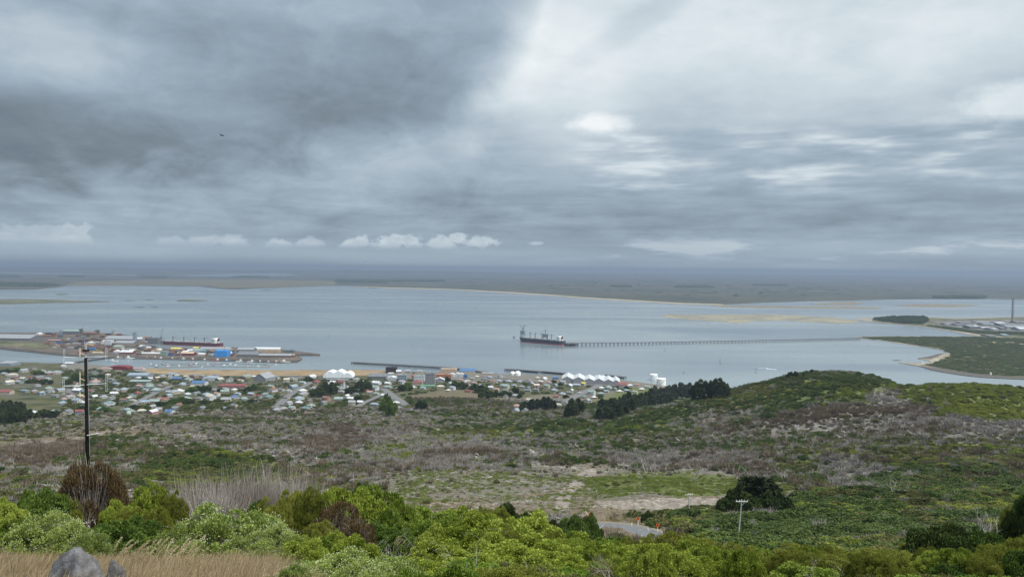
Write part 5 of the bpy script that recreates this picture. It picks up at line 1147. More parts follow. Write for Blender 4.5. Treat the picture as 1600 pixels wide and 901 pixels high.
# a lone bird
Yb = 70; d = pdir(347, 212); pb = np.array([d[0]/d[1]*Yb, Yb, ZC+d[2]/d[1]*Yb]); M_BIRD = mat('dark_feather', (.03, .03, .032), .7)
mb = MB(); mb.tube([(-.22, 0, 0), (-.1, 0, .01), (.05, 0, .015), (.17, 0, .01), (.24, 0, -.005)], [.012, .035, .05, .035, .008], 8)
for sgn in (1, -1):
    for k in range(1): mb.raw([(.08, .02*sgn, .02), (-.06, .02*sgn, .02), (-.12, .34*sgn, .10), (.02, .34*sgn, .10), (-.16, .66*sgn, .05), (-.10, .68*sgn, .05), (.08, .02*sgn, .035), (-.06, .02*sgn, .035), (-.12, .34*sgn, .112), (.02, .34*sgn, .112)], [(0, 1, 2, 3), (3, 2, 4, 5), (6, 9, 8, 7), (9, 5, 4, 8), (1, 7, 8, 2), (0, 3, 9, 6)])
bird = mb.build('bird', M_BIRD, None, tuple(pb)); bird.rotation_euler = (0, 0, R(-8)); bird.scale = (.8,)*3; tag(bird, 'lone dark bird gliding under the grey cloud', 'bird')
# ------------------------------------------------------------------ buildings
M_WALLC = obj_mat('painted_wall', .75, .15, .5); M_ROOFC = obj_mat('painted_iron_roof', .45, .22, .25); M_GLASS = mat('window_glass', (.03, .035, .04), .15, spec=.5)
PAL = {'white': (.44, .46, .48), 'cream': (.36, .335, .28), 'pale blue': (.19, .235, .275), 'pale green': (.18, .235, .22), 'teal': (.11, .165, .17), 'grey': (.12, .128, .135), 'pale grey': (.21, .22, .235), 'dark grey': (.085, .09, .095), 'red': (.165, .05, .045), 'pink': (.27, .17, .155),
       'brown': (.13, .075, .055), 'blue': (.05, .115, .23), 'bright blue': (.04, .22, .55), 'green': (.09, .20, .12), 'orange': (.27, .125, .07), 'yellow': (.50, .40, .08), 'black': (.025, .022, .022), 'dark red': (.14, .02, .025), 'tan': (.36, .28, .20)}
def shell(w, d, h, rh, style, ridge='x', ov=.35):
    """walls with openings (dark glass recess faces) and a roof: two meshes"""
    wl, rf = MB(), MB(); x, y = w/2, d/2
    wl.raw([(-x, -y, -1.5), (x, -y, -1.5), (x, y, -1.5), (-x, y, -1.5), (-x, -y, h), (x, -y, h), (x, y, h), (-x, y, h)], [(0, 1, 5, 4), (1, 2, 6, 5), (2, 3, 7, 6), (3, 0, 4, 7), (4, 5, 6, 7)])
    th = .18
    if style == 'gable':
        if ridge == 'x':
            wl.raw([(-x, -y, h), (-x, y, h), (-x, 0, h+rh)], [(0, 2, 1)]); wl.raw([(x, -y, h), (x, y, h), (x, 0, h+rh)], [(0, 1, 2)])
            k = rh/y; e = y+ov; a = x+ov
            for sg in (1, -1): rf.raw([(-a, sg*e, h-ov*k), (a, sg*e, h-ov*k), (a, 0, h+rh), (-a, 0, h+rh), (-a, sg*e, h-ov*k+th), (a, sg*e, h-ov*k+th), (a, 0, h+rh+th), (-a, 0, h+rh+th)], [(0, 1, 2, 3), (4, 5, 6, 7), (0, 1, 5, 4), (1, 2, 6, 5), (3, 0, 4, 7)])
        else:
            wl.raw([(-x, -y, h), (x, -y, h), (0, -y, h+rh)], [(0, 1, 2)]); wl.raw([(-x, y, h), (x, y, h), (0, y, h+rh)], [(0, 2, 1)])
            k = rh/x; e = x+ov; a = y+ov
            for sg in (1, -1): rf.raw([(sg*e, -a, h-ov*k), (sg*e, a, h-ov*k), (0, a, h+rh), (0, -a, h+rh), (sg*e, -a, h-ov*k+th), (sg*e, a, h-ov*k+th), (0, a, h+rh+th), (0, -a, h+rh+th)], [(0, 1, 2, 3), (4, 5, 6, 7), (0, 1, 5, 4), (1, 2, 6, 5), (3, 0, 4, 7)])
    elif style == 'hip':
        e, a = y+ov, x+ov; r = max(a-e, .3) if a > e else .3
        rf.raw([(-a, -e, h-.05), (a, -e, h-.05), (a, e, h-.05), (-a, e, h-.05), (-r, 0, h+rh), (r, 0, h+rh)], [(0, 1, 5, 4), (1, 2, 5), (2, 3, 4, 5), (3, 0, 4), (3, 2, 1, 0)])
    elif style == 'flat':
        rf.box((0, 0, h+.22), (w+.3, d+.3, .40)); rf.box((w*.18, 0, h+1.0), (w*.2, d*.3, 1.2))
    elif style == 'mono':
        rf.raw([(-x-ov, -y-ov, h), (x+ov, -y-ov, h), (x+ov, y+ov, h+rh), (-x-ov, y+ov, h+rh), (-x-ov, -y-ov, h+th), (x+ov, -y-ov, h+th), (x+ov, y+ov, h+rh+th), (-x-ov, y+ov, h+rh+th)], [(0, 1, 2, 3), (4, 5, 6, 7), (0, 1, 5, 4), (1, 2, 6, 5), (2, 3, 7, 6), (3, 0, 4, 7)])
        wl.raw([(-x, y, h), (x, y, h), (x, y, h+rh*.9), (-x, y, h+rh*.9), (-x, -y, h), (x, -y, h)], [(0, 1, 2, 3), (4, 0, 3), (5, 2, 1)])
    elif style == 'arch':
        n = 10; ring = [(-a_*0+math.cos(math.pi*i/n)*(x+.1), h+math.sin(math.pi*i/n)*rh) for i in range(n+1)]
        rf.raw([(q_[0], sy, q_[1]) for sy in (-y-.1, y+.1) for q_ in ring], [(i, i+1, n+2+i, n+1+i) for i in range(n)]+[tuple(range(n+1)), tuple(range(2*n+1, n, -1))])
    return wl, rf
a_ = 0
def openings(o, w, d, h, cols=None, rows=1, door=True):
    """windows and a door set slightly proud of the wall, each its own part"""
    cols = cols or max(2, int(w/3.2)); rh = h/rows
    for r_ in range(rows):
        for i in range(cols):
            cx_ = -w/2+w*(i+.5)/cols; mb = MB()
            if door and r_ == 0 and i == cols//2: mb.box((cx_, -d/2-.04, 1.0), (1.1, .08, 2.1)); mb.build('door', M_DOOR, o); continue
            mb.box((cx_, -d/2-.03, r_*rh+rh*.55), (min(1.7, w/cols*.6), .06, min(1.35, rh*.45))); mb.build('window', M_GLASS, o)
M_DOOR = mat('door_paint', (.10, .07, .055), .6)
TOWN_ITEMS = []; FOOT = []
def building(px_, base, w, h, d, style, rc, wc, name='house', words_=None, yaw=0.0, ridge='x', rise=None, ymin=950, label=None, cat=None, ground=None, windows=0, rows=1, group=None):
    p = at(px_, base, ymin) if ground is None else on_plane(px_, base, ground)
    o = empty(name, (p[0], p[1]+d/2*.6, p[2]), yaw); rh = rise if rise is not None else (min(w, d)*.26); wl, rf = shell(w, d, h, rh, style, ridge)
    a = wl.build('wall', M_WALLC, o); b = rf.build('roof', M_ROOFC, o); a.color = (*PAL[wc], 1); b.color = (*PAL[rc], 1)
    if windows: openings(o, w, d, h, windows if windows > 1 else None, rows)
    FOOT.append((px_, base, w/p[1]*FP, h/p[1]*FP))
    if label: tag(o, label, cat or name.replace('_', ' '), group)
    else: TOWN_ITEMS.append((o, px_, base, words_ or 'house with %s roof' % rc))
    return o
# prototypes for the cottages: walls, roof, windows, door, chimney as parts; every cottage is a copy with its own paint
def cottage_proto(w, d, h, style, ridge, lean_to):
    o = empty('house'); wl, rf = shell(w, d, h, min(w, d)*.27, style, ridge)
    if lean_to: wl.box((w*.22, -d/2-1.6, h*.42), (w*.5, 3.2, h*.85+.6)); rf.box((w*.22, -d/2-1.75, h*.9), (w*.54, 3.8, .18))
    wl.build('wall', M_WALLC, o); r_ = rf.build('roof', M_ROOFC, o)
    c = MB(); c.box((-w*.2, .6, h+min(w, d)*.27), (.7, .7, 1.5)); c.build('chimney', mat('chimney_brick', (.20, .10, .075), .9, .3, 3), r_)
    openings(o, w, d, h, None, 1, not lean_to); return o
COTT = [cottage_proto(13, 9, 3.0, 'gable', 'x', False), cottage_proto(12, 10, 3.0, 'hip', 'x', True), cottage_proto(9.5, 13, 3.2, 'gable', 'y', False), cottage_proto(15, 9, 3.0, 'hip', 'x', False), cottage_proto(11, 8, 5.4, 'gable', 'x', True)]
cott_used = set()
def cottage(px_, base, wpx, rc, wc, k, yaw):
    p = at(px_, base, 950); o = COTT[k] if k not in cott_used else copy_tree(COTT[k]); cott_used.add(k)
    s = wpx/FP*p[1]/(13, 12, 9.5, 15, 11)[k]; s = min(max(s, .7), 1.7); o.location = (p[0], p[1]+4, p[2]); o.scale = (s, s, max(.85, min(1.25, s))); o.rotation_euler = (0, 0, yaw)
    for c in o.children:
        if c.name.startswith('wall'): c.color = (*PAL[wc], 1)
        if c.name.startswith('roof'): c.color = (*PAL[rc], 1)
    FOOT.append((px_, base, wpx, 5)); TOWN_ITEMS.append((o, px_, base, 'house with %s roof and %s walls' % (rc, wc)))
W, CR, PB, PG, TE, GR, LG, DG, RE, PK, BR, BL = 'white', 'cream', 'pale blue', 'pale green', 'teal', 'grey', 'pale grey', 'dark grey', 'red', 'pink', 'brown', 'blue'
HOUSES = [
 (18, 588, 16, W), (6, 586, 12, PB), (36, 613, 16, TE), (52, 613, 10, LG), (82, 648, 20, PG), (102, 648, 16, GR), (122, 648, 14, RE), (49, 648, 9, W), (100, 592, 12, PG), (108, 595, 13, W), (104, 613, 12, W), (121, 613, 14, W), (118, 606, 12, W), (88, 584, 14, PB), (75, 585, 14, LG), (66, 581, 8, W), (57, 585, 12, PB),
 (147, 599, 16, PK), (180, 601, 13, PB), (192, 611, 14, PB), (177, 617, 14, W), (167, 587, 10, CR), (168, 633, 18, TE), (155, 642, 14, PB), (197, 643, 9, PG), (191, 627, 12, RE), (140, 613, 12, RE), (35, 581, 14, LG), (28, 599, 14, LG), (12, 600, 16, CR), (35, 594, 10, W), (130, 632, 12, W), (118, 628, 12, PB), (95, 632, 14, PB), (108, 622, 14, LG), (84, 621, 12, GR), (75, 613, 12, GR), (125, 621, 10, W), (160, 622, 14, LG), (172, 624, 12, GR), (145, 622, 8, W), (62, 618, 10, PB), (98, 626, 10, PK), (92, 612, 10, PB),
 (216, 592, 12, W), (216, 605, 14, PK), (232, 606, 14, PG), (242, 612, 18, PG), (226, 611, 10, W), (234, 593, 8, W), (244, 592, 10, W), (253, 589, 10, LG), (265, 591, 6, W), (270, 587, 18, LG), (290, 590, 10, CR), (294, 595, 13, PG), (284, 602, 12, W), (335, 588, 12, W), (345, 605, 12, RE), (271, 615, 18, LG), (279, 614, 16, W), (262, 616, 10, PB), (350, 614, 15, PG), (370, 617, 9, PB), (392, 618, 14, W), (322, 619, 15, PB), (305, 617, 14, GR), (292, 618, 10, W), (288, 625, 15, PG), (328, 625, 16, W), (352, 627, 18, LG), (365, 623, 14, BL), (380, 625, 12, PG), (240, 630, 18, PG), (225, 631, 16, PB), (256, 626, 14, RE), (247, 624, 10, RE), (213, 616, 9, RE), (205, 621, 12, TE), (201, 624, 10, W), (236, 647, 13, W), (246, 645, 12, W), (263, 646, 12, BL), (219, 645, 8, W), (350, 641, 15, W), (203, 646, 7, PG), (303, 590, 10, W), (315, 589, 9, PG), (338, 619, 10, PK), (310, 625, 10, GR), (365, 611, 10, W), (358, 596, 12, W), (375, 596, 10, PK), (342, 595, 10, CR), (385, 590, 14, PG), (396, 590, 10, W), (300, 606, 9, CR), (256, 600, 10, LG), (248, 604, 9, GR),
 (430, 592, 14, TE), (447, 597, 11, CR), (455, 592, 12, GR), (468, 591, 9, W), (461, 596, 8, LG), (486, 591, 12, W), (494, 598, 12, RE), (438, 611, 13, W), (457, 607, 12, PB), (449, 612, 8, LG), (425, 612, 12, RE), (413, 618, 11, PG), (419, 622, 13, TE), (404, 623, 9, RE), (472, 613, 14, W), (473, 618, 15, LG), (466, 625, 16, PB), (490, 606, 10, RE), (488, 609, 8, W), (520, 599, 12, W), (533, 614, 9, W), (526, 607, 8, PG), (528, 626, 16, PG), (548, 625, 14, W), (541, 621, 8, W), (549, 633, 13, LG), (504, 632, 10, W), (484, 636, 11, PG), (431, 643, 12, W), (442, 641, 9, W), (455, 642, 10, PG), (476, 641, 9, TE), (509, 627, 14, BR), (482, 629, 8, DG), (577, 617, 10, PK), (587, 617, 9, PG), (584, 634, 16, PB), (569, 599, 9, CR), (588, 601, 16, W), (585, 610, 14, PG), (560, 599, 10, PG), (510, 600, 9, GR), (500, 612, 8, W), (556, 618, 8, W),
 (607, 627, 14, PG), (618, 632, 14, W), (622, 640, 16, GR), (606, 601, 12, W), (628, 600, 11, W), (605, 607, 16, PG), (622, 609, 14, GR), (645, 607, 9, W), (688, 606, 15, W), (702, 602, 10, PG), (718, 605, 9, W), (726, 601, 10, PB), (731, 606, 10, W), (707, 609, 10, PB), (719, 595, 10, PK), (767, 607, 9, W), (772, 619, 6, CR), (770, 599, 12, BR), (790, 608, 14, PG), (783, 589, 9, W), (745, 590, 11, CR), (757, 594, 12, GR), (740, 600, 12, PK), (750, 604, 10, W), (765, 591, 10, LG), (780, 597, 10, PB), (795, 598, 12, LG), (785, 604, 10, GR), (803, 604, 10, PB), (738, 593, 9, W), (730, 597, 9, CR), (700, 612, 9, W), (660, 608, 9, PG), (776, 610, 9, PK),
 (985, 604, 9, W), (995, 603, 10, PK), (1003, 610, 10, W), (1012, 606, 10, PG), (1028, 611, 15, W), (1036, 609, 10, PK), (905, 598, 8, W), (912, 602, 8, 'yellow'), (902, 604, 13, PB), (890, 605, 10, W), (838, 606, 11, CR), (825, 612, 12, W), (838, 611, 9, W), (850, 594, 9, W), (912, 622, 10, TE), (925, 617, 13, PG), (938, 617, 12, PG), (918, 630, 12, PB), (928, 623, 9, W), (951, 607, 12, PG), (872, 635, 7, CR), (808, 637, 10, PK), (806, 644, 9, PB), (827, 629, 10, CR), (940, 608, 9, W), (960, 610, 9, GR), (968, 613, 10, W), (980, 612, 9, PB), (992, 614, 8, LG), (880, 600, 10, LG), (868, 604, 10, PB), (855, 606, 10, PG), (858, 599, 9, PK), (846, 600, 10, W), (830, 602, 10, LG), (815, 606, 10, W), (812, 598, 10, PB), (826, 595, 9, W), (840, 592, 9, CR), (893, 612, 9, W), (905, 616, 9, PB), (884, 632, 8, W), (820, 644, 8, GR), (948, 613, 9, W),
]
rr = random.Random(3); WALLS = ['white', 'cream', 'white', 'pale grey', 'pale blue', 'pale green', 'cream', 'pink']
for px_, base, w, rc in HOUSES:
    if rc == W and rr.random() < .5: rc = rr.choice([LG, LG, GR, PB, CR])
    if rc == RE and rr.random() < .45: rc = BR
    cottage(px_, base, w*.82, rc, rr.choice(WALLS), rr.choice([0, 1, 2, 3, 0, 3, 1, 4]), R(rr.choice([-24, -22, 66, -20, 12])+rr.uniform(-4, 4)))

def _fill():
    r = random.Random(8); n = 0; tries = 0
    zone = [(-20, 578), (60, 574), (230, 583), (450, 588), (640, 598), (760, 594), (860, 602), (960, 606), (900, 636), (800, 622), (640, 612), (560, 636), (400, 640), (250, 646), (150, 640), (60, 632), (-20, 612)]
    while n < 52 and tries < 4000:
        tries += 1; a, b = r.uniform(-10, 960), r.uniform(576, 646)
        if not inpoly(np.array([a]), np.array([b]), zone)[0] or any(abs(a-f[0]) < (f[2]+9)*.55 and abs(b-f[1]) < 3.4 for f in FOOT): continue
        cottage(a, b, r.uniform(7.5, 10.5), r.choice([W, LG, GR, PB, PG, BR, DG, GR, RE, LG]), r.choice(WALLS), r.choice([0, 1, 2, 3, 0, 3]), R(r.choice([-24, 66, -20])+r.uniform(-4, 4))); n += 1
# larger buildings that can be told apart
def big(px_, base, wpx, hpx, d, style, rc, wc, label, name='warehouse', cat='warehouse', **kw):
    p = at(px_, base, 950) if kw.get('ground') is None else on_plane(px_, base, kw['ground']); s = p[1]/FP
    rise = kw.pop('rise', None); frac = kw.pop('wallfrac', .6)
    return building(px_, base, wpx*s, hpx*s*frac, d, style, rc, wc, name, None, label=label, cat=cat, rise=hpx*s*(1-frac) if rise is None else rise, **kw)
big(310, 602, 21, 7, 22, 'gable', 'blue', 'white', 'long hall with blue roof among the houses', 'hall', 'hall', windows=6)
big(365, 606, 38, 6, 16, 'gable', 'red', 'pink', 'long red roofed school block beside a green field', 'school', 'school', windows=9)
big(328, 594, 22, 7, 24, 'hip', 'pale blue', 'white', 'large white hipped hall by the reclaimed strip', 'hall', 'hall', windows=6)
big(276, 594, 15, 5, 12, 'gable', 'blue', 'dark grey', 'low dark building with blue roof beside a green lawn', 'hall', 'hall')
big(216, 589, 32, 6, 30, 'gable', 'pale blue', 'pale blue', 'wide pale blue store with a long roof near the marina', windows=0)
big(218, 598, 32, 4, 12, 'mono', 'pale green', 'grey', 'low green roofed row behind dark hedges', 'terrace', 'terrace')
big(8, 616, 17, 7, 14, 'gable', 'red', 'cream', 'cream house with red tile roof at the picture edge', 'house', 'house', windows=4)
big(8, 571, 24, 7, 40, 'hip', 'pale grey', 'pale blue', 'pale domed store beside the channel', 'store', 'store')
big(185, 577.5, 32, 6, 26, 'arch', 'dark red', 'dark red', 'long dark red store on the town shore', 'store', 'store')
big(165, 578, 14, 4, 14, 'gable', 'pink', 'cream', 'small pink roofed shed beside the dark red store', 'shed', 'shed')
big(217, 578, 14, 4, 14, 'gable', 'pink', 'white', 'pale shed right of the dark red store', 'shed', 'shed')
big(108, 569, 14, 3, 20, 'gable', 'white', 'pale grey', 'white roofed shed at the town end of the bridge', 'shed', 'shed', ymin=1500)
big(99, 573, 6, 2.5, 9, 'gable', 'white', 'white', 'tiny white shed before the bridge', 'shed', 'shed', ymin=1500)
big(411, 596, 22, 13, 34, 'gable', 'pale grey', 'pale grey', 'big grey gabled store at the end of the reclaimed strip', yaw=R(-18), ridge='y', wallfrac=.45)
big(594, 592, 36, 8, 40, 'gable', 'grey', 'grey', 'wide grey store right of the peaked white store')
big(611, 582.5, 16, 9, 24, 'flat', 'black', 'black', 'black box shed on the waterfront', 'shed', 'shed', wallfrac=.95)
big(611, 584.6, 8, 2.5, 8, 'gable', 'white', 'white', 'low white shed before the black box shed', 'shed', 'shed')
big(623, 583, 8, 5, 12, 'gable', 'white', 'pale grey', 'white shed right of the black box shed', 'shed', 'shed')
big(637, 583, 7, 4.5, 12, 'flat', 'white', 'pale grey', 'pale block on the waterfront road', 'shed', 'shed', wallfrac=.9)
big(656, 582, 8, 4, 12, 'gable', 'pale grey', 'cream', 'cream shed on the waterfront road', 'shed', 'shed')
big(628, 594, 14, 9, 16, 'flat', 'pale grey', 'pale blue', 'pale two storey block with flat roof', 'office', 'office', windows=6, rows=2, wallfrac=.95)
big(612, 594, 16, 6, 22, 'gable', 'white', 'white', 'white gabled church hall beside the pale block', 'hall', 'hall', ridge='y', windows=4)
big(655, 595, 17, 8, 18, 'flat', 'pale green', 'white', 'white two storey hotel beside the tower block', 'hotel', 'hotel', windows=7, rows=2, wallfrac=.95)
big(648, 590, 9, 5, 12, 'gable', 'red', 'red', 'red roofed shop by the hotel', 'shop', 'shop')
big(652, 602, 16, 8, 16, 'hip', 'red', 'cream', 'red hipped roof villa below the tower block', 'villa', 'villa', windows=5)
big(672, 603.5, 15, 20, 18, 'flat', 'dark grey', 'pale grey', 'grey six storey tower block, tallest of the town', 'tower_block', 'apartments', windows=6, rows=6, wallfrac=.97)
big(668, 604.6, 22, 3, 10, 'mono', 'green', 'pale green', 'green roofed annex at the foot of the tower block', 'annex', 'annex')
big(692, 590, 26, 5.5, 14, 'flat', 'orange', 'orange', 'long orange brick block behind the tower', 'office', 'office', windows=8, wallfrac=.92)
big(687, 597, 15, 7, 16, 'gable', 'white', 'pale grey', 'white gabled hall right of the tower block', 'hall', 'hall', ridge='y')
for k, (px_, base, w) in enumerate(((706, 589, 9), (715, 588.5, 9), (721, 589, 7))): big(px_, base, w, 6, 14, 'arch', 'white', 'white', ('white rounded store left of two others', 'white rounded store in the middle of three', 'white rounded store touching the blue fronted shop')[k], 'store', 'store', wallfrac=.45)
big(727, 591, 6, 6, 10, 'flat', 'blue', 'blue', 'blue fronted shop beside the rounded stores', 'shop', 'shop', wallfrac=.92)
big(701, 582, 25, 6, 20, 'flat', 'tan', 'tan', 'long tan store on the wharf', wallfrac=.95)
big(730, 582, 24, 6, 24, 'gable', 'blue', 'cream', 'cream walled wharf store with blue roof', wallfrac=.45)
big(762, 585, 18, 3, 16, 'gable', 'pale grey', 'tan', 'low store where the curved wharf lands')
big(795, 583, 17, 6, 30, 'gable', 'white', 'white', 'white roofed store by the straight wharf', ridge='y')
big(865, 586, 22, 4, 18, 'flat', 'white', 'white', 'long white wall store behind the gabled sheds', wallfrac=.9)
big(868, 592, 9, 4, 10, 'gable', 'blue', 'blue', 'small blue shed at the end of the gabled sheds', 'shed', 'shed')
big(974, 605, 16, 7, 18, 'gable', 'red', 'white', 'red roofed house right of the gabled sheds', 'house', 'house', windows=3, yaw=R(-20))
big(964, 600, 9, 4, 10, 'gable', 'pink', 'cream', 'pink roofed shed behind the red roofed house', 'shed', 'shed')
# peaked white store: three humps of one building
p = at(527, 593, 1200); s = p[1]/FP; o = empty('peaked_store', (p[0], p[1]+16, p[2])); tag(o, 'white store with three rounded peaks, beside the tawny reclaimed strip', 'store')
mb = MB(); mb.box((0, 0, 1.5), (44*s, 30, 6)); a = mb.build('wall', M_WALLC, o); a.color = (*PAL['white'], 1)
for cx_, w, h in ((-12, 20, 12.5), (2, 19, 13.5), (15.5, 15, 11)):
    rf = MB(); n = 14; ring = [(cx_*s+math.cos(math.pi*i/n)*w*s*.52, 4+(abs(math.sin(math.pi*i/n))**.8)*(h*s-4)+1.2*max(0, 1-abs(i-n/2))) for i in range(n+1)]
    rf.raw([(q_[0], y_, q_[1]) for y_ in (-15.2-abs(cx_)*.02, 15.2+abs(cx_)*.02) for q_ in ring], [(i, i+1, n+2+i, n+1+i) for i in range(n)]+[tuple(range(n+1)), tuple(range(2*n+1, n, -1))]); b = rf.build('roof', M_ROOFC, o); b.color = (.70, .75, .78, 1)
# the row of gabled fertiliser sheds
for k, (px_, base, w, h) in enumerate(((888, 597.5, 18, 11), (905.5, 598.5, 18, 11), (922, 599.5, 17, 10), (937, 600, 16, 10), (952, 600.6, 15, 9.5), (964, 601.2, 12, 9))):
    big(px_, base, w*.98, h, 62, 'gable', 'white', 'pale grey', ('westmost of the row of white gabled sheds, touching the blue shed', 'second shed from the blue shed in the gabled row', 'third shed from the blue shed in the gabled row', 'third shed from the red roofed house in the gabled row', 'second shed from the red roofed house in the gabled row', 'smallest gabled shed, next to the red roofed house')[k], 'gabled_shed', 'shed', ridge='y', wallfrac=.62, group='white gabled sheds', yaw=R(-6))
big(893, 587, 26, 3.5, 20, 'gable', 'white', 'pale grey', 'long white roof behind the gabled sheds', wallfrac=.5)
big(938, 590, 15, 3.5, 16, 'gable', 'white', 'white', 'white roof between gabled sheds and pile wharf', wallfrac=.5)
_fill()
# church
p = at(538, 608, 1100); s = p[1]/FP; o = empty('church', tuple(p), R(15)); tag(o, 'small white church with a pointed tower among dark trees', 'church'); mb = MB(); mb.box((0, 0, 5), (3.6, 3.6, 12)); a = mb.build('tower', M_WALLC, o); a.color = (*PAL['white'], 1)
mb = MB(); mb.raw([(-2, -2, 11), (2, -2, 11), (2, 2, 11), (-2, 2, 11), (0, 0, 16)], [(0, 1, 4), (1, 2, 4), (2, 3, 4), (3, 0, 4), (3, 2, 1, 0)]); b = mb.build('spire', M_ROOFC, a); b.color = (*PAL['pale grey'], 1)
wl, rf = shell(7, 14, 4.5, 3, 'gable', 'y'); a = wl.build('wall', M_WALLC, o); a.color = (*PAL['white'], 1); a.location = (-5, 4, 0); b = rf.build('roof', M_ROOFC, o); b.color = (*PAL['grey'], 1); b.location = (-5, 4, 0)
# oil tanks
M_TANK = mat('white_tank_paint', (.74, .75, .74), .5, .06, .3)
for px_, base, w, h, lab in ((1021.5, 598.5, 12, 14.5, 'taller white storage tank on the point'), (1033, 601.2, 14.5, 10.5, 'shorter, wider white storage tank in front of the taller one')):
    p = at(px_, base, 1300); s = p[1]/FP; r_ = w*s/2; o = empty('storage_tank', tuple(p)); tag(o, lab, 'tank', 'white storage tanks')
    MB().lathe([(r_, -1.5), (r_, h*s*.95)], 36).build('shell', M_TANK, o); MB().lathe([(r_+.15, h*s*.95), (r_+.15, h*s*.95+.3), (r_*.6, h*s*.985+.3), (.3, h*s+.5)], 36).build('roof', mat('tank_roof', (.80, .80, .79), .5), o)
    mb = MB(); n = 26
    for i in range(n+1):
        a_ = -2.2+i*.055; q_ = (math.cos(a_)*(r_+.5), math.sin(a_)*(r_+.5)); mb.box((q_[0], q_[1], h*s*(i/n)*.95), (.9, .9, .12), a_)
    mb.build('stair', M_GALV, o)
for px_, base, w, h, lab in ((801, 586, 7, 6, 'white domed silo by the wharf, the left one'), (809, 586.5, 9, 7, 'white domed silo by the wharf, the right one')):
    p = at(px_, base, 1300); s = p[1]/FP; r_ = w*s/2; o = empty('silo', tuple(p)); tag(o, lab, 'silo', 'domed silos'); MB().lathe([(r_, -1), (r_, h*s*.55)], 24).build('shell', M_TANK, o); MB().lathe([(r_*1.01, h*s*.55), (r_*.85, h*s*.8), (r_*.5, h*s*.95), (.2, h*s)], 24).build('dome', mat('tank_roof', (.8, .8, .79)), o)
p = at(201, 650, 950); s = p[1]/FP; o = MB().lathe([(3.6*s, -1), (3.6*s, 3.5*s), (2.6*s, 6*s), (.2, 7*s)], 16).build('water_tank', mat('tank_green', (.26, .33, .28), .6), None, tuple(p)); tag(o, 'round pale green tank above the houses', 'tank')

M_STREET = mat('pale_street', (.115, .115, .115), .9, .2, .2)
# ------------------------------------------------------------------ streets
STREETS = []
for line, w, lab in (([(487, 597), (470, 606.5), (452, 618), (440, 629), (430, 638), (404, 646)], 10, 'straight grey street running down past the white hip roof'),
                     ([(598, 607), (606, 613), (618, 622), (633, 633), (650, 643)], 11, 'grey street climbing out of town to the hill'), ([(606, 613), (588, 621), (570, 629), (556, 636)], 8, 'grey side street left of the junction'),
                     ([(268, 603), (245, 613), (226, 623), (210, 632), (192, 641)], 9, 'grey street by the long pale roofs'), ([(938, 601), (915, 612), (893, 623), (872, 634)], 13, 'broad grey street leading to the gabled sheds'),
                     ([(240, 584), (330, 587.5), (440, 588.2), (560, 596), (640, 597), (700, 594), (760, 588.5), (860, 600), (940, 602.5)], 9, 'waterfront street'),
                     ([(20, 605), (80, 607), (130, 609), (200, 607), (268, 603), (330, 598), (405, 599), (487, 597)], 8, 'cross street of the lower town'), ([(60, 616), (110, 618), (200, 616), (245, 613)], 7, 'upper cross street'), ([(245, 621), (330, 622), (400, 620), (452, 618)], 7, 'street along the upper houses')):
    sl_ = [at(a, b, 950) for a, b in line]; STREETS.append((np.array(sl_), w)); ribbon_obj('street', sl_, w*1.2, M_STREET, .8, lab, drape=True)
# hedges and garden growth between the houses
n = 24000; hx = rng.uniform(-.56, .22, n); hy = rng.uniform(980, 1860, n); hx = hx*hy; hz_ = height(hx, hy); qx, qy = proj(np.stack([hx, hy, hz_], 1))
ok = (cover(qx, qy)[8] > 0) & (rng.random(n) < np.clip((fbm(hx/40, hy/40, 120, 3)-.36)*4.5, 0, .9)) & (hz_ > 2) & ~inpoly(qx, qy, [(225, 574), (620, 575), (640, 583), (880, 584), (1060, 600), (960, 603), (860, 598), (700, 594), (450, 588), (230, 586)])
fo = np.array([(a, b) for a, b, c, d in FOOT])
for a, b in fo: ok &= ~((np.abs(qx-a) < 6) & (qy > b-2.5) & (qy < b+2.8))
for L_, w in STREETS:
    for p0, p1 in zip(L_[:-1], L_[1:]):
        e = p1-p0; tt = np.clip(((hx-p0[0])*e[0]+(hy-p0[1])*e[1])/(e[0]**2+e[1]**2+1e-9), 0, 1); ok &= ~(np.hypot(hx-p0[0]-tt*e[0], (hy-p0[1]-tt*e[1])*.6) < w*.75+2)
s = np.nonzero(ok)[0]; n = len(s); sc = np.clip(rng.lognormal(.75, .4, n), 1.0, 5.0)
scatter('garden_growth', 'hedges and garden growth between the houses', np.stack([hx[s], hy[s], hz_[s]-.2], 1), np.stack([np.zeros(n), np.zeros(n), rng.uniform(0, 6.28, n)], 1), np.stack([sc*1.3, sc, sc*.8], 1), rng.integers(0, 6, n), rng.random(n), SLOPE[1][1]+SLOPE[2][1])

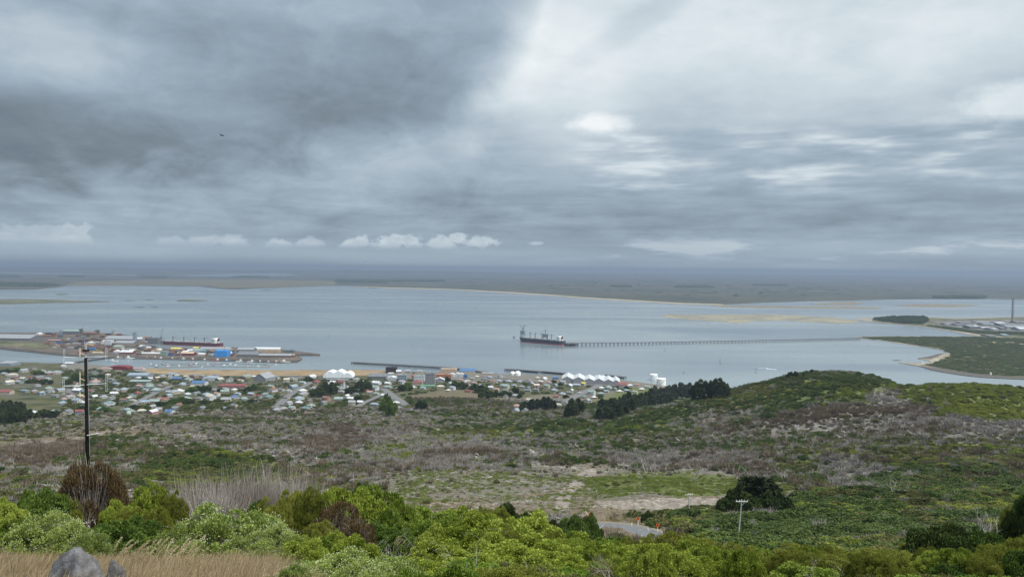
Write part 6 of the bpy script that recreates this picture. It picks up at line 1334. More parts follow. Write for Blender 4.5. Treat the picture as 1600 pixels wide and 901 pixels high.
# ------------------------------------------------------------------ wharves and the bridge
M_DECK = mat('wharf_deck', (.20, .185, .165), .9, .25, .3); M_PILE = mat('wet_pile', (.035, .03, .027), .8, .3, 1); M_GIRD = mat('wharf_girder', (.10, .105, .11), .7, .3, .4)
def wharf(name, line, w, zd, npile, label, cat, wide=True, pw=1.1, gird=1.4, face=True):
    P, L_, R_, _ = ribbon([np.array([*on_plane(a, b, zd)[:2], zd]) for a, b in line], w); n = len(P); c0 = P[n//2].copy(); c0[2] = 0
    o = empty(name, tuple(c0)); tag(o, label, cat)
    vs = [tuple(np.array([q_[0], q_[1], z_])-c0) for a, b in zip(L_, R_) for q_ in (a, b) for z_ in (zd-gird, zd)]
    fs = []
    for i in range(n-1):
        k = 4*i; fs += [(k+1, k+3, k+7, k+5), (k, k+4, k+6, k+2), (k, k+1, k+5, k+4), (k+2, k+6, k+7, k+3)]
    fs += [(0, 2, 3, 1), (4*n-4, 4*n-3, 4*n-1, 4*n-2)]
    mb = MB(); mb.raw(vs, fs); mb.build('deck', M_DECK if gird < 1.3 else M_GIRD, o)
    cum_ = np.concatenate([[0], np.cumsum(np.linalg.norm(np.diff(P[:, :2], axis=0), axis=1))]); T = np.linspace(0, cum_[-1], npile)
    for t_ in T:
        q_ = [np.array([np.interp(t_, cum_, A[:, 0]), np.interp(t_, cum_, A[:, 1])]) for A in (L_*.9+R_*.1, L_*.1+R_*.9)]
        mb = MB()
        for a in q_: mb.tube([(a[0]-c0[0], a[1]-c0[1], -3), (a[0]-c0[0], a[1]-c0[1], zd-gird)], pw*.5, 6)
        mb.build('pile', M_PILE, o)
    return o
wharf('wharf', [(551, 564.8), (575, 566.2), (610, 568), (645, 570), (680, 572), (712, 574), (735, 576.5), (750, 579), (760, 581)], 16, 4.5, 60, 'long curved town wharf on dark piles', 'wharf', pw=2.0, gird=2.2)
wharf('wharf', [(790, 575.5), (815, 577), (842, 579.2)], 14, 4.5, 22, 'straight dark pile wharf, left of the pair', 'wharf', pw=2.2, gird=1.6)
wharf('wharf', [(847, 579), (881, 581.8)], 14, 4.5, 16, 'straight dark pile wharf, right of the pair', 'wharf', pw=2.2, gird=1.6)
wharf('wharf', [(946, 584.6), (976, 588)], 14, 5.0, 11, 'open pile wharf by the gabled sheds', 'wharf', pw=2.0, gird=1.5)
wharf('jetty', [(884, 535.6), (1000, 534.6), (1120, 532.2), (1240, 529.8), (1342, 527.4)], 9, 8.5, 84, 'very long straight jetty on piles from the docked ship to the point', 'jetty', pw=1.5, gird=1.7)
wharf('loading_platform', [(884, 535.9), (900, 535.6)], 22, 8.5, 8, 'broad dark platform on piles between the ship stern and the long jetty', 'platform', pw=3.0, gird=2.4)
wharf('bridge', [(94, 567.4), (120, 563.8), (148, 559.6), (170, 556.6)], 11, 5.0, 24, 'low dark bridge from the town to the port island', 'bridge', pw=1.6, gird=1.8)
wharf('pontoon', [(232, 570.6), (300, 567.6), (380, 567.2), (424, 570.0)], 4, 1.0, 40, 'outer marina pontoon with mooring piles', 'pontoon', pw=.8, gird=.6)
wharf('pontoon', [(240, 573.6), (330, 571.6), (420, 573.2)], 4, 1.0, 40, 'inner marina pontoon with mooring piles', 'pontoon', pw=.8, gird=.6)

# ------------------------------------------------------------------ ships
def ship(name, bow, stern, beam, free, label, hullc, bootc, deckc, cranes, house_at, tower=False, boot_h=3.5):
    A, B = on_plane(*bow), on_plane(*stern); L = np.linalg.norm(B-A); ang_ = math.atan2(A[1]-B[1], A[0]-B[0]); c0 = (A+B)/2
    o = empty(name, tuple(c0), ang_); tag(o, label, 'ship'); n = 24; hb = beam/2
    def sec(t):      # t 0 stern .. 1 bow
        x = (t-.5)*L; k = 1.0
        if t > .86: k = max(.02, (1-((t-.86)/.14)**2))**.6
        if t < .06: k = .72+.28*t/.06
        return x, hb*k
    def strip(z0, z1, extra, fl0=0, fl1=0):
        vs = []
        for i in range(n+1):
            t = i/n; x, y = sec(t); f0 = fl0*max(0, (t-.9)/.1); f1 = fl1*max(0, (t-.9)/.1); up = 2.2*max(0, (t-.9)/.1)*(1 if z1 > 5 else 0)
            vs += [(x+f0, -y-extra, z0), (x+f1, -y-extra, z1+up), (x+f0, y+extra, z0), (x+f1, y+extra, z1+up)]
        fs = []
        for i in range(n): k = 4*i; fs += [(k, k+4, k+5, k+1), (k+2, k+3, k+7, k+6), (k+1, k+5, k+7, k+3)]
        fs += [(0, 1, 3, 2), (4*n, 4*n+2, 4*n+3, 4*n+1)]; return vs, fs
    mb = MB(); mb.raw(*strip(boot_h, free, 0, 1.5, 6)); mb.build('hull', hullc, o)
    mb = MB(); mb.raw(*strip(-2, boot_h, .02, 0, 1.5)); mb.build('boot_topping', bootc, o)
    for i in range(5):
        x = (-.20+i*.145)*L; mb = MB(); mb.box((x, 0, free+1.1), (L*.105, beam*.62, 2.2)); mb.build('hatch_cover', deckc, o)
    xh = (house_at-.5)*L; h_ = MB(); h_.box((xh, 0, free+6), (L*.07, beam*.78, 12)); h_.box((xh+.5, 0, free+13.2), (L*.05, beam*.98, 2.6)); sp_ = h_.build('superstructure', M_SHIPW, o)
    for r_ in range(4):
        w_b = MB(); w_b.box((xh+L*.035+.06, 0, free+2.5+r_*2.7), (.1, beam*.68, .8)); w_b.box((xh, -beam*.39-.06, free+2.5+r_*2.7), (L*.058, .1, .8)); w_b.build('window_band', M_GLASS, sp_)
    f = MB(); f.lathe([(2.8, 0), (2.6, 9), (2.2, 9.4)], 12, (xh-L*.055, 0, free+6)); f.build('funnel', M_FUN, o)
    m_ = MB(); m_.tube([(xh, 0, free+14), (xh, 0, free+22)], [.6, .3], 6); m_.box((xh, 0, free+19), (.5, 6, .4)); m_.tube([(L*.46, 0, free), (L*.46, 0, free+11)], [.6, .3], 6); m_.build('mast', M_FUN2, o)
    for cx_, hh, jib in cranes:
        c = MB(); x = (cx_-.5)*L; c.tube([(x, 0, free), (x, 0, free+hh)], [1.5, 1.2], 8); c.box((x, 0, free+hh+1), (3.4, 3.4, 3)); c.tube([(x, -1.4, free+hh+1), (x-jib, -1.4, free+hh+abs(jib)*.18)], .55, 5); c.tube([(x, 1.4, free+hh+1), (x-jib, 1.4, free+hh+abs(jib)*.18)], .55, 5)
        for k in range(5): f_ = (k+.5)/5; c.tube([(x-jib*f_, -1.4, free+hh+1+(abs(jib)*.18-1)*f_), (x-jib*f_, 1.4, free+hh+1+(abs(jib)*.18-1)*f_)], .3, 4)
        c.build('deck_crane', M_CRANE, o)
    return o, L
M_SHIPW = mat('ship_white', (.62, .62, .60), .5, .1, .3); M_FUN = mat('funnel_paint', (.07, .035, .04), .5); M_FUN2 = mat('mast_paint', (.16, .17, .18), .5); M_CRANE = mat('crane_paint', (.17, .19, .20), .5, .2, .3)
M_HULLB = mat('dark_hull', (.035, .042, .055), .5, .2, .1); M_BOOT = mat('red_boot_topping', (.24, .055, .06), .6, .2, .15); M_HATCH = mat('hatch_paint', (.24, .24, .23), .6, .2, .2); M_HULLM = mat('maroon_hull', (.075, .028, .035), .5, .2, .1); M_BOOT2 = mat('dull_red_boot', (.16, .05, .05), .6, .2, .15); M_GREYH = mat('grey_hatch', (.27, .26, .25), .6, .2, .2)
ship('bulk_carrier', (814, 533.5), (881, 539.0), 28, 13.5, 'dark bulk carrier with red lower hull, berthed at the end of the long jetty', M_HULLB, M_BOOT, M_HATCH, [(.78, 17, 10), (.66, 17, 9), (.50, 18, -9), (.38, 17, 9), (.28, 16, 8)], .09, boot_h=3.6)
ship('bulk_carrier', (252, 537.5), (346, 541.2), 28, 10, 'long maroon bulk carrier lying behind the port sheds', M_HULLM, M_BOOT2, M_GREYH, [(.80, 13, 12), (.62, 13, 12), (.44, 13, 12), (.28, 13, 12)], .10, boot_h=4)
# gantries on the berth behind the ship
M_LAT = mat('grey_lattice', (.20, .23, .25), .6, .2, .3)
def gantry(px_, base, hpx, wpx, label, arms):
    p = on_plane(px_, base, 0); s = p[1]/FP; h = hpx*s; w = wpx*s/2; o = empty('ship_loader', (p[0], p[1]+14, 0), R(-20)); tag(o, label, 'loader', 'ship loaders at the berth')
    mb = MB()
    for sx in (-1, 1):
        for sy in (-1, 1): mb.tube([(sx*w, sy*w, -2), (sx*w*.75, sy*w*.75, h*.62)], .7, 5)
        mb.tube([(sx*w, -w, 6), (sx*w*.8, w, h*.45)], .4, 4); mb.tube([(sx*w, w, 6), (sx*w*.8, -w, h*.45)], .4, 4)
        mb.tube([(-w, sx*w, 6), (w*.8, sx*w*.8, h*.45)], .4, 4)
    mb.build('tower', M_LAT, o)
    b = MB(); b.box((0, 0, h*.50), (w*2.0, w*1.8, h*.24)); b.build('machine_house', M_LAT, o)
    for ax, ah in arms:
        j_ = MB(); j_.tube([(0, -w*.4, h*.6), (ax*w, -w*.6, h*ah)], .6, 5); j_.tube([(0, w*.4, h*.6), (ax*w, -w*.3, h*ah)], .6, 5); j_.tube([(0, 0, h*.62), (0, 0, h*.9)], .5, 5); j_.tube([(0, 0, h*.9), (ax*w, -w*.45, h*ah)], .25, 4); j_.build('boom', M_LAT, o)
gantry(817, 532, 25, 6.5, 'tall grey ship loader rising over the bow with two raised booms', [(-1.3, .98), (1.1, 1.0)])
gantry(852, 534.5, 20, 8, 'stout grey ship loader amidships', [(-2.4, .75), (.4, 1.0)])
p = on_plane(803, 528.5, 0); o = empty('mooring_dolphin', tuple(p)); tag(o, 'lone dark mooring dolphin off the ship bow', 'dolphin'); mb = MB()
for sx, sy in ((-2, -2), (2, -2), (2, 2), (-2, 2)): mb.tube([(sx*1.2, sy*1.2, -3), (sx, sy, 5)], .8, 6)
mb.build('pile', M_PILE, o); mb = MB(); mb.box((0, 0, 6), (6.5, 6.5, 2.5)); mb.build('cap', M_GIRD, o)
# fishing boats and yachts
M_BH = obj_mat('boat_hull_paint', .4, .1, .5)
def boat_proto(kind):
    o = empty('fishing_boat' if kind == 'fish' else 'yacht' if kind == 'yacht' else 'launch'); L = 1.0; n = 8; vs = []
    for i in range(n+1):
        t = i/n; x = (t-.5)*L; k = .16*(1-max(0, (t-.45)/.55)**2) if t > .45 else .16*(.8+.2*t/.45); sh = .09+.06*t*t
        vs += [(x, -k*.7, -.05), (x+.03*t, -k, sh), (x, k*.7, -.05), (x+.03*t, k, sh)]
    fs = []
    for i in range(n): q_ = 4*i; fs += [(q_, q_+4, q_+5, q_+1), (q_+2, q_+3, q_+7, q_+6), (q_+1, q_+5, q_+7, q_+3)]
    fs += [(0, 1, 3, 2)]; mb = MB(); mb.raw(vs, fs); mb.build('hull', M_BH, o)
    mb = MB()
    if kind == 'fish': mb.box((.16, 0, .19), (.22, .2, .18)); mb.box((.18, 0, .30), (.13, .16, .05))
    elif kind == 'yacht': mb.box((.02, 0, .13), (.38, .15, .05))
    else: mb.box((.02, 0, .16), (.3, .18, .10))
    mb.build('cabin', M_SHIPW, o); mb = MB()
    if kind == 'fish': mb.tube([(.02, 0, .1), (.02, 0, .62)], [.012, .008], 5); mb.tube([(.02, 0, .3), (-.34, 0, .46)], .008, 4); mb.tube([(-.38, -.08, .1), (-.38, 0, .4), (-.38, .08, .1)], .008, 4)
    elif kind == 'yacht': mb.tube([(.08, 0, .1), (.08, 0, 1.25)], [.010, .006], 5); mb.tube([(.08, 0, .22), (-.34, 0, .23)], .012, 4)
    else: mb.tube([(.0, 0, .2), (.0, 0, .4)], .008, 4)
    mb.build('mast', M_FUN2, o); return o
BP = {k: boat_proto(k) for k in ('fish', 'yacht', 'launch')}; b_used = set(); it = []
HC = {'white': (.65, .66, .66), 'red': (.32, .06, .05), 'blue': (.06, .12, .28), 'dark': (.05, .055, .06), 'green': (.06, .16, .11)}
def boat(kind, px_, row, L, hc, yaw, items=None, label=None, cat=None):
    o = BP[kind] if kind not in b_used else copy_tree(BP[kind]); b_used.add(kind); p = on_plane(px_, row, 0); o.location = (p[0], p[1], .1); o.scale = (L, L*1.05, L*1.05); o.rotation_euler = (0, 0, yaw)
    for c in o.children:
        if c.name.startswith('hull'): c.color = (*HC[hc], 1)
    if label: tag(o, label, cat or 'boat')
    else: items.append((o, px_, row, '%s hulled %s' % (hc, {'fish': 'fishing boat at the port quay', 'yacht': 'yacht in the marina', 'launch': 'launch in the marina'}[kind])))
    return o
for i, (px_, row, L, hc) in enumerate([(241, 559.8, 15, 'white'), (253, 560.4, 16, 'white'), (268, 560.8, 14, 'dark'), (285, 561.6, 17, 'white'), (303, 562.4, 17, 'red'), (318, 562.8, 16, 'white'), (338, 563.6, 20, 'red'), (356, 564.2, 18, 'blue'), (374, 564.8, 18, 'white'), (392, 565.4, 18, 'white'), (408, 565.8, 16, 'blue'), (418, 566, 14, 'white'), (430, 566.3, 17, 'red'), (446, 566.4, 24, 'white'), (228, 559.2, 12, 'dark')]): boat('fish', px_, row, L, hc, R([4, 184, 8][i % 3]-3), it)
for i in range(34):
    px_ = 236+i*5.9+3*math.sin(i*2.1); row = 568.3+2.1*(i % 3)+(.8 if px_ > 390 else 0)+.5*math.sin(i); boat('yacht' if i % 3 != 1 else 'launch', px_, row, rr.uniform(8, 13), ['white', 'white', 'blue', 'dark', 'red', 'white', 'green'][i % 7], R(rr.choice([80, 100, 260, 85])), it)
for px_, row, L in ((178, 564.8, 20), (203, 560.4, 24), (186, 559.6, 18)): boat('fish', px_, row, L, 'white', R(185), label={178: 'lone launch anchored in the inner channel', 203: 'white fishing boat right of the bridge end', 186: 'fishing boat moored by the bridge end'}[px_], cat='boat')
rank_labels(it, [(240, 566, 'the marina corner'), (345, 566, 'the bright blue port shed'), (446, 566, 'the quay tip')], lambda w: 'boat', lambda w: 'boats at the quay and marina')
boat('launch', 1197, 575.8, 9, 'white', R(172), label='speeding white launch trailing a wake', cat='boat')
M_FOAM = mat('foam', (.70, .74, .76), .6, .2, .4); a, b = on_plane(1184, 574.6, .06), on_plane(1213, 577.3, .06); d = (b-a); nr = np.array([-d[1], d[0], 0])/np.linalg.norm(d)
mb = MB(); mb.raw([tuple(a+nr*-.6), tuple(a+nr*.6), tuple(a+d*.5+nr*3.2), tuple(b+nr*4.5), tuple(b+nr*-.5), tuple(a+d*.5-nr*1.6)], [(0, 5, 4, 3, 2, 1)]); o = mb.build('wake', M_FOAM); tag(o, 'white foam wake behind the launch', kind='stuff')
# buoys and beacons
for px_, row, h, lab in ((513, 527.5, 12, 'dark channel buoy off the port island tip'), (644, 538.2, 6, 'small dark buoy in the middle channel'), (1039, 548.5, 9, 'dark channel buoy below the long jetty'), (1068, 582.2, 4, 'low grey buoy off the tanks'), (1125, 567, 10, 'thin pale channel stake off the green ridge'), (1181, 582, 10, 'thin pale channel stake near the speeding launch')):
    p = on_plane(px_, row, 0); o = empty('buoy', tuple(p)); tag(o, lab, 'buoy', 'channel buoys'); MB().lathe([(1.2, -.6), (1.4, .2), (1.2, .9), (.5, 1.2)], 12).build('float', M_PILE, o)
    mb = MB()
    for k in range(3): a_ = k*2.09; mb.tube([(math.cos(a_)*.9, math.sin(a_)*.9, 1), (0, 0, h*.8)], .14, 4)
    mb.build('frame', M_GIRD, o); MB().lathe([(.1, h*.75), (.8, h*.82), (.8, h*.92), (.1, h)], 8).build('topmark', M_PILE, o)
for px_, row, lab in ((1441.5, 569.2, 'white beacon hut on the rocky end of the point'), (1548, 585.2, 'white beacon hut by the far beach')):
    p = on_plane(px_, row, 2.0); o = empty('beacon', tuple(p)); tag(o, lab, 'beacon', 'white beacons on the point'); mb = MB(); mb.lathe([(1.9, -.5), (1.5, 4.5)], 12); mb.build('tower', M_TANK, o); MB().lathe([(1.7, 4.5), (1.7, 4.8), (1.1, 5.5), (.2, 6)], 12).build('cap', mat('tank_roof', (.8, .8, .79)), o)
mb = MB(); p = px_at(1454, 640); mb.tube([(0, 0, -.5), (0, 0, 9)], [.12, .05], 5); o = mb.build('flagpole', M_GALV, None, tuple(p)); tag(o, 'thin bare pole standing on the green ridge', 'pole')

# ------------------------------------------------------------------ the port island's sheds
def port(px_, base, wpx, hpx, d, style, rc, wc, label, name='shed', cat='shed', **kw): return big(px_, base, wpx, hpx, d, style, rc, wc, label, name, cat, ground=3.0, **kw)
port(20, 531, 66, 8, 70, 'gable', 'pale grey', 'grey', 'very long pale roofed store at the island left end', wallfrac=.42, yaw=R(-3))
port(112, 522, 26, 7, 30, 'gable', 'pale green', 'grey', 'grey green store on the island north shore', wallfrac=.7); port(140, 523, 20, 5, 26, 'gable', 'brown', 'brown', 'red brown store on the island north shore', wallfrac=.6)
port(125.5, 522, 3, 8.5, 12, 'flat', 'dark grey', 'dark grey', 'dark narrow tower beside the grey green store', 'tower', 'tower', wallfrac=.95); port(151, 522.5, 5, 7, 14, 'flat', 'dark grey', 'dark grey', 'dark narrow tower beside the red brown store', 'tower', 'tower', wallfrac=.95)
port(169, 538.5, 10, 7, 22, 'flat', 'white', 'white', 'bright white cube store on the brown yard', wallfrac=.95); port(159, 537.5, 3, 5, 8, 'flat', 'pale grey', 'white', 'small white kiosk beside the white cube store', wallfrac=.9)
port(188, 531, 44, 6, 60, 'gable', 'pale grey', 'pale grey', 'wide pale store behind the white cube', wallfrac=.35); port(195, 536.5, 30, 4, 40, 'gable', 'pale grey', 'grey', 'flat pale roof before the wide pale store', wallfrac=.3)
port(184, 544, 12, 5, 24, 'gable', 'pale green', 'cream', 'cream shed at the middle of the island', wallfrac=.6); port(143, 546.5, 10, 3, 12, 'flat', 'bright blue', 'blue', 'small blue container stack', 'container_stack', 'containers', wallfrac=.9)
port(129, 551.5, 15, 2.6, 10, 'gable', 'red', 'brown', 'low red shed at the shore by the bridge'); port(152, 552.5, 16, 3, 12, 'gable', 'tan', 'cream', 'low tan shed near the bridge'); port(198, 552.5, 20, 5.5, 22, 'gable', 'white', 'red', 'white roofed red shed near the fishing quay', wallfrac=.5)
port(210, 535, 4.2, 16.5, 12, 'flat', 'pale blue', 'pale blue', 'tall pale blue tower of the port', 'tower', 'tower', wallfrac=.97); port(217, 532, 10, 5, 24, 'gable', 'white', 'pale grey', 'white store right of the blue tower'); port(240, 535, 16, 7, 30, 'flat', 'dark grey', 'grey', 'dark grey block at the ship bow', wallfrac=.95)
port(226, 530, 16, 4, 26, 'gable', 'brown', 'brown', 'brown roofed store by the blue tower'); port(236, 553.4, 30, 3, 16, 'gable', 'white', 'tan', 'long white roof along the fishing quay'); port(256, 555.5, 9, 7, 18, 'flat', 'pale green', 'pale green', 'pale green cube shed on the quay', wallfrac=.93)
port(264, 552, 16, 3, 18, 'gable', 'red', 'brown', 'low red roof behind the green cube shed'); port(290, 555, 26, 5.5, 20, 'gable', 'tan', 'dark red', 'dark red shed with tan roof on the quay', wallfrac=.6); port(297, 549.5, 9, 4, 16, 'gable', 'white', 'white', 'small white shed behind the dark red one')
port(308, 550.5, 13, 6, 22, 'gable', 'pale green', 'white', 'white and green shed mid quay'); port(317, 551.5, 8, 5.5, 18, 'gable', 'teal', 'teal', 'teal shed left of the bright blue shed'); port(336, 546.8, 46, 4.5, 30, 'gable', 'pale grey', 'cream', 'very long cream store along the ship berth', wallfrac=.45)
port(346, 557, 19, 10, 30, 'flat', 'bright blue', 'bright blue', 'bright blue box shed, most vivid on the island', wallfrac=.92); port(336, 557, 10, 4, 14, 'gable', 'pale blue', 'pale blue', 'pale shed in front of the bright blue shed'); port(384, 550, 26, 7, 34, 'gable', 'pale grey', 'grey', 'grey store right of the bright blue shed', wallfrac=.6)
port(388, 557, 32, 8, 40, 'gable', 'grey', 'grey', 'wide dark grey store on the quay', wallfrac=.45); port(418, 546.5, 40, 4, 22, 'gable', 'white', 'tan', 'long white roofed store near the island tip', wallfrac=.4); port(428, 557.4, 56, 5, 22, 'gable', 'pale grey', 'brown', 'long grey roof over brown bays on the outer quay', wallfrac=.5)
for k, px_ in enumerate((404, 414, 424, 433)): port(px_, 551.6, 7.5, 4.5, 14, 'flat', 'tan', 'tan', ('tan bay store next to the wide grey store', 'second tan bay store from the wide grey store', 'third tan bay store from the wide grey store', 'tan bay store nearest the island tip')[k], group='tan bay stores', wallfrac=.9)
port(397, 554, 5, 5, 10, 'flat', 'white', 'white', 'narrow white block among grey stores', wallfrac=.9); port(275, 546.5, 16, 3.5, 16, 'gable', 'yellow', 'tan', 'ochre heap shed below the maroon ship'); port(306, 545, 9, 3, 14, 'gable', 'yellow', 'brown', 'small ochre shed below the ship stern'); port(455, 557, 10, 4, 14, 'gable', 'tan', 'brown', 'tan shed at the end of the outer quay'); port(452, 550.5, 14, 3.5, 16, 'flat', 'dark grey', 'grey', 'dark low block near the island tip', wallfrac=.9)
port(70, 526, 18, 3, 26, 'gable', 'brown', 'brown', 'brown timber stack on the stock yard', 'timber_stack', 'timber'); port(85, 533, 20, 2.5, 20, 'gable', 'pink', 'brown', 'pinkish timber stack on the stock yard', 'timber_stack', 'timber'); port(120, 538, 14, 2.0, 16, 'gable', 'pale grey', 'grey', 'low pale stack on the brown yard', 'timber_stack', 'timber')
def crane(px_, base, hpx, jx, jy, label):
    p = on_plane(px_, base, 3.0); s = p[1]/FP; o = empty('harbour_crane', tuple(p)); tag(o, label, 'crane', 'harbour cranes'); h = hpx*s; mb = MB()
    for sx, sy in ((-1, -1), (1, -1), (1, 1), (-1, 1)): mb.tube([(sx*4, sy*4, -1), (sx*1.2, sy*1.2, h*.5)], .6, 5)
    mb.build('tower', M_LAT, o); c = MB(); c.box((0, 0, h*.54), (6, 4.5, 5)); c.build('cab', M_LAT, o); j_ = MB(); e = (jx*s, 0, h+jy*s)
    for y_ in (-.8, .8): j_.tube([(1, y_, h*.56), (e[0], y_*.4, e[2])], .5, 5)
    for k in range(6): f_ = k/6; j_.tube([(1+(e[0]-1)*f_, -.8, h*.56+(e[2]-h*.56)*f_), (1+(e[0]-1)*(f_+.16), .8, h*.56+(e[2]-h*.56)*(f_+.16))], .3, 4)
    j_.tube([(-2, 0, h*.56), (-3, 0, h*.85)], .4, 4); j_.tube([(-3, 0, h*.85), e], .2, 4); j_.build('jib', M_LAT, o)
crane(95, 521, 7, -3, -1, 'grey crane at the left end of the north shore stores'); crane(176, 523, 9, 4, -1, 'grey crane leaning right behind the pale stores'); crane(252, 538, 22, 3, 4, 'tallest thin crane, standing at the maroon ship'); crane(281, 557, 12, -3, 0, 'small crane on the fishing quay')
# stacked goods, containers and log piles standing about the yards: small things, all alone
def stack_proto(kind):
    o = empty({'container': 'shipping_container', 'logs': 'log_stack', 'bags': 'covered_stack'}[kind]); mb = MB(); c = MB()
    if kind == 'container':
        mb.box((0, 0, 1.3), (12, 2.5, 2.6)); 
        for i in range(12): c.box((-5.5+i, 0, 1.3), (.12, 2.6, 2.4))
        mb.build('body', M_GOODS, o); c.build('rib', M_GOODS, o)
    elif kind == 'logs':
        for r_ in range(4):
            for i in range(9-r_): mb.tube([(-5, -4+i*.95+r_*.47, .45+r_*.8), (5, -4+i*.95+r_*.47, .45+r_*.8)], .46, 6)
        mb.build('logs', M_GOODS, o); c.box((0, -4.6, 1.6), (.3, .3, 3.4)); c.box((0, 4.9, 1.6), (.3, .3, 3.4)); c.build('stake', M_GIRD, o)
    else:
        mb.raw([(-6, -4, 0), (6, -4, 0), (6, 4, 0), (-6, 4, 0), (-5.6, -3.6, 2), (5.6, -3.6, 2), (5.6, 3.6, 2), (-5.6, 3.6, 2), (-4, 0, 3.2), (4, 0, 3.2)], [(0, 1, 5, 4), (1, 2, 6, 5), (2, 3, 7, 6), (3, 0, 4, 7), (4, 5, 9, 8), (5, 6, 9), (6, 7, 8, 9), (7, 4, 8)]); mb.build('cover', M_GOODS, o)
        c.box((0, 0, .12), (12.8, 8.8, .24)); c.build('pallet_base', M_DECK, o)
    return o
M_GOODS = obj_mat('goods_paint', .7, .25, .4)
SP = {k: stack_proto(k) for k in ('container', 'logs', 'bags')}; s_used = set(); it = []; rg = random.Random(44); GC = {'rust': (.16, .06, .035), 'brown': (.10, .065, .045), 'grey': (.16, .165, .17), 'blue': (.05, .13, .30), 'white': (.48, .49, .49), 'tan': (.24, .18, .12), 'dark': (.04, .04, .042), 'ochre': (.34, .24, .06)}
pz = [[(100, 528), (165, 526), (180, 538), (160, 549), (90, 546), (70, 538)], [(215, 540), (240, 543), (330, 549), (400, 550), (455, 552), (455, 556), (330, 556), (230, 555), (180, 554), (170, 548)], [(60, 521), (200, 523), (215, 528), (60, 526)]]
while len(it) < 130:
    po = pz[rg.choice([0, 1, 1, 1, 2])]; a, b = rg.uniform(60, 460), rg.uniform(520, 557)
    if not inpoly(np.array([a]), np.array([b]), po)[0] or any(abs(a-f[0]) < f[2]*.52+2 and abs(b-f[1]) < 2.2 for f in FOOT): continue
    k = rg.choice(['container', 'container', 'logs', 'bags', 'bags']); c_ = rg.choice({'container': ['rust', 'blue', 'grey', 'white', 'rust', 'ochre'], 'logs': ['brown', 'tan', 'dark'], 'bags': ['grey', 'white', 'brown', 'tan', 'dark']}[k])
    o = SP[k] if k not in s_used else copy_tree(SP[k]); s_used.add(k); p = on_plane(a, b, 3.05); o.location = tuple(p); o.rotation_euler = (0, 0, R(rg.choice([-6, 84, -8])+rg.uniform(-4, 4))); q_ = rg.uniform(1.0, 1.7); o.scale = (q_, q_, q_*rg.uniform(.9, 1.4))
    for ch in o.children: ch.color = (*GC[c_], 1)
    FOOT.append((a, b, 5, 3)); it.append((o, a, b, '%s %s in the port yard' % (c_, {'container': 'container', 'logs': 'log stack', 'bags': 'covered stack'}[k])))
rank_labels(it, [(346, 552, 'the bright blue shed'), (210, 530, 'the tall blue tower'), (169, 534, 'the white cube store'), (428, 556, 'the long outer quay roof'), (256, 552, 'the green cube shed'), (112, 518, 'the grey green store')], lambda w: 'container' if 'container' in w else 'stack', lambda w: 'goods standing in the port yard')
# light masts by the basin
for px_, base, h, lab in ((241, 549, 16, 'dark light mast left of the basin'), (351, 549, 8, 'thin mast above the bright blue shed'), (130, 522, 14, 'thin radio mast behind the north shore stores')):
    p = on_plane(px_, base, 3); s = p[1]/FP; o = MB().tube([(0, 0, -.5), (0, 0, h*s)], [.6, .25], 6).box((0, 0, h*s), (4, .6, .8)).build('light_mast', M_GIRD, None, tuple(p)); tag(o, lab, 'mast', 'light masts of the port')

# ------------------------------------------------------------------ smelter and chimney
p = on_plane(1582, 503, 2); s = p[1]/FP; h = (503-465.5)*s; o = empty('chimney', tuple(p)); tag(o, 'very tall slim concrete chimney of the smelter', 'chimney'); MB().lathe([(6.4, -2), (5.2, h*.5), (4.6, h)], 24).build('shaft', mat('grey_concrete', (.27, .255, .25), .85, .15, .1), o); MB().lathe([(4.9, h-4), (4.9, h), (3.6, h+.6)], 24).build('cap', mat('dark_rim', (.09, .085, .085), .8), o); mb = MB(); mb.tube([(4.9, -3.6, 0), (3.6, -3.2, h-4)], .5, 5); mb.build('ladder', M_GIRD, o)
SM = [(1500, 508.5, 14, 2.6, 'grey', 'grey', 'low grey shed'), (1519, 513, 11, 4.2, 'dark grey', 'grey', 'dark square block'), (1520, 510.5, 16, 2.2, 'white', 'pale grey', 'white roofed shed behind the dark block'), (1541, 513.3, 14, 2.2, 'white', 'pale grey', 'long white shed'), (1554, 514.5, 9, 2.0, 'white', 'pale grey', 'short white shed'), (1548, 515.6, 5, 3.6, 'dark grey', 'grey', 'narrow dark block'), (1566, 514.8, 9, 4.6, 'dark grey', 'grey', 'tall dark block'),
      (1545, 507.5, 20, 2.4, 'pale blue', 'grey', 'pale blue long roof'), (1563, 505.6, 14, 2.4, 'white', 'pale grey', 'white roof near the chimney'), (1575, 509, 26, 3, 'grey', 'grey', 'long grey potroom below the chimney'), (1588, 512.5, 34, 4, 'pale grey', 'pale grey', 'wide pale potroom'), (1610, 516, 40, 4.5, 'white', 'pale grey', 'white roof at the picture edge'), (1483, 507, 12, 1.8, 'pale blue', 'grey', 'small blue grey shed'), (1510, 505.5, 20, 2, 'grey', 'grey', 'grey roof by the lagoon'), (1535, 503.8, 22, 1.6, 'pale grey', 'pale grey', 'pale strip roof by the lagoon'), (1595, 504.5, 18, 2.2, 'dark grey', 'grey', 'dark shed right of the chimney'), (1570, 524, 9, 2.2, 'pale blue', 'pale blue', 'pale blue shed on the neck of land'), (1548, 525.4, 10, 1.8, 'grey', 'grey', 'grey shed on the neck of land')]
for px_, base, w, h, rc, wc, lab in SM: big(px_, base, w, h, 60, 'gable', rc, wc, lab+' of the smelter', 'smelter_shed', 'shed', ground=2.9, group='smelter sheds', wallfrac=.55)

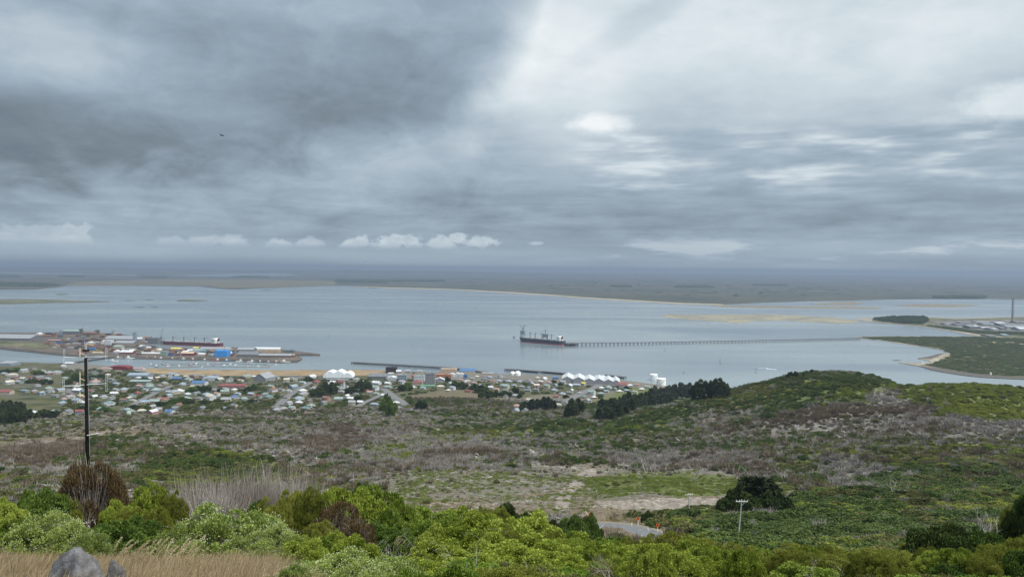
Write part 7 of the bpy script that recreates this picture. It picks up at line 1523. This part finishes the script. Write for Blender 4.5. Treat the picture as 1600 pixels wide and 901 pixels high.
# ------------------------------------------------------------------ far woods and heath
def far_cover(name, label, polys, n, sz, hh, seed, kinds=None, z=2.0):
    r = np.random.default_rng(seed); Ps = []; tot = 0
    for poly in polys:
        wp = np.array([on_plane(a, b, z)[:2] for a, b in poly]); lo, hi = wp.min(0), wp.max(0); c = r.uniform(lo, hi, (n*6, 2)); m_ = inpoly(c[:, 0], c[:, 1], [tuple(q_) for q_ in wp]); Ps.append(c[m_][:n])
    P = np.concatenate(Ps); k = len(P); sc = r.uniform(.6, 1.3, k)
    scatter(name, label, np.stack([P[:, 0], P[:, 1], np.full(k, z-.3)], 1), np.stack([np.zeros(k), np.zeros(k), r.uniform(0, 6.28, k)], 1), np.stack([sc*sz, sc*sz, sc*hh], 1), r.integers(0, 3, k), r.random(k), kinds or SLOPE[1][1])
far_cover('wood', 'dark pine wood on the smelter point', [[(1366, 499), (1400, 496.4), (1446, 496.6), (1450, 502), (1440, 506.4), (1410, 505.4), (1378, 502)]], 700, 9, 13, 1)
far_cover('heath_scrub', 'low green scrub over the point', [[(1345, 526.8), (1400, 526), (1520, 526), (1620, 530), (1620, 588), (1560, 586), (1490, 577), (1446, 569.4), (1470, 565), (1492, 553), (1470, 544.5), (1405, 534), (1360, 528.8)]], 3400, 9, 2.6, 2, SLOPE[1][1][:2]+SLOPE[2][1][:1])
far_cover('heath_scrub', 'scrub along the smelter point', [[(1450, 508), (1490, 511.5), (1520, 516), (1600, 519), (1600, 524), (1530, 521), (1500, 517), (1450, 509.6)]], 700, 9, 3, 3)
far_cover('far_woods', 'dark tree belts on the far shore', [[(-60, 446), (0, 447), (60, 447.6), (88, 446), (84, 443.8), (60, 443.2), (0, 441), (-60, 440)], [(0, 433.6), (30, 434), (24, 429.8), (0, 429.6)], [(225, 434), (255, 434), (255, 432.6), (225, 432.6)], [(100, 433), (125, 433), (125, 431), (100, 431)], [(365, 433.6), (420, 434.2), (412, 431.6), (370, 431.2)], [(525, 440.6), (600, 442), (600, 437.6), (530, 436.8)], [(610, 439.6), (690, 440), (690, 437.6), (610, 437.2)], [(960, 448), (980, 448), (980, 446.8), (960, 446.8)], [(1470, 466), (1530, 466), (1530, 463), (1470, 463)], [(1060, 449), (1110, 449), (1100, 446.8), (1065, 446.8)], [(1180, 446), (1225, 446), (1225, 444.6), (1180, 444.6)]], 260, 70, 15, 4)
far_cover('shelter_belts', 'scattered dark shelter belts over the plain', [[(500, 432), (800, 434), (1200, 439), (1600, 446), (1600, 458), (1400, 460), (1150, 466), (1000, 460), (800, 448), (600, 442)]], 700, 30, 5, 6)
# ------------------------------------------------------------------ labels for the town and its trees
TM = [(527, 588, 'the peaked white store'), (672, 596, 'the grey tower block'), (365, 604, 'the long red roof'), (310, 600, 'the blue roofed hall'), (137, 610, 'the antenna pole'), (905, 594, 'the gabled sheds'), (1027, 595, 'the white tanks'), (612, 620, 'the street junction'), (30, 650, 'the dark hill wood'), (445, 622, 'the straight street'), (860, 634, 'the dark shelter row'), (772, 600, 'the curved wharf end'), (240, 630, 'the lower field'), (185, 576, 'the dark red store'), (1090, 612, 'the crest trees'), (985, 640, 'the sloping pine belt'), (1186, 775, 'the front power pole'), (490, 640, 'the grey brush edge')]
rank_labels(TOWN_ITEMS, TM, lambda w: 'house', lambda w: 'houses of the harbour town')
rank_labels(TREE_ITEMS, [m_ for m_ in TM if m_[2] not in ('the crest trees', 'the sloping pine belt', 'the dark hill wood', 'the dark shelter row')]+[(1045, 615, 'the end of the pine belt'), (935, 650, 'the town end of the pine belt'), (-10, 660, 'the left picture edge')], lambda w: 'tree', lambda w: 'trees of slope and town')
# any label two things still share gets the plainest difference: its neighbour in the row
dup = {}
for o in COL.objects:
    if o.parent is None and 'label' in o and 'category' in o: dup.setdefault(o['label'], []).append(o)
print('shared labels', [(k, len(v)) for k, v in dup.items() if len(v) > 1][:20])
